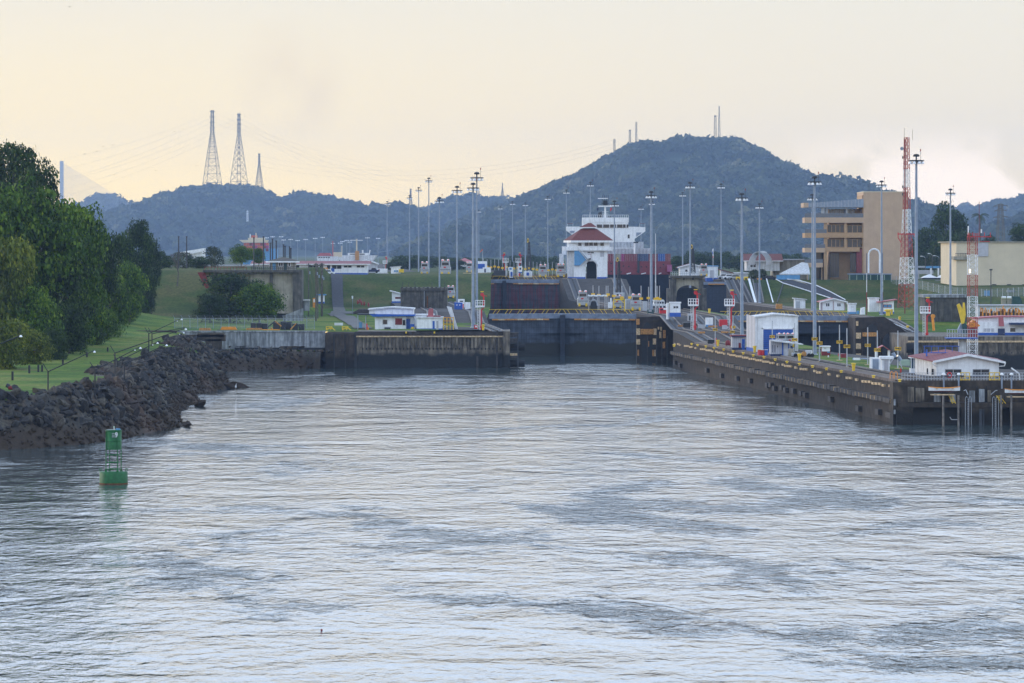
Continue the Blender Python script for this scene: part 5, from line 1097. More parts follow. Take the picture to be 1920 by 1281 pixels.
# --- white shed on the dock
d = 700
t_ = thing('lock_shed', 'tall white shed with big blue roller door on the centre dock', 'shed', (PX(1460, d), d + 3, 6.1))
xs0, xs1 = PX(1416, d), PX(1496.5, d); zb = 6.1
MB().prism([(xs0, zb), (xs1, zb), (xs1, PZ(592.5, d)), ((xs0 + xs1) / 2, PZ(589, d)), (xs0, PZ(594, d))], d, d + 11, M['white']).build('wall', parent=t_)
xL = PX(1399, d + 12)
MB().add([(xs0, d - .01, zb), (xL, d + 11, zb), (xL, d + 11, PZ(591, d)), (xs0, d - .01, PZ(594, d))], [(1, 0, 3, 2)], M['offwhite']).build('side_cladding', parent=t_)
MB().add([(xs0 - .03, d - .05, zb), (xL - .04, d + 11, zb), (xL - .04, d + 11, zb + .7), (xs0 - .03, d - .05, zb + .7)], [(1, 0, 3, 2)], M['blue']).build('base_band', parent=t_)
MB().pb(1431, 1487, 617.5, 663, d, .1, M['blue'], off=-.1).build('roller_door', parent=t_)
mb = MB()
for k in range(12): mb.box(PX(1431, d), PX(1487, d), d - .13, d - .1, zb + .3 + k * .36, zb + .34 + k * .36, M['navy'])
mb.build('door_slats', parent=t_)
mb = MB(); mb.pb(1428.5, 1431, 615, 663, d, .2, M['white'], off=-.2); mb.pb(1487, 1489.5, 615, 663, d, .2, M['white'], off=-.2); mb.pb(1428.5, 1489.5, 615, 617.5, d, .2, M['white'], off=-.2); mb.build('door_frame', parent=t_)
MB().pprism([(1415, 593.5), (1456, 588), (1498, 592), (1498, 594), (1456, 590.5), (1415, 596)], d - .4, 12, M['white2']).build('roof_edge', parent=t_)
for q in (1419, 1494): MB().pb(q, q + 1.3, 596, 663, d, .15, M['white2'], off=-.15).build('corner_trim', parent=t_)
t_ = bldg('booth', 'small booth with maroon roof edge and blue door against the tall white shed', 'booth', 1373, 1398, 631.5, 656, 715, 4, wall='offwhite', band=652, bandm='navy', roof='flat', rooff='dkred', oh=.25, doors=[(1391, 1396.5, 636, 656)])
MB().pb(1372.5, 1398, 630.5, 632.5, 714.6, .2, M['navy']).build('eave', parent=t_); MB().pb(1385, 1389, 643, 652, 714.8, .15, M['dkred']).build('red_hatch', parent=t_)
t_ = bldg('booth', 'grey corrugated booth with blue corner before the roller door', 'booth', 1445, 1468, 638, 671, 672, 4, wall='offwhite', band=664, bandm='navy', wins=[(1456, 1460, 647, 653, 1, 'offwhite', 'glass')])
MB().pb(1469, 1482, 641, 672, 672, 3, M['white']).build('side_panel', parent=t_); MB().pb(1466.5, 1469, 642, 672, 671.6, .3, M['blue']).build('corner_trim', parent=t_); MB().pb(1478, 1480, 643, 673, 671.4, .3, M['blue']).build('corner_trim', parent=t_)
MB().pprism([(1448, 638), (1506, 645), (1506, 647), (1448, 640)], 670.5, 5, M['white2']).build('roof', parent=t_)
for q in (1453, 1457.5): MB().pb(q - 5, q - 4, 647, 661, 671.9, .1, M['navy']).build('slot_window', parent=t_)
# near white house
d = 566
t_ = bldg('dock_house', 'white dock house with maroon gable roof and blue base at the right corner', 'house', 1754.5, 1873, 673, 713.5, d, 7.5, wall='white', band=711, roof=None)
zb = 6.12
for ch in list(t_.children): bpy.data.objects.remove(ch)
x0, x1 = PX(1755, d), PX(1873, d); xm = PX(1814, d); ze = PZ(675, d); zr = PZ(665, d)
MB().prism([(x0, zb), (x1, zb), (x1, ze), (xm, zr), (x0, ze)], d, d + 8, M['white']).build('wall', parent=t_)
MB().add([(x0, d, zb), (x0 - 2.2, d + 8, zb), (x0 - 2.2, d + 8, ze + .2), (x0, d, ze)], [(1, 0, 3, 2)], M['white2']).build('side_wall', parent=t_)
zl, zrr = PZ(677, d), PZ(678, d); e0, e1 = PX(1748, d), PX(1884, d)
MB().add([(e0, d - .8, zl), (xm, d - .8, zr + .12), (xm - 2.2, d + 8.8, zr + .55), (e0 - 2.6, d + 8.8, zl + .55), (e0, d - .8, zl - .12), (e0 - 2.6, d + 8.8, zl + .4)], [(0, 1, 2, 3), (4, 0, 3, 5)], M['maroon']).build('roof', parent=t_)
MB().add([(xm, d - .8, zr + .12), (e1, d - .8, zrr), (e1, d + 8.8, zrr + .2), (xm - 2.2, d + 8.8, zr + .55)], [(0, 1, 2, 3)], M['maroon']).build('roof', parent=t_)
MB().prism([(e0, zl - .28), (xm, zr - .2), (e1, zrr - .28), (e1, zrr + .02), (xm, zr + .15), (e0, zl + .02)], d - .95, d - .8, M['white']).build('fascia', parent=t_)
mb = MB(); mb.path([(PX(1746, d), d - .9, zl - .2), (PX(1750, d), d - .9, zl - .55), (x0 + .1, d - .2, zl - .8), (x0 + .1, d - .1, zb)], .07, M['white'], n=6); mb.path([(PX(1884, d), d - .9, zrr - .1), (PX(1882, d), d - .9, zrr - .6), (x1 - .1, d - .2, zrr - .7)], .07, M['white'], n=6); mb.build('gutter', parent=t_)
MB().box(x0 - .03, x1 + .03, d - .04, d + .3, zb, PZ(711.3, d), M['blue']).build('base_band', parent=t_)
window(t_, 1771.5, 1803, 692, 703.5, d, 2, 'ltsteel', 'glass', .08); window(t_, 1823.5, 1855.5, 692, 703.5, d, 2, 'ltsteel', 'glass', .08)
for q in (1743, 1749): MB().box(PX(q, d) - .1, PX(q, d) + .2, d + 3 - (q - 1743) * .4, d + 3.1 - (q - 1743) * .4, PZ(703, d), PZ(692, d), M['glass']).build('side_window', parent=t_)
# booths near the corner
t_ = bldg('booth', 'pale booth with grey recessed front beside the white dock booth', 'booth', 1632.5, 1651, 671, 699, 596, 2, wall='white', band=694.5, bandm='blue')
MB().pb(1636, 1647.5, 673.5, 694, 596, .1, M['steel'], off=-.05).build('recessed_panel', parent=t_)
t_ = bldg('booth', 'white louvred booth with overhanging top and light blue base', 'booth', 1653.5, 1668, 669, 703, 586, 2, wall='white', band=696.5, bandm='ltblue')
MB().pb(1651, 1676, 668.5, 673.5, 585.6, 2.8, M['white']).build('overhang', parent=t_)
for k in range(9): MB().pb(1657, 1665, 676 + k * 2.1, 677.2 + k * 2.1, 585.9, .08, M['offwhite']).build('louvre', parent=t_)
t_ = thing('gable_gate', 'small pink gable roof on white posts behind the booths', 'shelter', (PX(1657, 620), 620, 6.1)); d = 612
MB().pprism([(1645, 653.5), (1656, 647.6), (1671, 658), (1671, 659), (1656.5, 648.9), (1646, 655)], d, 2.5, M['pinkroof']).build('roof', parent=t_)
for a in (1641, 1665): MB().pb(a, a + 4, 657, 690, d + .5, .6, M['white']).build('post', parent=t_)
t_ = thing('glazed_booth', 'glazed white guard booth with light blue base beside the dock house', 'booth', (PX(1717, 580), 580, 6.1)); d = 580
MB().pb(1707.5, 1725.5, 691, 704, d, 2, M['white']).build('lower_wall', parent=t_); MB().pb(1707.2, 1725.8, 699, 704.2, d - .05, 2.1, M['ltblue']).build('base_band', parent=t_)
for a in (1708, 1713, 1723.5): MB().pb(a, a + 1.3, 672, 691, d, .12, M['white']).build('post', parent=t_)
MB().pb(1708, 1725, 672, 691, d + .1, 1.8, M['glassblue']).build('pane', parent=t_); MB().pb(1706.5, 1726.5, 670, 672, d - .3, 2.6, M['white2']).build('roof', parent=t_)
# booth beside the arch
t_ = bldg('booth', 'white and blue booth with dark grid window at the foot of the arch', 'booth', 1256.5, 1276, 569, 594, 852, 2.4, band=586.5, roof='flat', rooff='white', oh=.15, wins=[(1262, 1272.5, 573.5, 579, 2, 'white2', 'glass')])
mb = MB(); mb.tube((PX(1252, 853), 853, 9.3), (PX(1252, 853), 853, PZ(568, 853)), .32, M['white'], n=10); tag(mb.build('white_tank'), 'slim upright white tank left of the blue-based booth', 'tank')
# east quay building & tower
t_ = bldg('quay_office', 'long white and blue quay office under a faded red roof at the right edge', 'building', 1832, 1960, 604, 634, 818, 8, wall='white', band=624, bandm='blue', wins=[(1843, 1865, 615, 623.5, 3, 'white', 'offwhite'), (1893, 1905, 614, 623.5, 1, 'white', 'glass')], doors=[(1871, 1884, 616, 634, 'navy')])
MB().pprism([(1826, 604), (1832, 595), (1960, 594), (1960, 604)], 820, 6, M['white']).build('upper_wall', parent=t_)
MB().pprism([(1824, 596), (1880, 592.5), (1960, 593), (1960, 595), (1880, 594.5), (1824, 598)], 819, 8, M['pinkroof']).build('roof', parent=t_)
MB().pb(1895, 1960, 605.5, 609, 815, 3, M['navy']).build('awning', parent=t_); MB().pprism([(1873, 612), (1872, 594), (1881, 594), (1883, 612)], 817, .3, M['pinkroof']).build('roof_sign', parent=t_)
t_ = thing('concrete_tower', 'grey concrete tower block with stained face left of the white lattice mast', 'tower', (PX(1774, 870), 870, 8)); d = 870
MB().pb(1734, 1813, 558, 640, d, 10, M['concrete']).build('wall', parent=t_); MB().pb(1731, 1814, 552.5, 558, d - .5, 11, M['greywall']).build('rim', parent=t_)
for q in (1744, 1757, 1771, 1786, 1800): MB().pb(q, q + 1.5, 566, 640, d, .3, M['concrete'], off=-.3).build('rib', parent=t_)
t_ = bldg('shed_row', 'low weathered white sheds behind orange machinery at the right edge', 'shed', 1834, 1960, 574, 594, 880, 5, wall='white2', roof='flat', rooff='offwhite', oh=.4, wins=[(1838, 1845, 576, 580, 1), (1892, 1899, 576, 580, 1), (1901, 1908, 576, 580, 1)])
for i, q in enumerate((1878, 1888)):
    mb = MB(); dd = 925; mb.pb(q, q + 8, 561, 571, dd, 1, M['beigewall']); mb.tube((PX(q, dd), dd - .1, PZ(558, dd)), (PX(q + 8, dd), dd - .1, PZ(558, dd)), .3, M['white'], n=8); tag(mb.build('portable_cabin'), ['left of two beige portable cabins on the grass', 'right of two beige portable cabins, beside the green container'][i], 'cabin')
tag(MB().pprism([(1898, 571), (1898, 556), (1912, 556), (1916, 563), (1917, 571)], 925, 2, M['dkgreen']).build('green_container'), 'dark green container with sloped end beside the beige cabins', 'container')
tag(MB().pb(1846, 1856, 545, 556, 960, 1, M['ltblue']).build('electric_cabinet'), 'pale blue electric cabinet before the cream hall', 'cabinet')
tag(MB().pb(1889, 1903, 544, 556, 1000, 2, M['greywall']).build('generator_box'), 'grey generator box in front of the cream hall', 'generator')
# =====================================================================  HIGH MAST LIGHTS
def head_parts(par, z, r, n=8, detail=True, lamp='lampwhite'):
    s_ = r / 1.4
    mb = MB(); o = (0, 0, z)
    mb.lathe((0, 0, z - .05 * s_), [(r * .98, 0), (r * 1.02, .14 * s_), (r * .9, .2 * s_), (r * .3, .12 * s_), (.1, .1)], M['dksteel'], 14)
    mb.lathe((0, 0, z + .75 * s_), [(.05, .5 * s_), (.45 * s_, .42 * s_), (.62 * s_, .1 * s_), (.5 * s_, 0), (.05, 0)], M['dksteel'], 10)
    mb.tube((0, 0, z - .3), (0, 0, z + 1.0 * s_), .14 * s_, M['dksteel'], n=6)
    hd = mb.build('lamp_ring', parent=par)
    for k in range(n):
        a = 2 * math.pi * (k + .5) / n; x, y = r * .82 * math.cos(a), r * .82 * math.sin(a)
        MB().lathe((x, y, z - .55 * s_), [(.30 * s_, 0), (.33 * s_, .06), (.22 * s_, .34 * s_), (.08 * s_, .5 * s_)], M[lamp], 8).build('lamp', parent=hd)
    mb = MB(); mb.tube((r * .55, 0, z), (r * .55, 0, z + 2.1 * s_), .03 * s_, M['dksteel'], n=4); mb.tube((r * .55, 0, z + 1.7 * s_), (r * .55, 0, z + 2.1 * s_), .11 * s_, M['dkred'], n=6); mb.build('warning_lamp', parent=par)
    return hd
def high_mast(px, ytop, d, zb, label, r=1.4, rb=.33, hdet=True):
    x = PX(px, d); zt = PZ(ytop, d) - .8
    t_ = thing('high_mast_light', label, 'light mast', (x, d, zb), 'high mast lights over the locks')
    sv = ORG[t_]; ORG[t_] = Vector((0, 0, 0)); h = zt - zb
    mb = MB(); mb.tube((0, 0, 0), (0, 0, h), rb, M['steel'], rb * .5, n=10); mb.lathe((0, 0, 0), [(rb * 1.7, 0), (rb * 1.7, .15), (rb * 1.05, .2)], M['ltsteel'], 10); mb.build('pole', parent=t_)
    head_parts(t_, h, r); ORG[t_] = sv
    return t_
HM = [  # px, ytop, distance, base height, label, head radius, pole radius
 (887, 346, 857, 7.4, 'front tall light mast on the left quay before the red gate', 1.35, .36),
 (894, 328, 985, 9.8, 'tall light mast just right of the front left quay mast, head highest there', 1.7, .34),
 (857, 352, 1040, 9.8, 'light mast left of the twin quay masts against the ridge', 1.45, .3),
 (824, 372, 1120, 9.8, 'light mast over the grey concrete tower', 1.35, .26),
 (804, 335, 1330, 15.5, 'light mast with the highest head of the left plateau group', 1.3, .3),
 (785, 353, 1540, 15.4, 'light mast left of the highest plateau mast', 1.35, .3),
 (768, 368, 1740, 15.3, 'light mast overlapping the small far pylon', 1.4, .3),
 (726, 379, 1950, 15.3, 'leftmost plateau light mast, alone over the white office end', 1.4, .3),
 (898, 394, 2150, 15.2, 'small distant mast light showing right of the twin quay masts', 1.2, .26),
 (938, 388, 2100, 15.2, 'small distant mast light over the yellow gate machinery', 1.2, .26),
 (961, 379, 1990, 15.2, 'distant mast light above the left twin fire tower', 1.4, .28),
 (985, 381, 1850, 15.2, 'distant mast light left of the dark lattice boom', 1.3, .28),
 (1027, 369, 1680, 15.2, 'mast light left of the control house roof', 1.3, .28),
 (1062, 357, 1560, 15.2, 'mast light rising behind the left wing of the ship bridge', 1.3, .28),
 (1107, 343, 1500, 15.2, 'mast light rising over the control house mast', 1.35, .28),
 (1152, 378, 1010, 9.8, 'light mast in front of the ship and the control house corner', 1.2, .26),
 (1202, 388, 1850, 15.2, 'small mast light over the right wing of the ship bridge', 1.3, .28),
 (1221, 361, 905, 9.8, 'tall light mast before the maroon containers', 1.3, .36),
 (1222.5, 378, 1500, 15.2, 'mast light half hidden behind the mast before the containers', 1.2, .3),
 (1280, 362, 1500, 15.3, 'slender mast light left of the mast on the concrete arch', 1.3, .28),
 (1294, 344, 1075, 9.8, 'tall light mast rising through the concrete arch', 1.35, .3),
 (1352, 346, 1290, 15.3, 'dark slender light mast above the white and blue hall', 1.25, .26),
 (1391, 364, 760, 6.2, 'light mast left of the tall white shed', 1.22, .36),
 (1424, 383, 1150, 8.9, 'light mast over the steep striped ramps', 1.2, .3),
 (1523, 366, 990, 8.9, 'shorter of the two masts before the balconies, behind the nearer one', 1.3, .3),
 (1527.5, 333, 682, 6.1, 'nearer mast before the balconies carrying a yellow number plate', 1.2, .34),
 (1653, 341, 940, 8.8, 'light mast crossing the blank tan tower block', 1.25, .32),
 (1718, 292, 605, 6.1, 'tallest nearest light mast beside the striped radio tower', 1.2, .34),
 (1782, 356, 905, 8.6, 'light mast before the dark trees and the palm', 1.22, .3),
]
for q in HM: high_mast(*q)
# far small masts near the hill foot: white heads on hair-thin poles
for i, (px, y) in enumerate(((500, 446), (511, 444), (527, 444), (532, 450), (545, 449), (558, 451), (573, 449), (591, 447), (605, 445), (638, 456), (642, 453), (650, 451), (656, 454), (689, 446), (709, 447))):
    x = PX(px, 2800); z = PZ(y, 2800); mb = MB(); mb.tube((x, 2800, 14), (x, 2800, z), .16, M['steel'], n=4)
    for k in (-1.1, 0, 1.1): mb.lathe((x + k, 2800, z - .3), [(.42, 0), (.3, .5)], M['lampwhite'], 6)
    o = mb.build('high_mast_light', org=(x, 2800, 14)); tag(o, 'faint far light mast with white head below the left hill, %s from the left' % ORD[i], 'light mast', 'faint far light masts below the left hill')
# =====================================================================  LATTICE TOWERS
def lattice(mb, cx, cy, z0, z1, w0, w1, n, m, r=.12, mats=None, rot=R(12), legs=4, k_h=True, x_=True):
    def c_(z, i):
        w_ = (w0 + (w1 - w0) * (z - z0) / (z1 - z0)) / 2; a = rot + math.pi / 4 + i * 2 * math.pi / legs; q = w_ * 1.414; return (cx + q * math.cos(a), cy + q * math.sin(a), z)
    zs = [z0]; tot = sum(.9 ** i if w0 > w1 * 1.5 else 1 for i in range(n)); z = z0
    for i in range(n): z += (z1 - z0) * (.9 ** i if w0 > w1 * 1.5 else 1) / tot; zs.append(z)
    for j, (a, b_) in enumerate(zip(zs, zs[1:])):
        mm = mats(j, (a + b_) / 2) if mats else m
        for i in range(legs):
            k = (i + 1) % legs
            mb.tube(c_(a, i), c_(b_, i), r, mm, n=4, cap=False); mb.tube(c_(a, i), c_(b_, k), r * .6, mm, n=3, cap=False)
            if x_: mb.tube(c_(a, k), c_(b_, i), r * .6, mm, n=3, cap=False)
            if k_h: mb.tube(c_(b_, i), c_(b_, k), r * .7, mm, n=3, cap=False)
    return mb
def pylon(px, yt, yb, wpx, d, label, arms, r=.26, rot=R(20)):
    d *= FS; r *= FS
    x = PX(px, d); t_ = thing('power_pylon', label, 'pylon', (x, d, PZ(yb, d)), 'pylons on the far ridges')
    z0, z1 = PZ(yb + 6, d), PZ(yt + (yb - yt) * .28, d); zt = PZ(yt, d); w_ = wpx * d / F
    lattice(MB(), x, d, z0, z1, w_, w_ * .17, 9, M['lattice'], r, rot=rot).build('legs', parent=t_)
    mb = lattice(MB(), x, d, z1, zt, w_ * .17, w_ * .13, 5, M['lattice'], r, rot=rot)
    mb.build('top_cage', parent=t_)
    for k in range(arms):
        z = zt - (zt - z1) * (k + .2) / arms; MB().box(x - w_ * .16, x + w_ * .16, d - .8, d + .8, z - .5, z + .7, M['lattice']).build('cross_arm', parent=t_)
    return t_
pylon(398, 207, 355, 33, 3980, 'tall lattice pylon at left of the three on the ridge', 4)
pylon(448, 213, 352, 27, 4040, 'middle lattice pylon of the three, slightly shorter than the left one', 4, rot=R(38))
pylon(486, 288, 360, 16, 4100, 'short lattice pylon at right of the three on the ridge', 4, r=.22)
pylon(770, 354, 408, 12, 4200, 'small far pylon in the saddle between the hills', 3, r=.2)
pylon(898, 352, 372, 4, 4320, 'tiny pylon on the ridge right of the twin quay masts', 2, r=.18)
pylon(942, 343, 366, 5, 4330, 'tiny pylon on the ridge left of the big hill', 3, r=.18)
for i, (px, yt, yb, w_, d, lab, m_) in enumerate([(1152, 261, 286, 3.4, 3380, 'short triple-armed pylon on the left shoulder of the big hill', 'lattice'), (1181, 244, 273, 3.6, 3350, 'antenna mast with crown of dishes left of the hilltop', 'lattice'), (1193, 229, 268, 3, 3350, 'thin antenna mast beside the crowned mast on the hill', 'lattice'), (1341, 217, 268, 4.4, 3360, 'thicker antenna mast of the pair on the hilltop', 'lattice'), (1348.5, 199, 266, 4.4, 3360, 'tallest pointed antenna mast of the hilltop pair', 'lattice'), (464, 395, 412, 3, 3700, 'pair of pale panel antennas on the left hillside', 'white')]):
    d *= FS; x = PX(px, d); mb = MB(); z0, z1 = PZ(yb + 4, d), PZ(yt, d); lattice(mb, x, d, z0, z1, w_ * d / F, w_ * d / F * (.25 if i == 4 else .75), 10, M[m_], .2)
    if i in (1, 3):
        for a in range(5): mb.tube((x + 1.2 * math.cos(a), d + 1.2 * math.sin(a), z1 - 2), (x + 1.9 * math.cos(a * 1.3), d, z1 + .8), .35, M['dksteel'], n=5)
    if i == 0:
        for q in (.3, 3, 6): mb.box(x - 2.6, x + 2.6, d - .3, d + .3, z1 - q - .3, z1 - q + .2, M['lattice'])
    tag(mb.build('antenna_mast'), lab, 'antenna mast')
for i, (px, yt, yb) in enumerate([(1475, 300, 322), (1463, 301, 316), (1502, 317, 330)]):
    d = 3500 * FS; x = PX(px, d); mb = MB(); lattice(mb, x, d, PZ(yb + 3, d), PZ(yt, d), 2.2, 1.2, 5, M['lattice'], .14); mb.box(x - 4, x + 4, d, d + .3, PZ(yt + 3, d), PZ(yt + 3.8, d), M['lattice']); tag(mb.build('power_pylon'), ['faint pylon with wide arms on the right slope of the big hill', 'faint pylon just left of its twin on the right slope', 'smallest faint pylon low on the right slope'][i], 'pylon', 'pylons on the far ridges')
# grey transmission pylon on the right
d = 2450; x = PX(1876, d); t_ = thing('power_pylon', 'dark transmission pylon with drooping arms between palm and right frame edge', 'pylon', (x, d, 20), 'pylons on the far ridges')
lattice(MB(), x, d, 24, PZ(383, d), 5, 2.2, 8, M['lattice'], .17).build('legs', parent=t_)
for q, w_ in ((383, 4.6), (392, 4.0), (404, 4.6)):
    z = PZ(q, d); mb = MB(); mb.tube((x - w_, d, z - 1.4), (x, d, z + .3), .17, M['lattice'], n=4); mb.tube((x + w_, d, z - 1.4), (x, d, z + .3), .17, M['lattice'], n=4); mb.tube((x - w_, d, z - 1.4), (x + w_, d, z - .6), .14, M['lattice'], n=4); mb.build('cross_arm', parent=t_)
# power lines: sagging cables
def cable(name, label, pts, d0, d1, sag, r, m, cat='power line', group=None):
    mb = MB(); d0 *= FS; d1 *= FS; r *= 1.6
    for (a, b_), (c_, e_), s_ in pts:
        P = []
        for k in range(17):
            f = k / 16; d = d0 + (d1 - d0) * f; P.append((PX(a + (c_ - a) * f, d), d, PZ(b_ + (e_ - b_) * f + s_ * 4 * f * (1 - f), d)))
        mb.path(P, r, m, n=3)
    tag(mb.build(name), label, cat, group)
M['wire'] = mat('far_wire', (.22, .20, .16), .7)
for i in range(3):
    cable('power_line', 'thin cable running left from the pylon tops over the bridge', [((110, 300 + i * 20), (398, 213 + i * 8), 8)], 3600, 3980, 0, .085, M['wire'], group='cables between the pylons')
    cable('power_line', 'thin cable running left below the first set', [((130, 338 + i * 14), (448, 220 + i * 8), 9)], 3600, 4040, 0, .085, M['wire'], group='cables between the pylons')
    cable('power_line', 'thin cable drooping right from the pylons toward the saddle', [((448, 221 + i * 9), (770, 357 + i * 8), 14)], 4040, 4200, 0, .085, M['wire'], group='cables between the pylons')
    cable('power_line', 'thin cable drooping right from the short pylon to the hill', [((486, 293 + i * 9), (1152, 262 + i * 8), 42)], 4100, 3380, 0, .085, M['wire'], group='cables between the pylons')
    cable('power_line', 'thin cable sweeping from the tall pylons to the far side of the view', [((398, 210 + i * 9), (942, 345 + i * 7), 26)], 3980, 4330, 0, .085, M['wire'], group='cables between the pylons')
# cable-stayed bridge
d = 4300 * FS; t_ = thing('suspension_bridge', 'pale bridge pylon with fan of stay cables behind the left trees', 'bridge', (PX(115, d), d, 14))
MB().box(PX(112, d), PX(118.6, d), d, d + 8, 14, PZ(302, d), M['ltsteel']).build('pylon', parent=t_)
for k in range(34):
    f = k / 33; a = (PX(118, d), d + 2, PZ(306 + 62 * (1 - f), d)); e = (PX(140 + 150 * f, d), d + 2, PZ(412, d))
    mb = MB(); mb.tube(a, e, .3, M['ledge'], n=3); mb.build('stay_cable', parent=t_)
MB().box(PX(20, d), PX(330, d), d, d + 12, PZ(416, d), PZ(411, d), M['ltsteel']).build('deck', parent=t_)
# red and white radio tower
d = 950; t_ = thing('radio_tower', 'tall red and white striped radio tower with dish and whip antennas', 'radio tower', (PX(1700, d), d, 8.8)); x = PX(1700, d)
M['mred'] = mat('faded_mast_red', (.40, .055, .04), .6)
bands = [(577, 533, 'mred'), (533, 483, 'white'), (483, 438, 'mred'), (438, 393, 'white'), (393, 352, 'mred'), (352, 318, 'white2'), (318, 258, 'mred')]
def tw(y): return float(np.interp(y, [258, 393, 577], [9, 13, 31])) * d / F * .78
for a, b_, m_ in bands:
    n = max(2, int((a - b_) / 11)); lattice(MB(), x, d, PZ(a, d), PZ(b_, d), tw(a), tw(b_), n, M[m_], .075, rot=R(25)).build('mast_section', parent=t_)
MB().tube((x - .55, d - 1.2, 9), (x - .55, d - 1.2, PZ(262, d)), .14, M['dkred'], n=6).build('cable_ladder', parent=t_)
MB().tube((PX(1690, d), d - 1, PZ(279, d)), (PX(1690, d), d - 1.5, PZ(279, d)), .42, M['steel'], n=12).build('dish', parent=t_)
for q, w_ in ((293, .3), (348, .35), (362, .3)): MB().pb(1691, 1693, q, q + 5, d, .4, M['dksteel'], off=-1).build('panel_antenna', parent=t_)
for q, y in ((1695.5, 240), (1711, 243)): MB().tube((PX(q, d), d, PZ(263, d)), (PX(q, d), d, PZ(y, d)), .05, M['wire'], n=4).build('whip_antenna', parent=t_)
mb = MB(); mb.box(PX(1683, d), PX(1717, d), d - .1, d + .1, PZ(440, d), PZ(438, d), M['red']); mb.tube((PX(1684, d), d, PZ(446, d)), (PX(1684, d), d, PZ(436, d)), .1, M['red'], n=4); mb.tube((PX(1684, d), d, PZ(446, d)), (PX(1690, d), d, PZ(455, d)), .1, M['red'], n=4); mb.tube((PX(1714, d), d, PZ(444, d)), (PX(1714, d), d, PZ(438, d)), .08, M['red'], n=4); mb.build('side_bracket', parent=t_)
# second lattice mast behind the dock house
d = 640; t_ = thing('signal_mast', 'square red and white lattice signal mast with platform behind the dock house', 'signal mast', (PX(1824, d), d, 6)); x = PX(1823.5, d)
for a, b_, m_ in ((680, 634, 'white'), (634, 595, 'mred'), (595, 556, 'white'), (556, 516, 'mred'), (516, 478, 'white'), (478, 438, 'mred')): lattice(MB(), x, d, PZ(a, d), PZ(b_, d), 1.36, 1.36, 4, M[m_], .042, rot=R(8)).build('mast_section', parent=t_)
mb = MB(); mb.box(PX(1814, d), PX(1858, d), d - .6, d + .6, PZ(445, d), PZ(443.4, d), M['red'])
for q in (1815, 1823, 1835, 1845, 1856): mb.tube((PX(q, d), d - .6, PZ(444, d)), (PX(q, d), d - .6, PZ(436, d)), .05, M['red'], n=4)
mb.tube((PX(1836, d), d - .6, PZ(453, d)), (PX(1855, d), d - .6, PZ(453, d)), .05, M['red'], n=4); mb.build('top_platform', parent=t_)
MB().tube((PX(1815.5, d), d, PZ(440, d)), (PX(1815.5, d), d, PZ(424, d)), .1, M['white'], n=6).build('antenna', parent=t_); MB().tube((PX(1840, d), d, PZ(437, d)), (PX(1840, d), d, PZ(430, d)), .12, M['white'], n=6).build('antenna', parent=t_)
MB().tube((PX(1836, d), d, PZ(445, d)), (PX(1836, d), d, PZ(378, d)), .04, M['dkred'], n=4).build('whip_antenna', parent=t_)
MB().pb(1776, 1834, 633.5, 635.5, 632, 4, M['blue']).build('lower_platform', parent=t_)
mb = MB()
for k in range(13): q = 1776 + k * 4.8; mb.tube((PX(q, 632), 632, PZ(633.5, 632)), (PX(q, 632), 632, PZ(618, 632)), .05, M['ltsteel'], n=4)
for y in (618, 625.5): mb.tube((PX(1775, 632), 632, PZ(y, 632)), (PX(1834, 632), 632, PZ(y, 632)), .05, M['ltsteel'], n=4)
mb.build('railing', parent=t_)
MB().pb(1798, 1812, 635.5, 664, 634, 1.2, M['white2']).build('support_column', parent=t_)
tag(MB().tube((PX(1820, 632), 633, PZ(512, 632)), (PX(1820, 632), 633, PZ(505, 632)), .14, M['lampwarm'], n=6).build('lit_beacon'), 'lit orange beacon on the lattice signal mast', 'beacon')
# green and yellow arrow indicator
d = 760; t_ = thing('arrow_signal', 'big yellow lock arrow signal pointing up with green lower half', 'arrow signal', (PX(1808, d), d, 6.5))
MB().pprism([(1794, 572), (1799, 569), (1805, 580), (1806, 567), (1809, 568), (1811, 590), (1808, 606), (1803, 608), (1799, 590)], d, .4, M['yellow']).build('arrow_head', parent=t_)
MB().pprism([(1804, 608), (1810, 606), (1817, 614), (1815, 626), (1806, 625)], d, .4, M['dkgreen']).build('arrow_tail', parent=t_)
MB().pprism([(1796, 618), (1802, 606), (1808, 606), (1806, 626), (1796, 626)], d + .6, 1, M['steel']).build('pedestal', parent=t_)
tag(MB().pprism([(1812, 612), (1826, 600), (1838, 611), (1834, 613), (1816, 614)], 770, 3, M['orange']).pb(1816, 1832, 613, 632, 771, 2, M['dkred']).build('orange_shelter'), 'small shelter with bright orange roof behind the railing platform', 'shelter')
t_ = thing('fender_crane', 'orange fender arm with round head standing on the right wall', 'arm', (PX(1750, 800), 800, 6.6)); mb = MB(); mb.tube((PX(1751, 798), 798, PZ(620, 798)), (PX(1748.5, 798), 798, PZ(594, 798)), .28, M['orange'], n=6); mb.build('arm', parent=t_); MB().tube((PX(1749.5, 798), 797.6, PZ(593, 798)), (PX(1749.5, 798), 798.4, PZ(593, 798)), .42, M['orange'], n=12).build('round_head', parent=t_)
# orange machinery heap
random.seed(11); t_ = thing('machinery_row', 'row of orange valve machinery in front of the white sheds', 'machinery', (PX(1880, 868), 868, 7)); d = 868
for k in range(26):
    q = 1838 + k * 3.4; y = 590 - random.uniform(2, 10); mb = MB(); mb.pb(q, q + 2.6, y, 594, d, 1, M[['rust', 'orange', 'dksteel', 'timber'][k % 4]]); mb.tube((PX(q + 1, d), d, PZ(y, d)), (PX(q + random.uniform(-2, 3), d), d, PZ(y - random.uniform(3, 8), d)), .12, M['orange'], n=4); mb.build('valve', parent=t_)
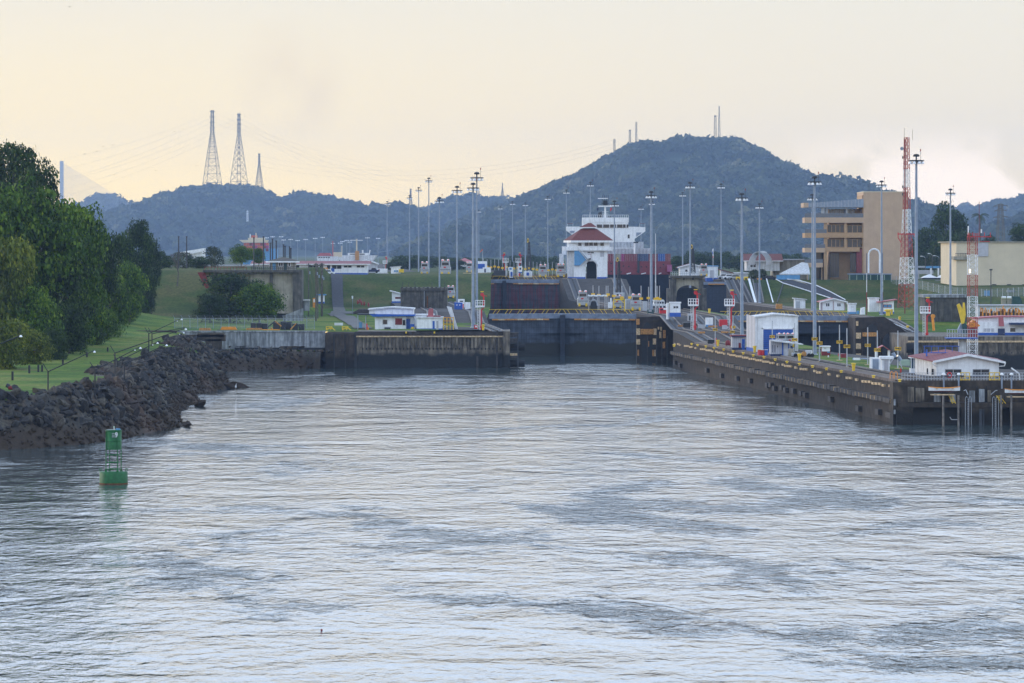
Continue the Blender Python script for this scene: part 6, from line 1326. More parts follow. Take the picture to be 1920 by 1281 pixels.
# =====================================================================  SHIPS
d = 1292; t_ = thing('container_ship', 'container ship with navy hull, maroon bulwark and white bridge in the right lane', 'ship', (PX(1200, d), d, 5.2))
X0, X1 = 27.0, PX(1258, d); y1 = 1500
zt = PZ(515, d); zk = 5.0
v = []
for y, a, b_ in ((d, X0, X1), (d + 30, X0, X1), (d + 150, X0 - 6, X1 - 7), (d + 200, X0 + 4, X1 - 17)):
    v += [(a + 1.5, y + 2, zk), (a, y, zt), (b_, y, zt), (b_ - 1.5, y + 2, zk)]
fs_ = [(0, 1, 2, 3)[::-1]] + [t for k in range(3) for t in ((4 * k, 4 * k + 4, 4 * k + 5, 4 * k + 1), (4 * k + 1, 4 * k + 5, 4 * k + 6, 4 * k + 2), (4 * k + 2, 4 * k + 6, 4 * k + 7, 4 * k + 3))]
MB().add(v, fs_, M['hull']).build('hull', parent=t_)
bw = MB().box(X0 + .1, X1 - .1, d + .1, d + 9, zt + .003, PZ(490, d), M['hullred']).build('bulwark', parent=t_)
mb = MB()
for q, y in ((1146, 494), (1160, 499), (1169, 499), (1179, 500), (1203, 500.5), (1212, 500.5), (1228, 501), (1238, 502), (1146, 509), (1165, 510), (1195, 509), (1244, 496)): mb.tube((PX(q, d), d - .05, PZ(y, d)), (PX(q, d), d + .3, PZ(y, d)), .25, M['black'], n=8)
mb.build('portholes', parent=bw)
mb = MB(); mb.box(PX(1195, d), PX(1199, d), d - .3, d + .1, PZ(512, d), PZ(489, d), M['dksteel']); mb.build('ladder', parent=t_)
for a, b_ in ((1175, 1183), (1202, 1211), (1235, 1240)): mb = MB(); mb.tube((PX(a, d), d - .2, PZ(514, d)), (PX(b_, d), d - .2, PZ(512, d)), .16, M['white'], n=5); mb.build('anchor_mark', parent=t_)
db = 1360
MB().pprism([(1062, 425), (1062, 432), (1074, 441), (1096, 443), (1096, 500), (1190, 500), (1190, 448), (1197, 443), (1210, 434), (1210, 426), (1178, 425), (1178, 417), (1092, 417), (1092, 425)], db, 9, M['white']).build('bridge_house', parent=t_)
bt = MB().pprism([(1092, 408), (1179, 408), (1179, 417), (1092, 417)], db - .2, 8, M['white']).build('wheelhouse', parent=t_)
for a, b_ in ((1119, 1129), (1131, 1142), (1144, 1155), (1157, 1167), (1168, 1173), (1175, 1178)): window(bt, a, b_, 420.5, 427, db - .1, 1, 'white2', 'glass', .15) if False else MB().pb(a, b_, 421, 427, db, .2, M['glass'], off=-.25).build('window', parent=t_)
MB().pb(1177, 1180.5, 440, 447, db, .2, M['glass'], off=-.15).build('window', parent=t_)
for P_ in ([(1068, 433), (1078, 433), (1076, 437), (1070, 437)], [(1193, 436), (1203, 436), (1202, 438), (1193, 444)]): MB().pprism(P_, db - .1, .15, M['steel']).build('wing_opening', parent=t_)
mb = MB()
for k in range(23): mb.pb(1092.5 + k * 3.9, 1093.1 + k * 3.9, 411, 417 if k > 40 else 408.2, db - .25, .1, M['white'])
for k in range(23): mb.pb(1092.5 + k * 3.9, 1093.1 + k * 3.9, 403, 408, db - .25, .1, M['white'])
mb.pb(1092, 1179, 403, 403.6, db - .25, .1, M['white']); mb.build('railing', parent=t_)
mb = MB(); mb.add([(PX(1128, db), db + 2, PZ(417, db)), (PX(1142, db), db + 2, PZ(417, db)), (PX(1136.5, db), db + 2, PZ(406, db)), (PX(1133.5, db), db + 2, PZ(406, db))], [(0, 1, 2, 3)], M['white']); mb.tube((PX(1135, db), db + 2, PZ(412, db)), (PX(1135, db), db + 2, PZ(388, db)), .42, M['white'], .3, n=8); mb.pb(1122, 1148, 385.5, 388, db + 1, 2.5, M['white'])
for y in (397, 401, 405): mb.pb(1129, 1141, y, y + .6, db + 1.6, .8, M['white'])
ms = mb.build('mast', parent=t_)
mb = MB(); mb.pb(1131, 1139, 376, 385.5, db + 1.6, 1.2, M['black']); mb.pb(1128, 1142, 381, 382, db + 1.6, 1.2, M['black'])
for q in (1129, 1133, 1137, 1140): mb.tube((PX(q, db), db + 2, PZ(386, db)), (PX(q + 1, db), db + 2, PZ(366, db)), .07, M['dksteel'], n=4)
mb.build('mast_head', parent=ms); MB().pb(1121, 1140, 371.5, 373, db + 1.5, .4, M['white']).build('radar_scanner', parent=ms)
MB().pprism([(1121, 412), (1122, 399), (1128, 397), (1130, 412)], db + 6, 4, M['dksteel']).build('funnel', parent=t_); MB().pb(1139, 1146, 406, 412, db + 6, 4, M['black']).build('exhaust', parent=t_)
for q, m_ in ((1119, 'navy'), (1144, 'red')): MB().pprism([(q, 391), (q + 3.4, 389), (q + 3, 394), (q + .5, 397)], db + 1, .05, M[m_]).build('signal_flag', parent=t_)
for a in (1064, 1199): 
    mb = MB()
    for q in (a, a + 10): mb.pb(q, q + .5, 419, 426, db, .1, M['white'])
    mb.pb(a, a + 10.5, 419, 419.6, db, .1, M['dkred']); mb.build('wing_railing', parent=t_)
mb = MB(); mb.tube((PX(1192, d), d + 12, PZ(489, d)), (PX(1192, d), d + 12, PZ(452, d)), .3, M['white'], n=8); mb.pb(1188, 1197, 453.5, 456, d + 11.5, 1, M['dksteel']); mb.build('foremast', parent=t_)
def cont(x, y, z, m_, nm, lab, w_=2.35, l_=6.0, h_=2.5, gr='containers stacked on the ship'):
    t2 = thing('shipping_container', lab, 'container', (x, y, z), gr)
    ORG[t2] = Vector((0, 0, 0)); MB().box(-w_ / 2, w_ / 2, 0, l_, 0, h_, M[m_]).build('container_box', parent=t2)
    mb = MB()
    for q in (-.8, -.3, .3, .8): mb.box(q * w_ / 2 - .03, q * w_ / 2 + .03, -.06, -.004, .1, h_ - .1, M['ltsteel' if m_ != 'reefer' else 'dksteel'])
    mb.build('locking_bars', parent=t2); ORG[t2] = Vector((x, y, z))
CT_ = [('hullred', 'maroon'), ('beigewall', 'grey'), ('magenta', 'magenta'), ('hullred', 'maroon'), ('hullred', 'maroon'), ('navycont', 'dark blue'), ('navycont', 'dark blue'), ('hullred', 'maroon'), ('hullred', 'maroon'), ('bluecont', 'bright blue'), ('rustcont', 'rust red')]
M['magenta'] = mat('magenta_paint', (.34, .04, .16), .5); M['navycont'] = mat('navy_container', (.02, .05, .13), .5); M['bluecont'] = mat('blue_container', (.02, .09, .32), .5); M['rustcont'] = mat('rust_red_container', (.20, .04, .035), .6); M['reefer'] = mat('white_reefer', (.62, .64, .68), .5, var=.12, sc=1.2)
zc = PZ(490, d) - .1; n_ = len(CT_)
for k, (m_, cn_) in enumerate(CT_):
    x = PX(1140, d) + 1.2 + k * (X1 - PX(1140, d) - 2.4) / (n_ - 1)
    ex = {0: 'touching the control house wall', 3: 'right of the magenta one', 4: 'left of the foremast', 5: 'left of the pair of dark blue ones', 6: 'right of the pair of dark blue ones', 7: 'right of the dark blue pair', 8: 'left of the bright blue one'}.get(k, 'in the front row')
    cont(x, d + 1.5 + (k % 3) * .35, zc, m_, cn_, '%s container %s on the ship' % (cn_, ex))
for j, (y0, cnt, qa, qb) in enumerate(((477, 12, 1142, 1216), (465, 11, 1142, 1204))):
    dd = d + 14 + j * 7; z = PZ(y0, dd) 
    for k in range(cnt):
        x = PX(qa + (qb - qa) * k / (cnt - 1), dd); cont(x, dd, z, 'reefer', 'white', 'white refrigerated container in the %s white row on the ship' % ('lower', 'upper')[j] + ', %s from the control house' % ORD[k], w_=1.08 * (qb - qa) / (cnt - 1) * dd / F * .88, h_=PZ(465.6, dd) - PZ(477, dd), gr=['lower white container row', 'upper white container row'][j])
for k, (a, y0, y1_) in enumerate(((1049, 476, 520), (1054, 462, 478))): tag(MB().pb(a, a + 8, y0, y1_, 1330 + k * 3, 6, M['reefer']).build('shipping_container'), ['tall pale container stack left of the control house', 'upper pale container left of the control house above the stack'][k], 'container')
cont(PX(1255.5, 1288), 1287, PZ(510, 1288), 'magenta', 'magenta', 'magenta container at the ship corner right of the bulwark', w_=1.5, h_=2.3)
# distant ships
M['orangered'] = mat('faded_orange_red_paint', (.55, .12, .06), .5, var=.2)
d = 2650; t_ = thing('cargo_ship', 'distant ship with cream bridge above red and orange containers', 'ship', (PX(490, d), d, 12))
MB().pprism([(455, 466), (519, 466), (519, 500), (456, 500)], d, 14, M['ltblue']).build('hull', parent=t_)
for k in range(9):
    for j in range(3): 
        if (k * 5 + j * 3) % 7 != 6 or j < 2: MB().pb(457 + k * 5.2, 461.8 + k * 5.2, 455.5 + j * 5.4, 460.4 + j * 5.4, d - 1, 6, M[['orangered', 'magenta', 'rustcont', 'orangered'][(k * 3 + j * 5) % 4]]).build('container', parent=t_)
MB().pprism([(448, 450), (503, 450), (501, 455), (455, 455)], d - 2, 8, M['cream']).build('bridge_wing', parent=t_); MB().pb(465, 496, 446, 450, d - 1, 6, M['cream']).build('wheelhouse', parent=t_); MB().pb(471, 482, 441.5, 446, d, 4, M['orangered']).build('funnel', parent=t_)
mb = MB(); mb.tube((PX(469, d), d, PZ(447, d)), (PX(469, d), d, PZ(439, d)), .3, M['white'], n=4); mb.tube((PX(480, d), d, PZ(447, d)), (PX(480, d), d, PZ(437, d)), .4, M['cream'], n=4); mb.build('mast', parent=t_)
d = 2300; t_ = thing('cargo_ship', 'distant white ship with wide flared bow and cross mast behind the office roof', 'ship', (PX(665, d), d, 12))
MB().pprism([(631, 479), (706, 479), (697, 492), (640, 492)], d, 20, M['white2']).build('hull', parent=t_); MB().pb(652, 690, 474.5, 479, d, 8, M['white']).build('wheelhouse', parent=t_)
mb = MB(); mb.pb(656, 672, 476, 477.6, d - .1, .2, M['glass']); mb.pb(674, 684, 476, 477.6, d - .1, .2, M['glass']); mb.build('window_band', parent=t_)
mb = MB(); mb.tube((PX(669, d), d - 1, PZ(475, d)), (PX(669, d), d - 1, PZ(448, d)), .38, M['cream'], n=6); mb.box(PX(656, d), PX(680, d), d - 1.2, d - .8, PZ(451.5, d), PZ(450, d), M['white2']); mb.build('cross_mast', parent=t_)
MB().pb(666, 673, 471, 488, d - 2, 3, M['timber']).build('funnel', parent=t_); mb = MB(); mb.tube((PX(680, d), d, PZ(475, d)), (PX(680, d), d, PZ(469, d)), .5, M['white'], n=8); mb.tube((PX(692, d), d, PZ(478, d)), (PX(694, d), d, PZ(469, d)), .3, M['white'], n=4); mb.build('deck_gear', parent=t_)
d = 2200; t_ = thing('cargo_ship', 'distant pale ship with pink roofed house and red topped mast', 'ship', (PX(615, d), d, 12))
MB().pb(594, 634, 481, 493, d, 14, M['white2']).build('hull', parent=t_); MB().pprism([(594, 480), (600, 474.5), (618, 474.5), (622, 480)], d - .3, 8, M['pinkroof']).build('roof', parent=t_)
mb = MB()
for k in range(5): mb.pb(597 + k * 4.6, 600 + k * 4.6, 482, 484, d - .15, .2, M['glass'])
mb.build('window_band', parent=t_); mb = MB(); mb.tube((PX(624, d), d, PZ(481, d)), (PX(624, d), d, PZ(452, d)), .35, M['pinkroof'], n=5); mb.box(PX(620, d), PX(628, d), d - .1, d + .1, PZ(457, d), PZ(456, d), M['white']); mb.tube((PX(641, d), d, PZ(481, d)), (PX(641, d), d, PZ(461, d)), .22, M['cream'], n=4); mb.build('mast', parent=t_); MB().pb(624, 640, 473, 482, d + 3, 6, M['cream']).build('deck_crane', parent=t_)
# =====================================================================  MACHINES AND FURNITURE
M['cabgrey'] = mat('cab_grey', (.30, .33, .36), .5)
def mule(px, pyb, d, label, rz=0, sc=1.0):
    """lock locomotive ('mule'): low silver body, glazed cab at each end, winch housing, roof lamps, yellow wheel guards"""
    t_ = thing('lock_locomotive', label, 'locomotive', (PX(px, d), d, PZ(pyb, d)), 'electric locomotives on the lock walls')
    if proto.get('mule'):
        r = dup(proto['mule'], t_.location.copy(), rz, label, None, sc); bpy.data.objects.remove(t_); return r
    sv = ORG[t_]; ORG[t_] = Vector((0, 0, 0))
    MB().prism([(-1.25, .45), (1.25, .45), (1.32, .9), (1.32, 2.0), (1.1, 2.3), (-1.1, 2.3), (-1.32, 2.0), (-1.32, .9)], 0, 9, M['silver']).build('body', parent=t_, bevel=.05)
    for y in (.25, 6.9):
        c = MB().prism([(-1.15, 2.28), (1.15, 2.28), (.98, 3.7), (-.98, 3.7)], y, y + 1.9, M['silver']).build('cab', parent=t_, bevel=.04)
        MB().box(-.86, .86, y - .05, y + .02, 2.65, 3.35, M['glass']).build('windscreen', parent=c); MB().box(-1.16, -1.0, y + .3, y + 1.5, 2.65, 3.3, M['glass']).build('side_window', parent=c)
        MB().box(-1.05, 1.05, y - .1, y + 2.0, 3.68, 3.82, M['cabgrey']).build('cab_roof', parent=c)
    MB().lathe((0, 4.4, 2.3), [(.9, 0), (.9, .7), (.5, 1.0), (.1, 1.05)], M['cabgrey'], 10).build('winch', parent=t_)
    for x in (-.7, .7): MB().lathe((x, 1.0, 3.82), [(.3, 0), (.3, .3), (.15, .4)], M['white'], 8).build('roof_vent', parent=t_)
    for x, m_ in ((-.75, 'lampred'), (-.2, 'orange'), (.75, 'lampred')): MB().box(x - .13, x + .13, .1, .3, 3.82, 4.05, M[m_]).build('signal_lamp', parent=t_)
    MB().box(-.45, .15, -.07, 0, 1.95, 2.3, M['red']).build('number_plate', parent=t_)
    for x in (-.85, .85): MB().lathe((x, -.12, .2), [(.26, 0), (.26, .75)], M['yellow'], 8).build('wheel_guard', parent=t_)
    MB().box(-1.15, 1.15, .2, 8.8, .05, .45, M['black']).build('undercarriage', parent=t_)
    MB().box(-1.3, 1.3, -.04, .0, 1.45, 1.56, M['dksteel']).build('body_line', parent=t_)
    ORG[t_] = sv; t_.rotation_euler = (0, 0, rz); t_.scale = (sc,) * 3; index_kids(); proto['mule'] = t_; return t_
proto = {}
for q in [(1093, 576, 938, 'silver locomotive nearest the control house ramp on the lower centre wall', 0, .95), (1193, 584, 930, 'silver locomotive in the middle of the lower centre wall before the navy hull', 0, 1.0), (1158, 579, 948, 'silver locomotive behind the yellow frame on the centre wall', 0, .8),
          (1466, 652, 692, 'left of the two locomotives waiting before the blue roller door', 0, .62), (1482, 652, 694, 'right of the two locomotives before the blue roller door', 0, .62),
          (796, 515.5, 1172, 'small locomotive at the edge of the left plateau over the grass slope', 0, .95), (835, 517, 1160, 'larger locomotive at the end of the upper left wall', 0, 1.15), (880, 512, 1330, 'distant locomotive behind the left end of the upper gate', 0, .9),
          (1018, 521, 1215, 'locomotive on the far wall left of the one touching the control house', 0, 1.0), (1052, 521, 1212, 'locomotive close to the left wall of the control house', 0, 1.05),
          (1320, 519, 1200, 'locomotive right of the concrete arch with red signal', 0, .95), (845, 560, 1060, 'locomotive peeking out right of the grey concrete tower', 0, .85)]: mule(*q)
def fire_tower(px, pyb, pyt, d, label, flip=1):
    z0, z1 = PZ(pyb, d), PZ(pyt, d); h = z1 - z0
    t_ = thing('fire_monitor_tower', label, 'fire tower', (PX(px, d), d, z0), 'fire monitor towers on the locks', 0 if flip > 0 else math.pi)
    if proto.get('fire'):
        r = dup(proto['fire'], t_.location.copy(), t_.rotation_euler[2], label, None, h / 9.0); bpy.data.objects.remove(t_); return r
    ORG[t_] = Vector((0, 0, 0))
    mb = MB(); mb.tube((0, 0, 0), (0, 0, 5.2), .16, M['white2'], n=8); mb.build('mast', parent=t_)
    mb = MB()
    for k in range(14): mb.box(-.55, -.15, -.1, -.05, .4 + k * .35, .46 + k * .35, M['white'])
    mb.tube((-.55, -.08, .2), (-.55, -.08, 5.2), .035, M['white'], n=4); mb.build('ladder', parent=t_)
    p = MB().box(-1.1, 1.1, -.9, .9, 5.2, 5.55, M['white']).build('platform', parent=t_)
    mb = MB()
    for x in (-1.08, -.55, 0, .55, 1.08):
        for y in (-.88, .88): mb.tube((x, y, 5.5), (x, y, 6.75), .045, M['white'], n=4)
    for z in (6.15, 6.75):
        for y in (-.88, .88): mb.tube((-1.1, y, z), (1.1, y, z), .05, M['white'], n=4)
        for x in (-1.08, 1.08): mb.tube((x, -.88, z), (x, .88, z), .05, M['white'], n=4)
    mb.build('railing', parent=p)
    mb = MB(); mb.path([(.35, -.3, 0), (.35, -.3, 4.6), (.85, -.3, 5.0), (.85, -.3, 7.6)], .16, M['red'], n=8); mb.lathe((.35, -.3, .4), [(.3, 0), (.34, .3), (.3, .6)], M['red'], 8); mb.build('red_pipe', parent=t_)
    nz_ = MB(); nz_.tube((.85, -.3, 7.6), (.2, -.3, 8.2), .2, M['red'], n=8); nz_.tube((.2, -.3, 8.1), (1.6, -.3, 7.7), .13, M['red'], .08, n=8); nz_.tube((.5, -.5, 8.1), (.5, -.1, 8.1), .42, M['red'], n=12); n_ = nz_.build('nozzle', parent=t_)
    MB().box(.1, .9, -.6, 0, 8.65, 8.85, M['yellow']).build('beacon', parent=n_)
    ORG[t_] = Vector((PX(px, d), d, z0)); t_.scale = (h / 9.0,) * 3; index_kids(); proto['fire'] = t_; return t_
for q in [(900, 618.5, 545, 832, 'red and white fire tower at the end of the left quay', 1), (1300, 619, 541, 800, 'red and white fire tower in front of the concrete arch', 1), (1368, 618, 542, 812, 'fire tower with a red cabinet at its foot left of the tall white shed', 1), (1735, 632, 556, 818, 'fire tower beside the tallest nearby light mast on the right wall', 1), (948, 519, 473, 1290, 'left of the twin small fire towers behind the upper gate', -1), (972, 519, 473, 1290, 'right of the twin small fire towers behind the upper gate', 1), (722, 514, 480, 1240, 'small fire tower at the right end of the long white office', 1)]: fire_tower(*q)
# ---- distance boards
def text_mesh(s, size, m):
    cu = bpy.data.curves.new('txt', 'FONT'); cu.body = s; cu.size = size; cu.align_x = 'CENTER'; cu.align_y = 'CENTER'; cu.extrude = .01; cu.offset = size * .02
    o = bpy.data.objects.new('txt', cu); COL.objects.link(o); dg = bpy.context.evaluated_depsgraph_get(); me = bpy.data.meshes.new_from_object(o.evaluated_get(dg)); bpy.data.objects.remove(o); me.materials.clear(); me.materials.append(m); return me
def add_text(par, s, x, y, z, size, m, rot=(R(90), 0, 0), sx=1):
    o = bpy.data.objects.new('number', text_mesh(s, size, m)); COL.objects.link(o); o.parent = par; o.rotation_euler = rot; o.location = Vector((x, y, z)) - ORG[par]; o.scale = (sx, 1, 1); ORG[o] = ORG[par]; return o
for px, pyt, pys, pyb, txt, wp in [(1341, 594, 618, 652, '460', 8.5), (1374.5, 592, 613.5, 640, '80', 8.5), (1373, 606, 622.3, 646, '280', 9), (1448, 601.5, 631.2, 668, '620', 10), (1490, 606, 637, 668, '640', 10.5), (1536.5, 611, 643.3, 679, '760', 11), (1574, 609, 641.3, 676.5, '700', 11), (1588, 615.5, 649.5, 689, '880', 12), (1627, 614, 647.7, 685, '820', 11), (1645, 620, 656.2, 692, '1000', 12.5), (1683.5, 620, 653.9, 692, '940', 12)]:
    d = PD(min(pyb, 692), 6.12); x = PX(px, d)
    t_ = thing('distance_board', 'yellow board reading %s on a slim post on the centre dock' % txt, 'distance board', (x, d, 6.12), 'yellow distance boards on posts')
    mb = MB(); mb.tube((x, d, 6.12), (x, d, PZ(pyt, d)), .1, M['ltsteel'], .08, n=8); mb.box(x - .45, x + .45, d - .2, d + .2, 6.12, 6.25, M['pale_lit_timber']); mb.build('post', parent=t_)
    w_ = wp * d / F / 2; zc = PZ(pys, d); bo = MB().box(x - w_, x + w_, d - .16, d - .11, zc - w_ * .52, zc + w_ * .52, M['sign']).build('board', parent=t_) if 'sign' in M else None
    if bo is None:
        M['sign'] = mat('yellow_board', (.85, .50, .02), .5, var=.04); bo = MB().box(x - w_, x + w_, d - .16, d - .11, zc - w_ * .52, zc + w_ * .52, M['sign']).build('board', parent=t_)
    add_text(bo, txt, x, d - .175, zc, w_ * 1.05, M['black'], sx=1.15 if len(txt) < 4 else 1.0)
d = 681; x = PX(1527, d); t_ = thing('distance_board', 'yellow board reading 580 fixed to the nearer mast before the balconies', 'distance board', (x, d, 10), 'yellow distance boards on posts'); w_ = 10.5 * d / F / 2; zc = PZ(635.5, d)
bo = MB().box(x - w_, x + w_, d - .5, d - .45, zc - w_ * .52, zc + w_ * .52, M['sign']).build('board', parent=t_); add_text(bo, '580', x, d - .515, zc, w_ * 1.05, M['black'], sx=1.15)
# small boards further back
SB = [(1112, 552, 535, 573, 960), (1123, 553.5, 536, 574, 955), (1136.5, 555, 536, 576, 950), (1140, 552.5, 536, 574, 958), (1151, 555, 538, 578, 945), (1166, 558, 536, 580, 940), (1181, 558, 537, 580, 935), (1216, 559, 538, 584, 925), (1229, 560.5, 530, 586, 915), (1232, 559, 536, 586, 918), (1236.5, 561, 536, 587, 912), (1202, 560, 536, 584, 925)]
for i, (px, ys, yt, yb, d) in enumerate(SB):
    x = PX(px, d); t_ = thing('distance_board', 'small yellow board on a post on the lower centre wall, %s from the left' % ORD[sorted(q[0] for q in SB).index(px)], 'distance board', (x, d, 9.8), 'small yellow boards on the lower centre wall')
    MB().tube((x, d, 9.8), (x, d, PZ(yt, d)), .09, M['ltsteel'], n=6).build('post', parent=t_); MB().box(x - .45, x + .45, d - .2, d - .12, PZ(ys + 2.1, d), PZ(ys - 2.1, d), M['sign']).build('board', parent=t_)
for i in range(20):
    px = 906 + i * 7.2; d = 1300 + i * 25 % 130; x = PX(px, d); ys = 498.5 + (px - 900) * .05 + (i * 7 % 3)
    if 1064 < px < 1140: continue
    t_ = thing('distance_board', 'tiny yellow board on a post behind the upper gate', 'distance board', (x, d, 15.5), 'tiny yellow boards behind the upper gate')
    MB().tube((x, d, 15.5), (x, d, PZ(ys - 14, d)), .09, M['ltsteel'], n=5).build('post', parent=t_); MB().box(x - .45, x + .45, d - .2, d - .12, PZ(ys + 1.7, d), PZ(ys - 1.7, d), M['sign']).build('board', parent=t_)
# ---- yellow mooring bollards on the coping
bp_ = None
BL = [(1264, 613), (1297, 647), (1308, 649), (1323.5, 651.5), (1339, 654.5), (1357, 657.5), (1374.5, 661), (1393.5, 664.5), (1412.5, 668.5), (1432.5, 672), (1453.5, 676.5), (1475.5, 681), (1499, 685), (1523.5, 689.5), (1549.5, 694), (1577.5, 699), (1638, 708.5), (1687, 716)]
def pos_on(px, py):
    z = 6.16
    for _ in range(6): d = PD(py, z); z = cwz(d) + .03
    return PX(px, d), d, z
for i, (px, py) in enumerate(BL):
    x, d, z = pos_on(px, py); nm = 'squat yellow mooring bollard on the centre wall coping, %s counting from the gate pier' % ORD[i]
    if bp_ is None:
        t_ = thing('mooring_bollard', nm, 'bollard', (x, d, z), 'squat yellow bollards along the coping'); ORG[t_] = Vector((0, 0, 0))
        MB().lathe((0, 0, 0), [(.30, 0), (.17, .06), (.15, .22)], M['yellow'], 12).build('stem', parent=t_); MB().lathe((0, 0, .2), [(.18, 0), (.34, .07), (.32, .16), (.12, .24)], M['yellow'], 12).build('cap', parent=t_); index_kids(); bp_ = t_
    else: dup(bp_, (x, d, z), 0, nm, None, .85)
tb = None
for px, py, lab in ((1346, 649.5, 'tall yellow bollard on the grass near the left end of the dock'), (1415, 661.5, 'tall yellow bollard below the corner of the white shed'), (1499, 677, 'tall yellow bollard beside the cart and cable reels'), (1600.5, 696, 'tall yellow bollard left of the louvred booths'), (1672, 590, 'tall yellow bollard at the ramp top beside the red-edged shed'), (1687, 604, 'yellow bollard upper on the right wall slope'), (1702, 621, 'yellow bollard lower on the right wall slope'), (1330, 589, 'yellow bollard at the foot of the dark gate by the arch'), (906, 617, 'yellow bollard beside the red pipe on the left quay')):
    if px in (1672, 1687, 1702): d = {1672: 890, 1687: 872, 1702: 855}[px]; x, z = PX(px, d), PZ(py, d)
    elif px == 906: d = 826; x, z = PX(px, d), 7.45
    else: x, d, z = pos_on(px, py)
    if tb is None:
        t_ = thing('tall_bollard', lab, 'bollard', (x, d, z)); ORG[t_] = Vector((0, 0, 0)); MB().lathe((0, 0, 0), [(.2, 0), (.24, .5), (.30, 1.05)], M['yellow'], 12).build('stem', parent=t_); MB().lathe((0, 0, 1.05), [(.36, 0), (.36, .12), (.2, .16)], M['yellow'], 12).build('cap', parent=t_); index_kids(); tb = t_
    else: dup(tb, (x, d, z), 0, lab)
# ---- navigation buoy
d = PD(907, 0); x = PX(213, d); k_ = d / F
t_ = thing('navigation_buoy', 'green steel channel buoy with white figure 9, floating left of centre', 'buoy', (x, d, 0))
fr = 26.5 * k_; zt = (907 - 884.5) * k_
MB().lathe((x, d, -.6), [(fr, 0), (fr * 1.0, .6), (fr, zt + .52), (fr * .97, zt + .6), (0.05, zt + .62)], M['buoygreen'], 32).build('float', parent=t_)
MB().lathe((x, d, -.02), [(fr * 1.012, 0), (fr * 1.012, .12)], M['rust'], 32).build('waterline_growth', parent=t_)
for s_ in (-1, 1):
    mb = MB(); cxx = x + s_ * (fr - .12); mb.path([(cxx + .12 * math.cos(a), d - .1, zt + .16 + .2 * math.sin(a)) for a in [i * math.pi / 5 - .4 for i in range(8)]], .04, M['buoygreen'], n=6); mb.build('lifting_eye', parent=t_)
hw = 15.2 * k_; z1 = (907 - 843) * k_; z2 = (907 - 807) * k_
rt = R(33)
def rp(i, r_): a = rt + i * math.pi / 2; return (x + r_ * math.cos(a), d + r_ * math.sin(a))
q_ = hw * 1.05
for i in range(4):
    a = rp(i, q_); b_ = rp(i, q_ * .98); MB().tube((a[0], a[1], zt), (b_[0], b_[1], z2 - .1), .055, M['buoygreen'], n=8).build('tower_leg', parent=t_)
    mb = MB(); mb.prism([(a[0] - .14, zt), (a[0] + .14, zt), (a[0], zt + .5)], a[1] - .03, a[1] + .03, M['buoygreen']); mb.build('gusset', parent=t_)
for z in (zt + .28, zt + (z1 - zt) * .42, zt + (z1 - zt) * .76):
    mb = MB()
    for i in range(4): a, b_ = rp(i, q_), rp(i + 1, q_); mb.tube((a[0], a[1], z), (b_[0], b_[1], z), .045, M['buoygreen'], n=6)
    mb.build('brace_ring', parent=t_)
MB().lathe((x, d, z1), [(hw * .97, 0), (hw * .97, z2 - z1), (.05, z2 - z1 + .01)], M['buoygreen'], 28).build('daymark_drum', parent=t_)
for z in (z1 + (z2 - z1) * .44, z2 - .05): MB().lathe((x, d, z), [(hw * .98, 0), (hw * 1.03, .02), (hw * 1.03, .07), (hw * .98, .09)], M['buoygreen'], 28).build('rim_band', parent=t_)
mb = MB(); mb.tube((x + .05, d, z2), (x + .05, d, z2 + .3), .05, M['white'], n=8); mb.tube((x + .05, d, z2 + .28), (x + .05, d, z2 + .42), .11, M['palegreen'], .07, n=10); mb.build('lantern', parent=t_)
MB().box(x + .25, x + .68, d - .25, d + .1, z2 + .04, z2 + .2, M['ltblue']).build('solar_panel', parent=t_)
mb = MB(); mb.tube((x - .7, d, z2 + .05), (x + .3, d, z2 + .12), .035, M['ltsteel'], n=5); mb.build('lantern_stay', parent=t_)
aa = R(-66); o = bpy.data.objects.new('number', text_mesh('9', .72, M['white'])); COL.objects.link(o); o.parent = t_; o.location = (math.cos(aa) * hw * 1.09, math.sin(aa) * hw * 1.09, z2 - .46); o.rotation_euler = (R(90), 0, aa + R(90)); o.scale = (.8, 1, 1)
aa = R(-92); mb = MB()
for j in range(3):
    for i in range(3): mb.box(x - .12 + i * .13 + .05, x - .12 + i * .13 + .13, d - hw * 1.035, d - hw * .99, z2 - .34 - j * .17, z2 - .25 - j * .17, M['ltsteel'])
mb.build('stencil_marks', parent=t_)
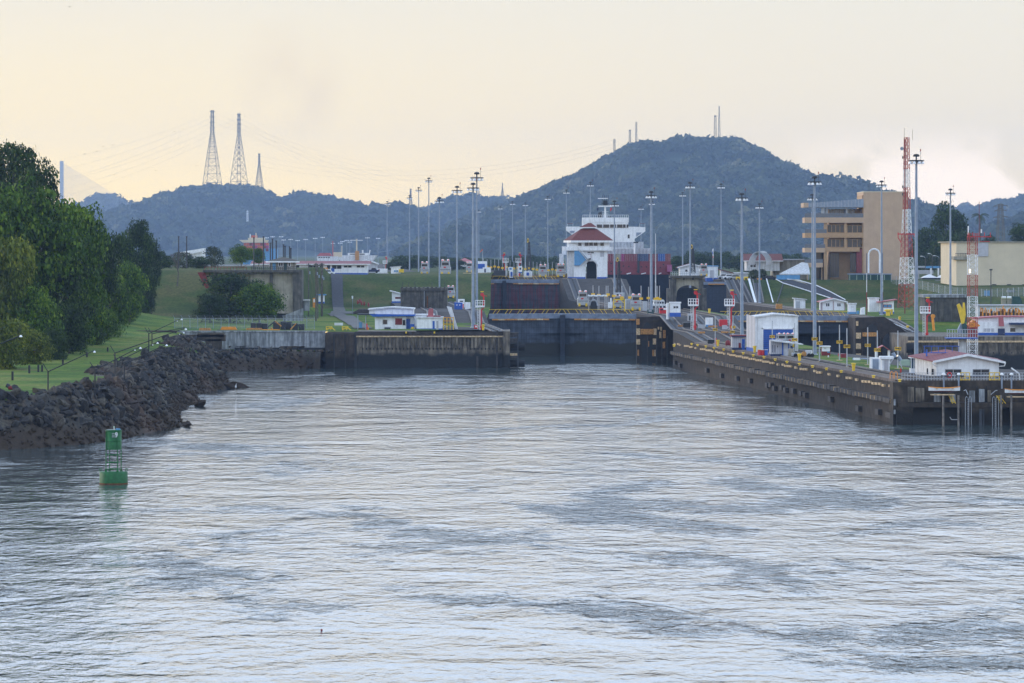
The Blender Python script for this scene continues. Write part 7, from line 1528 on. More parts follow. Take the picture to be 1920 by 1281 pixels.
# ---- slanting shore lamps on the left bank
for i, (xb, yb, yf, xe, ye, lab) in enumerate([(90, 731, 697, 178, 657, 'slanted shore lamp nearest the left edge of the lawn'), (178, 727, 694, 264, 650, 'slanted shore lamp second from the left on the rock edge'), (215.5, 704, 662, 349, 615, 'upper of two long slanted lamps rooted in the stone patch'), (221, 696, 678, 296, 641, 'lower of two slanted lamps rooted in the stone patch'), (233, 716, 683, 313, 645, 'slanted shore lamp on the brown stones at the middle'), (279, 672, 626, 341, 597, 'highest slanted shore lamp before the wire fence'), (285, 655, 626, 348, 614, 'slanted shore lamp just right of the highest one'), (318, 668, 656, 345, 622, 'thin slanted lamp low over the far rocks')]):
    d = PD(yb, 6.4); x = PX(xb, d); z0 = float(land_h(np.array([x]), np.array([d]))[0]) - .3; zf = PZ(yf, d); xe_, ze = PX(xe, d), PZ(ye, d)
    t_ = thing('shore_lamp', lab, 'lamp', (x, d, z0), 'slanted shore lamps on the left bank')
    MB().tube((x, d, z0), (x, d, zf), .10, M['black'], n=8).build('post', parent=t_)
    MB().tube((x, d, zf), (xe_, d - .5, ze), .075, M['black'], .05, n=6).build('boom', parent=t_)
    dx = xe_ - x; MB().tube((x, d, zf), (x - .65, d, zf + 1.05), .055, M['black'], n=6).build('counter_arm', parent=t_)
    MB().lathe((xe_, d - .5, ze - .28), [(.15, 0), (.17, .08), (.08, .2), (.04, .24)], M['lampwhite'], 10).build('lamp_head', parent=t_)
    if i % 2: MB().lathe((xe_ - .7, d - .5, ze - .5), [(.08, 0), (.09, .05), (.05, .12)], M['lampwhite'], 8).build('side_lamp', parent=t_)
d = 560; t_ = thing('shore_lamp', 'slanted lamp boom entering at the left frame edge', 'lamp', (PX(-6, d), d, 7)); MB().tube((PX(-60, d), d, PZ(668, d)), (PX(38, d), d, PZ(630, d)), .08, M['black'], n=6).build('boom', parent=t_); MB().lathe((PX(39, d), d, PZ(631, d) - .1), [(.2, 0), (.24, .1), (.1, .3)], M['lampwhite'], 10).build('lamp_head', parent=t_); MB().tube((PX(-60, d), d, 6.5), (PX(-60, d), d, PZ(668, d)), .1, M['black'], n=6).build('post', parent=t_)
for i, (px, yb, lab) in enumerate([(23.5, 707, 'leftmost black stub post on the lawn'), (55, 696, 'black stub post second from left with pale cap'), (72, 692, 'thin black stub post before the shaded shrub'), (79, 691, 'black stub post touching the shaded shrub'), (118, 682, 'black stub post half in shade under the trees'), (163, 670, 'small black stub post near the lawn bend'), (202, 661, 'last small black stub post by the slanted lamps')]):
    d = PD(yb, 6.8); x = PX(px, d); z0 = float(lawn_h(np.array([x]), np.array([d]))[0]) - .1; r_ = .14; mb = MB(); mb.box(x - r_, x + r_, d - r_, d + r_, z0, z0 + 1.25 - i * .08, M['black']); mb.box(x - r_ * .9, x + r_ * .9, d - r_ * .9, d + r_ * .9, z0 + 1.25 - i * .08, z0 + 1.32 - i * .08, M['dksteel']); tag(mb.build('stub_post'), lab, 'post', 'black stub posts on the lawn')
mb = MB(); d = 505; P0 = (PX(12, d), d, 6.9); mb.tube(P0, (PX(18, d), d, 6.7), .28, M['dksteel'], n=8); mb.tube((PX(16, d), d, 6.6), (PX(36, d), d, 6.35), .3, M['dkred'], .22, n=8); tag(mb.build('driftwood_log'), 'dark reddish log lying on the lawn edge at the far left', 'log')
tag(MB().pb(236, 242, 598, 604, 962, .4, M['dkgreen']).build('small_sign'), 'small dark sign on the lawn beside a white post', 'sign')
mb = MB(); d = 955; mb.tube((PX(249, d), d, 7.4), (PX(249, d), d, PZ(587, d)), .14, M['white2'], n=6); tag(mb.build('white_post'), 'slim white post on the lawn below the grass slope', 'post')
# white egret on the rock spur
mb = MB(); d = PD(727, .5); x = PX(442, d); mb.lathe((x, d, .45), [(.04, 0), (.16, .15), (.14, .35), (.04, .5)], M['white'], 8); mb.tube((x, d, .9), (x + .15, d, 1.2), .04, M['white'], n=6); tag(mb.build('egret'), 'white egret standing on the dark rock spur', 'bird')
# bigger spur boulders
for i, (px, py, s_) in enumerate(((415, 727, 1.6), (440, 727, 2.2), (428, 729, 1.7), (400, 730, 1.4), (375, 762, 1.3), (352, 800, 1.0), (392, 726, 1.5))):
    d = PD(py, 0); o = bpy.data.objects.new('rock', rock_me[i]); COL.objects.link(o); o.parent = bank_o; o.location = (PX(px, d), d, .25); o.scale = (s_, s_, s_ * .9); o.rotation_euler = (.1 * i, .05, i)
# ---- wire fence on the retaining wall
d = 842; t_ = thing('wire_fence', 'chain-link fence with leaning tops above the pale retaining wall', 'fence', (PX(450, d), d, 7.3))
for k in range(19):
    q = 327 + k * 14.6; x = PX(q, d); mb = MB(); mb.tube((x, d, 7.3), (x, d, PZ(596, d)), .05, M['steel'], n=5); mb.tube((x, d, PZ(596, d)), (x - .25, d - .3, PZ(591.5, d)), .04, M['steel'], n=4); mb.build('fence_post', parent=t_)
mb = MB(); mb.add([(PX(327, d), d - .02, 7.3), (PX(590, d), d - .02, 7.3), (PX(590, d), d - .02, PZ(596, d)), (PX(327, d), d - .02, PZ(596, d))], [(0, 1, 2, 3)], M['mesh']); mb.build('wire_mesh', parent=t_)
mb = MB()
for o_ in (0, .12, .25): mb.tube((PX(326, d), d - o_, PZ(596 - o_ * 18, d)), (PX(590, d), d - o_, PZ(596 - o_ * 18, d)), .035, M['dksteel'], n=3)
mb.tube((PX(327, d), d, PZ(597, d)), (PX(590, d), d, PZ(597, d)), .04, M['ltsteel'], n=4); mb.build('top_wires', parent=t_)
# ---- steel and timber stacks behind the retaining wall
random.seed(3)
for i, (a, b_, yt, m_, lab) in enumerate([(373, 395, 614, 'timber', 'short orange beam stack at the left on the retaining wall'), (413, 444, 611, 'orange', 'stacked bright orange beams over a dark pallet'), (461, 492, 614, 'timber', 'long orange beam stack in the middle of the wall'), (492, 524, 616.5, 'orange', 'low orange beam row beside the dark crates')]):
    d = 827; t_ = thing('beam_stack', lab, 'beam stack', (PX((a + b_) / 2, d), d, 7.4)); n = max(1, int((620 - yt) / 2.4))
    for k in range(n): MB().pb(a + k * 1.2, b_ - k * 1.4, 620 - (k + 1) * 2.3, 620.2 - k * 2.3 - .5, d + .1 * k, 1.5, M[m_]).build('beam', parent=t_)
    if i == 1: MB().pb(407, 451, 618.6, 620.2, d - .3, 2, M['dksteel']).build('pallet', parent=t_)
d = 829
for k, (a, w_, yt) in enumerate(((470, 9, 606), (481, 9, 606), (491, 10, 607), (512, 12, 605), (526, 10, 603), (534, 12, 606), (548, 10, 607), (560, 10, 608))):
    tag(MB().pb(a, a + w_, yt, 620, d + k % 3, 2.5, M['dksteel']).build('steel_crate'), 'dark steel crate %s behind the retaining wall' % ['at the left of the row', 'second in the row', 'third in the row over the long beams', 'under the first raised arm', 'under the highest arm', 'right of the highest arm', 'next to last in the row', 'at the right end of the row'][k], 'crate')
for k, (a, y0, b_, y1_) in enumerate(((500, 616, 516, 602), (516, 602, 528, 612), (530, 606, 548, 604), (545, 618, 556, 606), (556, 606, 566, 616), (512, 620, 509, 614), (536, 620, 533, 614))):
    mb = MB(); mb.tube((PX(a, d), d - 1, PZ(y0, d)), (PX(b_, d), d - 1, PZ(y1_, d)), .14, M['timber' if k % 2 else 'dksteel'], n=5); tag(mb.build('steel_strut'), 'loose strut leaning %s among the dark crates' % ['up from the left', 'down from its peak', 'almost level at the top', 'steeply at the right', 'down at the right end', 'as a stub on the left', 'as a stub in the middle'][k], 'strut')
for k, a in enumerate((612, 642)):
    d = 832; t_ = thing('yellow_trestle', ['yellow steel trestle at left above the dark quay section', 'yellow steel trestle right of its twin'][k], 'trestle', (PX(a + 8, d), d, 7.4)); mb = MB()
    for q in (a, a + 8): mb.tube((PX(q, d), d, 7.4), (PX(q, d), d, PZ(612.5, d)), .08, M['yellow'], n=4)
    for y in (613, 616.5): mb.tube((PX(a - 1, d), d, PZ(y, d)), (PX(a + 11, d), d, PZ(y, d)), .08, M['yellow'], n=4)
    mb.tube((PX(a + 8, d), d, PZ(613, d)), (PX(a + 18, d), d, PZ(621, d)), .1, M['yellow'], n=4); mb.tube((PX(a, d), d, PZ(620, d)), (PX(a + 8, d), d, PZ(613, d)), .07, M['yellow'], n=4); mb.build('frame', parent=t_)
tag(MB().pb(627, 643, 605.5, 612, 872, .4, M['white2']).build('notice_board'), 'low white panel on the lawn beside the gravel road', 'board')
tag(MB().pb(659.5, 662, 555, 560, 1000, .1, M['white']).tube((PX(661, 1000), 1000, 8), (PX(661, 1000), 1000, PZ(560, 1000)), .06, M['steel'], n=4).build('small_sign'), 'small white sign standing alone on the grass slope foot', 'sign')
for k, (a, y) in enumerate(((671, 564), (675, 562), (678, 566), (683, 567), (691, 569))): mb = MB(); d = 960 - k * 6; mb.lathe((PX(a, d), d, PZ(y + 3, d) - .4), [(.2, 0), (.25, .5), (.15, .95), (.05, 1.0)], M['dkred'], 8); tag(mb.build('hydrant'), 'dark red hydrant %s of the row at the slope foot' % ['first', 'second', 'third', 'fourth', 'last'][k], 'hydrant')
# orange booths
for k, (a, b_, y0, y1_, d, lab) in enumerate([(586.5, 592, 559, 577, 978, 'orange phone booth on the grass beside the utility poles'), (606.5, 614, 502, 516, 1150, 'orange booth in front of the long white office')]):
    t_ = thing('orange_booth', lab, 'booth', (PX((a + b_) / 2, d), d, PZ(y1_, d))); MB().pb(a, b_, y0, y1_, d, 1, M['orange']).build('shell', parent=t_); MB().pb(a + 1, b_ - 1.5, y0 + 2, y0 + 8, d, .1, M['white'], off=-.05).build('notice', parent=t_)
t_ = bldg('kiosk', 'small white kiosk with blue edge roof behind the orange phone booth', 'kiosk', 596, 608, 554, 569, 990, 2, band=566, roof='flat', rooff='ltblue', oh=.4)
for k, (px, yt, yb, d) in enumerate([(578.5, 494, 560, 985), (592.5, 493, 607, 925), (596, 495, 590, 948), (602.5, 493, 575, 968), (604.5, 493, 570, 975)]):
    x = PX(px, d); t_ = thing('utility_pole', ['thin utility pole nearest the abutment corner', 'thickest utility pole standing lowest on the lawn', 'utility pole just right of the thickest one', 'utility pole behind the orange phone booth', 'rear utility pole overlapping its neighbour'][k], 'utility pole', (x, d, 7.5), 'grey utility poles by the abutment')
    MB().tube((x, d, 7.3), (x, d, PZ(yt, d)), .2 if k == 1 else .15, M['bark'], n=8).build('pole', parent=t_); mb = MB(); mb.box(x - .5, x + .5, d - .08, d + .08, PZ(yt + 3, d) - .1, PZ(yt + 3, d) + .1, M['bark']); mb.lathe((x + .3, d, PZ(yt + 20 + k * 3, d)), [(.16, 0), (.16, .7)], M['steel'], 6); mb.build('crossarm', parent=t_)
# ---- west quay clutter
def boxobj(nm, lab, cat, a, b_, y0, y1_, d, dep, m_, extra=None):
    t_ = thing(nm, lab, cat, (PX((a + b_) / 2, d), d + dep / 2, PZ(y1_, d))); MB().pb(a, b_, y0, y1_, d, dep, M[m_]).build('body', parent=t_, bevel=.04)
    for e in (extra or []): MB().pb(*e[:4], d, .12, M[e[4]], off=-.08).build(e[5] if len(e) > 5 else 'panel', parent=t_)
    return t_
boxobj('skip_container', 'blue steel skip with two white stickers on the left lock wall', 'skip', 852, 867, 567.5, 580.5, 950, 3, 'blue', [(856, 857.5, 571, 573, 'white'), (861.5, 863, 571, 573, 'white')])
boxobj('control_cabinet', 'white control cabinet with domed top behind the blue skip', 'cabinet', 859, 871, 561, 577, 965, 2, 'white', [(862, 868, 564, 566, 'black', 'slot')])
boxobj('control_cabinet', 'leaning white panel box right of the red oxygen bottle', 'cabinet', 872, 882, 567, 580, 958, 1.5, 'white')
boxobj('gas_bottle', 'narrow red bottle between the blue skip and the white box', 'bottle', 867.5, 869.5, 570, 578, 948, .4, 'red')
boxobj('air_conditioner', 'grey air conditioner unit against the quay office wall', 'air conditioner', 720, 733, 613, 619.5, 836.5, .8, 'ltsteel', [(721, 732, 614, 618.5, 'dksteel', 'grille')])
boxobj('electric_cabinet', 'pale grey cabinet standing left of the quay office', 'cabinet', 673, 679, 604.5, 615, 840, .8, 'ltblue')
for k, (a, m_) in enumerate(((688, 'red'), (690.5, 'orange'))): mb = MB(); d = 832; mb.tube((PX(a, d), d, 7.45), (PX(a, d), d, PZ(607 + k * 7, d)), .14, M[m_], n=8); tag(mb.build('gas_bottle'), ['tall red gas bottle left of the quay office corner', 'short orange gas bottle beside the tall red one'][k], 'bottle')
boxobj('mooring_winch', 'yellow winch on a blue box right of the quay office door', 'winch', 769, 777, 608, 615, 836, 1, 'blue', [(771, 776, 613, 619, 'yellow', 'drum')])
mb = MB()
d = 833
for q, (z0, z1) in ((832, (7.45, 8.9)), (838, (7.45, 8.9)), (844, (7.45, 8.9)), (850, (7.45, 8.9))): mb.tube((PX(q, d), d, z0), (PX(q, d), d, z1 + 1.2), .08, M['yellow'], n=4)
for z in (8.6, 9.3, 10.0): mb.tube((PX(831, d), d, z), (PX(851, d), d, z), .07, M['orange'], n=4)
tag(mb.build('yellow_railing'), 'orange yellow railing block between the small office and the ramp', 'railing')
mb = MB(); d = 838; mb.prism([(PX(837, d), PZ(575, d)), (PX(846, d), PZ(577, d)), (PX(858, d), PZ(618, d)), (PX(853, d), PZ(618, d))], d + 4, d + 6, M['white2']); tag(mb.build('stairway'), 'pale steel stair rising behind the yellow railing', 'stair')
boxobj('hose_reel', 'red hose reel beside the front light mast', 'hose reel', 889, 895, 610, 617, 828, .6, 'red', [(891, 894, 611, 614, 'white')])
for k, q in enumerate((760, 813)): boxobj('cleat', ['yellow cleat left on the left approach wall top', 'yellow cleat right on the left approach wall top'][k], 'cleat', q, q + 3, 622, 625.5, 811.3, .3, 'yellow')
# ---- lattice boom cranes
for px, yt, yb, d, wb, lean, lab in [(990, 446, 515, 1230, 8, 1.5, 'dark lattice boom with yellow tip left of the control house'), (1158, 482, 562, 960, 8, -1, 'dark lattice boom with yellow tip in front of the control house corner'), (1297, 458, 512, 1090, 8, 1.5, 'dark lattice boom leaning above the concrete arch')]:
    x = PX(px, d); t_ = thing('boom_crane', lab, 'crane', (x, d, PZ(yb, d)), 'lattice boom cranes')
    z0, z1 = PZ(yb, d), PZ(yt + 8, d); lattice(MB(), x + .3, d, z0, z1, wb * d / F, 2.4 * d / F, 8, M['dksteel'], .09).build('boom', parent=t_)
    MB().pprism([(px - 1.8, yt + 9), (px - 1.8, yt + 3), (px, yt), (px + 1.8, yt + 3), (px + 1.8, yt + 9)], d, .5, M['yellow']).build('tip', parent=t_); MB().pb(px - 1, px + 1, yt + 3, yt + 7, d - .1, .1, M['black']).build('tip_opening', parent=t_)
    MB().pb(px - 5, px + 6, yb - 8, yb + 2, d + .5, 3, M['white2']).build('base_cabin', parent=t_)
boxobj('crane_cab', 'grey crane cab with two round windows behind the yellow frame', 'crane cab', 1151, 1171, 549, 560, 957, 3, 'ltsteel', [(1156.5, 1160, 551.5, 555, 'black', 'window'), (1162, 1165, 551.5, 555, 'black', 'window')])
# yellow portal frame, white tanks, etc. on centre wall
d = 932; t_ = thing('portal_gantry', 'yellow portal frame standing round the grey equipment on the lower centre wall', 'gantry', (PX(1160, d), d, 9.8)); mb = MB()
for q in (1150.5, 1171): mb.box(PX(q, d) - .12, PX(q, d) + .12, d, d + .3, 9.8, PZ(561, d), M['yellow'])
mb.box(PX(1150, d), PX(1172, d), d, d + .3, PZ(563, d), PZ(560.5, d), M['yellow']); mb.tube((PX(1152, d), d, PZ(568, d)), (PX(1158, d), d, PZ(562, d)), .1, M['yellow'], n=4); mb.tube((PX(1170, d), d, PZ(568, d)), (PX(1163, d), d, PZ(562, d)), .1, M['yellow'], n=4); mb.build('frame', parent=t_)
boxobj('grey_cabinet', 'pale blue-grey cabinet right of the yellow portal frame', 'cabinet', 1173, 1182, 561, 581, 934, 2, 'ltsteel', [(1172, 1174, 561, 581, 'white')])
boxobj('grey_cabinet', 'pale blue-grey cabinet right of the middle locomotive', 'cabinet', 1205, 1214, 565, 583, 925, 2, 'ltsteel')
boxobj('white_tank', 'white stepped tank left of the yellow portal frame', 'tank', 1140, 1148, 567, 578, 938, 1.6, 'white', [(1144, 1147, 559, 568, 'white')])
mb = MB(); d = 948
for k in range(7): mb.tube((PX(1102 + k * 5.2, d), d, PZ(554 + k % 2 * 1.5, d)), (PX(1107 + k * 5.2, d), d, PZ(554 + (k + 1) % 2 * 1.5, d)), .2, M['white'], n=5)
for q in (1104, 1120, 1134): mb.tube((PX(q, d), d, 9.8), (PX(q, d), d, PZ(554, d)), .08, M['ltsteel'], n=4)
tag(mb.build('white_handrail'), 'thick white rail with tarpaulin loops across the control house ramp', 'rail')
mb = MB(); d = 944; mb.path([(PX(1113 - 7 * math.cos(a), d), d, PZ(573 - 11 * math.sin(a), d)) for a in [i * math.pi / 8 for i in range(9)]], .16, M['ltsteel'], n=5); mb.box(PX(1107, d), PX(1120, d), d, d + 2, 9.8, PZ(565, d), M['dksteel']); tag(mb.build('return_wheel'), 'dark cable wheel housing right of the ramp locomotive', 'wheel housing')
# pilot boat-like white bridge between locomotives: tug in the right lane
d = 990; t_ = thing('tugboat', 'white tug wheelhouse with dark windows in front of the navy hull', 'boat', (PX(1235, d), d, 7)); MB().pb(1222, 1250, 571, 592, d, 7, M['white2']).build('deckhouse', parent=t_); MB().pb(1226, 1246, 564, 571, d + .5, 5, M['white']).build('wheelhouse', parent=t_)
for k in range(4): MB().pb(1227 + k * 4.7, 1230.5 + k * 4.7, 566, 569.5, d + .5, .1, M['glass'], off=-.06).build('window', parent=t_)
for k in range(4): MB().pb(1224 + k * 6.5, 1228 + k * 6.5, 574, 577.5, d, .1, M['glass'], off=-.06).build('window', parent=t_)
mb = MB(); mb.tube((PX(1229.5, d), d + 1, PZ(566, d)), (PX(1229.5, d), d + 1, PZ(438, d)), .16, M['white2'], .07, n=6); mb.build('mast', parent=t_); MB().pb(1224, 1245, 562.5, 564, d + .2, 5.5, M['white']).build('roof', parent=t_)
boxobj('pickup_truck', 'red and white service truck beside the tug on the centre wall', 'truck', 1237, 1250, 578, 588, 884, 4, 'red', [(1238, 1243, 579, 582, 'glass', 'window'), (1244, 1249, 578, 581, 'white')])
boxobj('pickup_truck', 'dark green small truck left of the white and blue booth', 'truck', 1214, 1226, 581, 588.5, 890, 4, 'dkgreen', [(1216, 1222, 582, 584.5, 'ltsteel', 'window')])
boxobj('water_tank', 'dark low tank below the blue-based booth near the fire tower', 'tank', 1281, 1296, 605, 614, 812, 2.5, 'black')
boxobj('gangway', 'pale steel gangway stair leaning by the front arch fire tower', 'gangway', 1290, 1307, 589, 602, 845, 2, 'ltsteel', [(1292, 1295, 592, 601, 'dksteel'), (1298, 1301, 592, 601, 'dksteel')])
for k, (a, b_, y, d) in enumerate(((1271, 1282, 609.5, 815), (1309, 1322, 622, 800), (1352, 1366, 621.5, 800), (1328, 1345, 610.5, 812))): boxobj('timber_beam', 'orange timber beam %s' % ['left of the dark tank', 'under the grey bench near the fire tower', 'below the big red cabinet', 'behind the white lectern box'][k], 'beam', a, b_, y, y + 3.4, d, .5, 'timber')
boxobj('red_cabinet', 'big red fire cabinet beside the fire tower left of the shed', 'cabinet', 1349, 1364, 599.5, 612, 806, 2, 'red'); boxobj('grey_drum', 'grey cylinder standing in front of the big red cabinet', 'drum', 1354.5, 1363, 610, 618, 800, 1.2, 'ltsteel')
boxobj('control_desk', 'white and light blue control desk near the 460 board', 'desk', 1323, 1337, 596, 613, 815, 1.2, 'white', [(1323, 1337, 609, 613, 'ltblue')])
boxobj('work_bench', 'pale grey bench right of the front arch fire tower', 'bench', 1309, 1322, 609, 616, 802, 1, 'ltsteel')
boxobj('stacked_tarps', 'dark tarpaulin pile on the grass at the inner ramp foot', 'pile', 1327, 1340, 637, 645, 762, 2, 'black'); mb = MB(); d = 742; mb.lathe((PX(1365, d), d, PZ(650, d)), [(.2, 0), (.5, .3), (.5, .9), (.25, 1.2)], M['dkred'], 10); tag(mb.build('hose_drum'), 'dark red hose drum standing left of the maroon-edged booth', 'hose drum')
mb = MB(); d = 752; mb.tube((PX(1341.7, d), d, PZ(646, d)), (PX(1341.7, d), d, PZ(634, d)), .2, M['red'], n=8); tag(mb.build('extinguisher'), 'red cylinder fixed low on the 460 board post', 'extinguisher')
for k, (a, m_) in enumerate(((1422, 'red'), (1428, 'red'), (1434.5, 'blue'))):
    t_ = thing('oil_drum', ['left red drum with yellow lid below the shed corner', 'right red drum beside the blue one', 'blue drum with white lid below the shed corner'][k], 'drum', (PX(a + 2, 678), 678, 6.15)); d = 678; ORG[t_] = Vector((0, 0, 0)); MB().lathe((0, 0, 0), [(.3, 0), (.32, .3), (.3, .32), (.32, .6), (.3, .62), (.3, .9)], M[m_], 12).build('barrel', parent=t_); MB().lathe((0, 0, .9), [(.31, 0), (.28, .06)], M['yellow' if k == 0 else 'white'], 12).build('lid', parent=t_)
# cart with cable reels and tanks
d = 664; t_ = thing('flatbed_trailer', 'dark flatbed cart loaded with rope coils and white tanks by the 580 mast', 'trailer', (PX(1512, d), d, 6.15)); MB().pb(1489, 1520, 667, 673, d, 2, M['black']).build('bed', parent=t_)
for q in (1492, 1500, 1517, 1523): mb = MB(); mb.tube((PX(q, d), d - .1, 6.5), (PX(q, d), d + .3, 6.5), .34, M['tyre'], n=12); mb.build('wheel', parent=t_)
mb = MB(); mb.tube((PX(1508, d), d, PZ(664, d)), (PX(1508, d), d + 1, PZ(664, d)), .42, M['timber'], n=12); tag(mb.build('cable_reel'), 'ochre cable reel on the dark flatbed cart', 'reel')
boxobj('water_tank', 'white cube tank on the dark flatbed cart', 'tank', 1511, 1523, 657.5, 666.5, 664, 1.2, 'white2', [(1514.5, 1515.5, 658, 666, 'ltsteel'), (1519, 1520, 658, 666, 'ltsteel')])
boxobj('grey_cabinet', 'grey steel shelf frame beside the corrugated booth', 'cabinet', 1485, 1500, 662, 668, 666, 1.5, 'ltsteel'); boxobj('beige_cabinet', 'beige locker beside the corrugated booth', 'locker', 1479, 1488, 654, 673, 668, 1.2, 'beigewall')
boxobj('kiosk', 'white-topped maroon kiosk between the 760 and 700 boards', 'kiosk', 1541, 1557, 650.5, 673, 676, 1.6, 'dkred', [(1541, 1556, 650.5, 659, 'white'), (1546, 1548, 653, 655, 'dkred'), (1551, 1556, 659.5, 661.5, 'ltblue')]); MB().pb(1538, 1558, 649, 650.6, 675.6, 2.4, M['white']).build('roof', parent=bpy.data.objects['kiosk.001'] if 'kiosk.001' in bpy.data.objects else bpy.data.objects['kiosk'])
boxobj('maroon_cabinet', 'maroon cabinet right of the 700 board', 'cabinet', 1577, 1587, 663.5, 677, 662, 1, 'dkred'); boxobj('fire_box', 'small red box on the 700 board post', 'box', 1571.5, 1575.5, 663.5, 670, 672, .5, 'red'); boxobj('hydrant', 'red hydrant with white cap before the maroon kiosk', 'hydrant', 1552, 1554.2, 668, 676, 665, .4, 'red', [(1552, 1554.2, 666.5, 670, 'white')])
boxobj('blue_bin', 'light blue bin with white rim behind the 820 board', 'bin', 1600, 1614, 672, 684, 648, 1.6, 'ltblue', [(1600, 1613, 671, 676.5, 'white')]); boxobj('grey_machine', 'grey machine with hoses between the bin and the pale booth', 'machine', 1616, 1630, 672, 681, 655, 1.5, 'steel')
boxobj('generator', 'pale green generator on a dark trailer before the glazed booth', 'generator', 1688, 1706, 675, 688, 618, 2, 'palegreen', [(1686, 1706, 687, 697, 'black')])
mb = MB(); d = 584; mb.tube((PX(1689, d), d, PZ(708, d)), (PX(1689, d), d, PZ(691, d)), .12, M['red'], n=8); mb.lathe((PX(1689, d), d, PZ(708, d)), [(.22, 0), (.12, .15)], M['red'], 8); tag(mb.build('red_post'), 'slim red post on the coping before the generator', 'post')
for k, (px, py, dx) in enumerate(((1674, 662, 8), (1684, 668, 6))):
    d = 590; t_ = thing('floodlight', ['tilted floodlight left of its lit neighbour above the booth roofs', 'tilted floodlight with a lit warm lamp'][k], 'floodlight', (PX(px, d), d, 6.1)); mb = MB(); x = PX(px, d); mb.tube((x, d, PZ(py, d)), (x + .35, d, PZ(py + 8, d)), .28, M['steel'], .3, n=10); mb.build('housing', parent=t_); MB().tube((x + .2, d, PZ(py + 8, d)), (x + (-.6 if k == 0 else .6), d, PZ(py + 24, d)), .07, M['ltsteel'], n=6).build('bracket', parent=t_)
    if k: MB().tube((x - .1, d, PZ(py - .5, d)), (x - .15, d, PZ(py - 1.2, d)), .12, M['lampwarm'], n=8).build('lit_lens', parent=t_)
boxobj('red_buoy_ball', 'dark red ball leaning on the glazed booth', 'ball', 1722, 1729, 697, 704, 578, .5, 'dkred')
mb = MB(); d = 572; mb.tube((PX(1735, d), d - 1, PZ(714, d)), (PX(1739, d), d - 1, PZ(668, d)), .14, M['navy'], n=6); mb.tube((PX(1736, d), d - 1, PZ(671, d)), (PX(1736, d), d - 1, PZ(655, d)), .12, M['blue'], n=6); mb.box(PX(1730, d), PX(1798, d), d - 1.1, d - .9, PZ(662, d), PZ(660.5, d), M['blue'])
for q in (1732, 1745, 1758, 1771, 1784, 1796): mb.tube((PX(q, d), d - 1, PZ(661, d)), (PX(q, d), d - 1, PZ(649, d)), .04, M['blue'], n=4)
mb.tube((PX(1730, d), d - 1, PZ(649, d)), (PX(1798, d), d - 1, PZ(649, d)), .05, M['blue'], n=4); tag(mb.build('blue_gantry'), 'blue gantry walkway over the dock house roof', 'gantry')
# ---- dock railing, boats, lamps
t_ = thing('dock_railing', 'grey pipe railing with yellow gates along the near dock edge', 'railing', (62, 546.9, 6.1)); d = 547
for k in range(43):
    q = 1691 + k * 5.5
    if q < 1925: MB().tube((PX(q, d), d, 6.1), (PX(q, d), d, 7.15), .035, M['ltsteel'], n=5).build('baluster', parent=t_)
for z in (6.35, 6.75, 7.15): MB().tube((PX(1690, d), d, z), (PX(1960, d), d, z), .035, M['ltsteel'], n=5).build('rail', parent=t_)
for a, b_ in ((1801, 1818), (1855, 1874)):
    mb = MB(); y = d - .12
    for q in (a, (a + b_) / 2, b_): mb.tube((PX(q, d), y, 6.0), (PX(q, d), y, 7.2), .05, M['yellow'], n=5)
    for z in (6.2, 6.7, 7.2): mb.tube((PX(a, d), y, z), (PX(b_, d), y, z), .05, M['yellow'], n=5)
    mb.tube((PX(a, d), y, 6.0), (PX((a + b_) / 2, d), y, 7.1), .04, M['yellow'], n=4); mb.build('yellow_gate', parent=t_)
for a in (1669, 1677): 
    mb = MB(); x = PX(a, 553); mb.path([(x, 553, 6.1), (x, 553, 7.0), (x + .2, 553, 7.15), (x + .42, 553, 7.0), (x + .42, 553, 6.1)], .05, M['orange'], n=5); tag(mb.build('ladder_hoop'), ['orange ladder hoop left of its twin on the dock corner', 'orange ladder hoop right of its twin on the dock corner'][a == 1677], 'hoop')
import bmesh
mb = MB(); x = PX(1780.5, 546.6); P_ = [(x + .28 * math.cos(a), 546.7, 6.85 + .34 * math.sin(a)) for a in [i * math.pi / 8 for i in range(17)]]; mb.path(P_, .08, M['red'], n=6); tag(mb.build('lifebuoy'), 'red lifebuoy hanging on the dock railing', 'lifebuoy')
for k, (px, lab) in enumerate(((1770, 'left round-headed davit lamp post over the first boat'), (1798, 'white-domed davit post beside the lifebuoy'), (1879, 'white-domed davit post left at the right boat'), (1897, 'white-domed davit post right at the right boat'))):
    x = PX(px, 546); t_ = thing('davit_post', lab, 'davit', (x, 546.3, 5.2), 'grey davit posts on the near dock')
    MB().tube((x, 546.3, 5.0), (x, 546.3, PZ(704, 546)), .12, M['steel'], n=8).build('post', parent=t_); MB().lathe((x, 546.3, PZ(704, 546)), [(.24, 0), (.26, .12), (.18, .3), (.04, .36)], M['white'], 12).build('dome', parent=t_)
    MB().tube((x - .35, 546.3, PZ(704.5, 546)), (x + (.75 if k < 2 else .2), 546.3, PZ(705.5, 546)), .1, M['dksteel'], n=6).build('arm', parent=t_)
for k, q in enumerate((1812, 1862)): boxobj('camera_box', ['grey floodlight with raised wings under the left window of the dock house', 'grey floodlight with raised wings under the right window of the dock house'][k], 'floodlight', q - 3.4, q + 3.4, 704, 709.5, 556, .4, 'ltsteel', [(q - 2, q + 2, 705.5, 708, 'steel')])
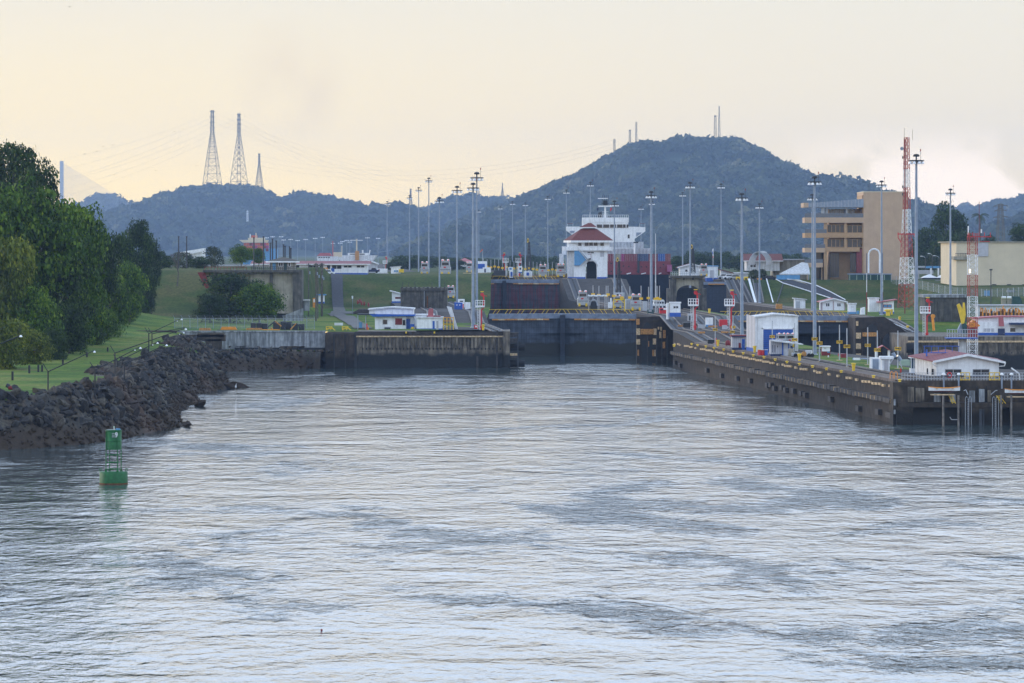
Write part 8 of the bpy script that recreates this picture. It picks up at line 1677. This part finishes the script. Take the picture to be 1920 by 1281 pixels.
def boat(px0, px1, pyt, d, label):
    x0, x1 = PX(px0, d), PX(px1, d); zt = PZ(pyt, d); L_ = x1 - x0; t_ = thing('work_boat', label, 'boat', ((x0 + x1) / 2, d, zt - .6), 'hoisted work boats')
    st_ = []
    for f in [i / 12 for i in range(13)]:
        wd = .75 * (1 - abs(2 * f - 1) ** 2.6) + .04; sh = .16 * (2 * f - 1) ** 2; xx = x0 + L_ * f; st_.append([(xx, d - wd, zt + sh), (xx, d - wd * .8, zt - .38), (xx, d, zt - .58 + .25 * (2 * f - 1) ** 4), (xx, d + wd * .8, zt - .38), (xx, d + wd, zt + sh)])
    v = [p for s_ in st_ for p in s_]; up = [(5 * i, 5 * i + 1, 5 * i + 6, 5 * i + 5) for i in range(12)] + [(5 * i + 3, 5 * i + 4, 5 * i + 9, 5 * i + 8) for i in range(12)]; lo = [(5 * i + 1, 5 * i + 2, 5 * i + 7, 5 * i + 6) for i in range(12)] + [(5 * i + 2, 5 * i + 3, 5 * i + 8, 5 * i + 7) for i in range(12)]
    mb = MB(); mb.add(v, up, M['white'], True); mb.add(v, lo, M['dkred'], True); mb.build('hull', parent=t_)
    mb = MB(); mb.path([(a[0][0], a[0][1], a[0][2]) for a in st_], .05, M['orange'], n=5); mb.path([(a[4][0], a[4][1], a[4][2]) for a in st_], .05, M['orange'], n=5); mb.build('gunwale', parent=t_)
    for f in (.25, .5, .75): MB().box(x0 + L_ * f - .15, x0 + L_ * f + .15, d - .65, d + .65, zt - .12, zt - .06, M['timber']).build('thwart', parent=t_)
    tag(MB().box(x0 + .3, x1 - .8, d - .5, d + .5, zt - 1.0, zt - .85, M['pale_lit_timber']).build('boat_cradle'), 'pale timber cradle under the %s work boat' % ('left' if px0 < 1800 else 'right'), 'cradle')
boat(1741, 1800, 727.5, 544.3, 'white and maroon work boat hung on the dock below the lifebuoy')
boat(1884, 1944, 731.5, 544.3, 'white and maroon work boat cut by the right frame edge')
for a, b_, lab in ((1779, 1792, 'yellow braced stair frame under the left boat'), (1868, 1886, 'yellow braced stair frame under the right boat')):
    mb = MB(); d = 544.6
    for q in (a, a + 6): mb.tube((PX(q, d), d, PZ(742, d)), (PX(q + (b_ - a - 6), d), d, PZ(757, d)), .05, M['yellow'], n=4)
    for f in range(5): mb.tube((PX(a + f * 1.5, d), d, PZ(743 + f * 3, d)), (PX(a + 6 + f * 1.5, d), d, PZ(743 + f * 3, d)), .04, M['yellow'], n=4)
    tag(mb.build('stair_frame'), lab, 'stair')
for k, P_ in enumerate(([(1781, 782), (1784, 787), (1797, 787)], [(1807, 733), (1811, 731), (1815, 740)], [(1858, 740), (1866, 733), (1870, 732)])):
    mb = MB(); mb.path([(PX(a, 544.3), 544.3, PZ(b_, 544.3)) for a, b_ in P_], .055, M['ltsteel'], n=5); tag(mb.build('pipe_bracket'), ['bent pale pipe bracket low beside the centre pile', 'small bent pipe under the left yellow gate', 'small bent pipe under the right yellow gate'][k], 'pipe')
mb = MB(); mb.path([(PX(1896, 550), 550, PZ(690, 550)), (PX(1911, 550), 550, PZ(701, 550)), (PX(1913, 550), 550, PZ(722, 550))], .1, M['white'], n=6); tag(mb.build('white_gangway_arm'), 'white bent gangway arm at the right edge of the dock', 'davit')
t_ = thing('warning_board', 'narrow red and yellow striped board on the dock corner wall', 'warning board', (PX(1685, 546.4), 546.4, 4)); 
for k in range(6): MB().pb(1683, 1687, 722.5 + k * 2.5, 725 + k * 2.5, 546.6, .06, M['red' if k % 2 == 0 else 'yellow'], off=-.1 - .001 * k).build('stripe', parent=t_)
# ---- cars
def car(px, pyb, d, label, m_, pick=False, rz=0, group='vehicles parked on the lock plateaus'):
    t_ = thing('parked_car', label, 'car', (PX(px, d), d, PZ(pyb, d)), group, rz); ORG[t_] = Vector((0, 0, 0)); body = [(-2.1, .35), (2.1, .35), (2.15, .85), (1.3, .98), (.9, 1.5), (-.9 if not pick else -.1, 1.5), (-1.4 if not pick else -.35, .98), (-2.15, .9)]
    MB().prism(body, -.85, .85, M[m_]).build('body', parent=t_, bevel=.06); gl = [(1.15, 1.02), (.85, 1.43), (-.8 if not pick else 0, 1.43), (-1.15 if not pick else -.2, 1.02)]
    MB().prism(gl, -.87, .87, M['glass']).build('window', parent=t_)
    for x in (-1.3, 1.3):
        for y in (-.86, .70): w_ = MB().tube((x, y, .34), (x, y + .16, .34), .34, M['tyre'], n=14).build('wheel', parent=t_)
    MB().box(2.12, 2.18, -.7, -.4, .6, .75, M['white']).build('headlight', parent=t_); MB().box(-2.18, -2.12, -.7, -.4, .65, .8, M['red']).build('tail_light', parent=t_)
for q in [(566, 516, 1143, 'white pickup parked at the left of the long office', 'white', True), (588, 516, 1143, 'white pickup with brake light between the two blue doors', 'white', True), (614, 516, 1146, 'white car half behind the orange booth', 'white', False), (698, 512, 1165, 'dark truck cab at the right end of the long office', 'navy', True), (1358, 523.5, 1197, 'first silver car right of the white and blue hall', 'ltsteel', False), (1368, 524, 1196, 'second silver car right of the white and blue hall', 'white', False), (1379, 525, 1194, 'third car of the row touching the yellow machine', 'silver', False), (1420, 524, 1200, 'grey pickup below the arched canopy', 'silver', True), (1430, 524.5, 1199, 'silver car left of the black one near the ramp top', 'silver', False), (1443, 526, 1196, 'black car at the top of the right grass slope', 'black', False)]: car(*q)
for k, (a, m_) in enumerate(((1384, 'yellow'), (1399, 'yellow'), (1424, 'orange'))): boxobj('yellow_machine', ['left yellow valve machine on the ramp top', 'right yellow valve machine on the ramp top', 'low orange machine near the black car'][k], 'machine', a - 4, a + 4, 519 + (k == 2) * 3, 527, 1192, 1.5, m_, [(a - 2, a + 2, 522, 524.5, 'black')])
boxobj('yellow_box', 'orange wooden box raised on the right wall lawn', 'box', 1455.5, 1467, 570, 579.5, 965, 2, 'timber'); t_ = thing('yellow_capstan', 'big yellow mushroom-headed capstan before the red-edged shed', 'capstan', (PX(1665, 930), 930, 8.8)); ORG[t_] = Vector((0, 0, 0)); MB().lathe((0, 0, 0), [(.5, 0), (.5, 1.0)], M['yellow'], 12).build('column', parent=t_); MB().lathe((0, 0, 1.0), [(.6, 0), (.95, .15), (.9, .4), (.5, .55)], M['yellow'], 14).build('cap', parent=t_)
# upper gate machinery clutter left of control house
boxobj('control_hut', 'white hut with large dark blue door panel behind the upper gate', 'hut', 895, 913, 490, 512, 1260, 3, 'white', [(895, 909, 495, 504, 'blue', 'door')]); boxobj('control_hut', 'small white hut with blue door left of the twin fire towers', 'hut', 955, 962, 508, 521, 1222, 2, 'white', [(957, 961, 510, 519.5, 'blue', 'door')]); boxobj('control_hut', 'white hut with small black window right of the twin fire towers', 'hut', 972, 979, 499, 512, 1240, 2, 'white', [(974, 977, 502, 506, 'black', 'window'), (972, 979, 510, 512, 'blue')]); boxobj('control_hut', 'white hut with blue window between the twin fire towers', 'hut', 953, 962, 501, 508, 1260, 2, 'white', [(955, 959.5, 502, 506, 'ltblue', 'window')])
boxobj('control_hut', 'low white machine house left of the two distant huts', 'hut', 905, 920, 501.5, 511, 1250, 2, 'white', [(908, 911, 504, 511, 'navy', 'door')]); boxobj('crane_pedestal', 'white splayed crane base with blue panel under the dark boom', 'pedestal', 982, 998, 509, 520, 1224, 3, 'white', [(987, 992, 511, 517, 'blue')])
boxobj('gate_house', 'long ochre-railed gate machinery deck behind the upper gate', 'machinery deck', 868, 919, 512, 520, 1225, 3, 'pale_lit_timber', [(868, 919, 514, 515, 'black'), (868, 919, 517, 518, 'black')]); boxobj('rope_heap', 'dark heap of equipment right of the ochre-railed deck', 'heap', 926, 948, 507, 518, 1228, 3, 'dksteel')
boxobj('water_tank', 'white horizontal tank truck body right of the long office', 'tank', 707, 726, 504, 512, 1185, 3, 'white', [(709, 712, 505, 509, 'dkred')]); boxobj('yellow_machine', 'small yellow machine beside the little white hut', 'machine', 748, 757, 505, 511, 1178, 2, 'yellow'); boxobj('white_wall', 'low white barrier right of the long office', 'barrier', 704, 728, 512.5, 516.5, 1168, 1, 'white2')
for k, (a, m_) in enumerate(((762, 'orange'), (766, 'red'), (774, 'red'), (780, 'navy'), (806, 'red'))):
    x = PX(a, 1166); t_ = thing('person', ['person in an orange vest standing left on the plateau edge', 'person in red beside the orange vest', 'person in red near the small locomotive', 'person in navy just left of the small locomotive', 'person in red right of the small locomotive'][k], 'person', (x, 1166, 15.55)); ORG[t_] = Vector((0, 0, 0))
    mb = MB(); mb.tube((-.1, 0, 0), (-.08, 0, .85), .07, M['navy'], .1, n=7); mb.tube((.1, 0, 0), (.08, 0, .85), .07, M['navy'], .1, n=7); mb.lathe((0, 0, .8), [(.16, 0), (.17, .25), (.22, .55), (.1, .68), (.06, .75)], M[m_], 10); mb.tube((-.22, 0, 1.38), (-.27, .05, .8), .055, M[m_], .04, n=6); mb.tube((.22, 0, 1.38), (.27, -.05, .8), .055, M[m_], .04, n=6); mb.lathe((0, 0, 1.52), [(.05, 0), (.1, .08), (.11, .16), (.03, .25)], M['tan'], 8); mb.build('body', parent=t_)
    MB().lathe((0, 0, 1.68), [(.125, 0), (.12, .06), (.04, .13)], M['white'], 8).build('helmet', parent=t_)
# flagpole
d = 1200; x = PX(1337, d); t_ = thing('flagpole', 'flagpole with a white, blue and red flag before the white and blue hall', 'flagpole', (x, d, 15.3)); MB().tube((x, d, 15.3), (x, d, PZ(467, d)), .08, M['white2'], n=6).build('pole', parent=t_); fl = MB(); fl.pprism([(1335.5, 467), (1338, 466), (1338.2, 484), (1336.5, 481), (1335, 474)], d, .05, M['white']); f_ = fl.build('flag', parent=t_); MB().pprism([(1335.4, 472), (1337.6, 471), (1337.8, 477), (1335.6, 477)], d - .04, .03, M['blue']).build('flag_quarter', parent=f_); MB().pb(1336, 1338, 480.5, 483.5, d - .04, .03, M['red']).build('flag_quarter', parent=f_)
# windsock
d = 1500; x = PX(905, d); t_ = thing('windsock', 'orange windsock on a thin pole left of the upper gate huts', 'windsock', (x, d, 15.3)); MB().tube((x, d, 15.3), (x, d, PZ(468, d)), .09, M['ltsteel'], n=5).build('pole', parent=t_); MB().tube((x, d, PZ(468, d)), (PX(900, d), d, PZ(473, d)), .3, M['orangered'], .15, n=8).build('sock', parent=t_)
# street lamps near the trees
for k, (px, yt, dx, d) in enumerate([(1748, 479, -7, 1300), (1761, 483, -10, 1280), (1777, 485, 10, 1270), (1735, 484, -8, 1290), (1858, 507, 0, 930), (1785, 494, 4, 1150)]):
    x = PX(px, d); t_ = thing('street_lamp', ['arched street lamp highest of the group before the dark trees', 'arched street lamp second of the group before the dark trees', 'arched street lamp facing right before the dark trees', 'arched street lamp partly behind the radio tower', 'single dark lamp pole in front of the cream hall', 'thin lamp pole beside the cream hall corner'][k], 'street lamp', (x, d, 9 if k == 4 else 15)); zt = PZ(yt, d); MB().tube((x, d, 8.8 if k == 4 else 15), (x, d, zt), .12, M['bark' if k != 4 else 'dksteel'], n=6).build('pole', parent=t_)
    if dx: mb = MB(); mb.path([(x, d, zt), (x + dx * .07, d, zt + .5), (x + dx * .16, d, zt + .6)], .08, M['ltsteel'], n=5); mb.build('arm', parent=t_)
    MB().box(x + dx * .16 - .35, x + dx * .16 + .35, d - .2, d + .2, zt + .5 if dx else zt, zt + .72 if dx else zt + .3, M['white' if k != 4 else 'dksteel']).build('lamp', parent=t_)
for k, (px, yt, yb, d) in enumerate([(1625, 512, 588, 940), (1655, 512, 588, 940)]):
    x = PX(px, d); mb = MB(); mb.tube((x, d, 8.8), (x, d, PZ(548, d)), .11, M['dkred'], n=6); mb.tube((x, d, PZ(548, d)), (x, d, PZ(yt, d)), .1, M['white2'], n=6); mb.tube((x, d, PZ(yt, d)), (x, d, PZ(475, d)), .08, M['navy'], n=6); tag(mb.build('antenna_pole'), ['slim red, white and violet pole left of the block hut', 'slim red, white and violet pole crossing the white arch'][k], 'pole')
# perimeter fence on the right embankment
t_ = thing('wire_fence', 'long grey perimeter fence curving down to the right of the green enclosure', 'fence', (PX(1740, 1100), 1100, 10)); P_ = [(1671, 530, 1188), (1700, 536, 1120), (1730, 541, 1060), (1760, 548, 1000), (1795, 553, 960), (1850, 556, 955), (1930, 552, 950)]
mb = MB(); 
for (a, y0, d0), (b_, y1_, d1) in zip(P_, P_[1:]): mb.add([(PX(a, d0), d0, PZ(y0 + 2, d0)), (PX(b_, d1), d1, PZ(y1_ + 2, d1)), (PX(b_, d1), d1, PZ(y1_ - 14, d1)), (PX(a, d0), d0, PZ(y0 - 14, d0))], [(0, 1, 2, 3)], M['mesh'])
mb.build('wire_mesh', parent=t_)
for (a, y0, d0), (b_, y1_, d1) in zip(P_, P_[1:]):
    n = max(2, int((b_ - a) / 9))
    for k in range(n): f = k / n; q, y, dd = a + (b_ - a) * f, y0 + (y1_ - y0) * f, d0 + (d1 - d0) * f; MB().tube((PX(q, dd), dd, PZ(y + 3, dd)), (PX(q, dd), dd, PZ(y - 14, dd)), .06, M['ltsteel'], n=4).build('fence_post', parent=t_)
# mound under the fence at right
mb = MB(); mb.add([(PX(1690, 1150), 1150, 9), (PX(1700, 1120), 1120, PZ(538, 1120)), (PX(1730, 1060), 1060, PZ(543, 1060)), (PX(1760, 1000), 1000, PZ(550, 1000)), (PX(1795, 960), 960, PZ(555, 960)), (PX(1940, 950), 950, PZ(556, 950)), (PX(1940, 925), 925, 8.6), (PX(1735, 925), 925, 8.6), (PX(1700, 1050), 1050, 8.7), (PX(1960, 1100), 1100, 14.6), (PX(1740, 1190), 1190, 15.2), (PX(1700, 1190), 1190, 15.2)], [(8, 7, 3, 2), (8, 2, 1, 0), (7, 6, 5, 4, 3), (4, 5, 9), (3, 4, 9), (2, 3, 9, 10), (1, 2, 10, 11), (0, 1, 11)], M['grassdark']); tag(mb.build('embankment'), kind='structure')
mb = MB(); mb.add([(PX(1752, 1195), 1195, 15.3), (PX(1790, 1195), 1195, 15.3), (PX(1808, 1050), 1050, 13.6), (PX(1775, 1020), 1020, 12.6)], [(0, 1, 2, 3)], M['road']); tag(mb.build('access_road'), kind='structure')
# =====================================================================  TREES FARTHER BACK
TR = [('large dark round tree topping the group behind the cream hall', 1780, 388, 500, 78, 1480, 'far'), ('dark tree left of the tallest one beside the radio tower', 1742, 422, 505, 66, 1440, 'far'), ('dark tree in front of the tallest one', 1772, 432, 512, 70, 1400, 'far'), ('dark tree under the palm', 1812, 430, 505, 62, 1420, 'far'), ('low dark tree at the left foot of the group', 1722, 455, 512, 44, 1380, 'far'), ('olive tree before the dark group by the street lamps', 1746, 476, 514, 44, 1330, 'farmid'), ('dusky tree right of the palm', 1850, 440, 500, 56, 1500, 'far'), ('dark tree at the right frame edge', 1918, 420, 470, 52, 1300, 'far'), ('small green tree below the arched canopy', 1413, 504, 526, 22, 1197, 'farmid'), ('second small green tree below the arched canopy', 1430, 503, 526, 22, 1196, 'farmid'), ('round green tree left of the pavilion on the plateau', 452, 461, 500, 52, 1110, 'leaf'), ('smaller green tree right of the round one by the tall post', 484, 468, 500, 30, 1130, 'leaf'), ('olive tree behind the razor wire left of the round tree', 402, 464, 508, 44, 1150, 'farmid'), ('dim green tree below the white sloped building', 345, 474, 510, 52, 1090, 'farmid'), ('low dim tree at the left end of the plateau', 305, 474, 510, 50, 1080, 'far'), ('low dim tree behind the plateau fence', 372, 482, 510, 44, 1085, 'far')]
for lab, px, yt, yb, wp, d, k in TR: tree(lab, px, yt, yb, wp, d, 15.2 if d > 1180 or px < 500 else 9, k, 'tree', 'trees beyond the locks')
for i in range(17):
    px = 738 + i * 21 + (i * 37 % 9); d = 1750 + (i * 113 % 500)
    if 1050 < px < 1262: continue
    tree('dusky low tree in the belt behind the upper locks, at the hill foot', px, 486 - (i * 29 % 10), 516, 42 + (i * 13 % 14), d, 15.2, 'far', 'tree', 'dusky tree belt at the hill foot')
for i in range(8):
    px = 1268 + i * 32 + (i * 37 % 9); d = 1600 + (i * 113 % 400); tree('dusky tree of the belt right of the ship below the big hill', px, 478 - (i * 29 % 10), 512, 46 + (i * 13 % 14), d, 15.2, 'far', 'tree', 'dusky tree belt right of the ship')
# palm
d = 1380; x = PX(1838, d); t_ = thing('palm_tree', 'royal palm with arching fronds rising above the dark trees', 'palm', (x, d, 15.2)); zt = PZ(404, d); MB().tube((x, d, 15.2), (x, d, zt), .3, M['bark'], .2, n=8).build('trunk', parent=t_)
M['frond'] = mat('palm_frond', (.03, .055, .02), .6)
for k in range(13):
    a = k * 2.4; el = .9 - (k % 4) * .35; ln = 3.4; mb = MB(); P_ = []
    for j in range(8):
        f = j / 7; r_ = ln * f * math.cos(el * (1 - f * .6)); P_.append(Vector((x + r_ * math.cos(a), d + r_ * math.sin(a), zt + ln * f * math.sin(el) - 2.3 * f * f * ln / 3)))
    for A, B in zip(P_, P_[1:]):
        mb.tube(A, B, .05, M['frond'], n=3); tdir = (B - A).normalized(); sd_ = tdir.cross(Vector((0, 0, 1))).normalized()
        for s_ in (-1, 1):
            for h_ in (0, .5): C_ = A.lerp(B, h_); mb.add([C_, C_ + tdir * .18, C_ + sd_ * s_ * .75 + tdir * .3 - Vector((0, 0, .45))], [(0, 1, 2)], M['frond'])
    mb.build('frond', parent=t_)
# birds
for k, (px, py, d) in enumerate([(130, 13, 700), (158, 289, 900), (181, 284, 900), (193, 275, 900), (211, 272, 900), (327, 247, 900), (343, 242, 900), (292, 320, 900), (368, 311, 900), (459, 219, 1200), (495, 234, 1200), (516, 266, 1200), (607, 294, 1000), (657, 322, 1000), (214, 328, 900), (745, 347, 1000)]):
    x, z = PX(px, d), PZ(py, d); mb = MB(); mb.add([(x - .55, d, z + .12), (x, d, z), (x + .55, d, z + .14), (x, d + .25, z - .03)], [(0, 1, 3), (1, 2, 3)], M['dksteel']); mb.tube((x, d - .2, z), (x, d + .35, z), .07, M['dksteel'], n=5); tag(mb.build('flying_bird'), 'tiny dark bird flying in the pale sky', 'bird', 'birds in the sky')
mb = MB(); d = PD(1183, 0); x = PX(603, d); mb.lathe((x, d, -.02), [(.05, 0), (.08, .08), (.03, .14)], M['dkred'], 8); tag(mb.build('floating_debris'), 'tiny dark speck floating in the foreground water', 'debris')
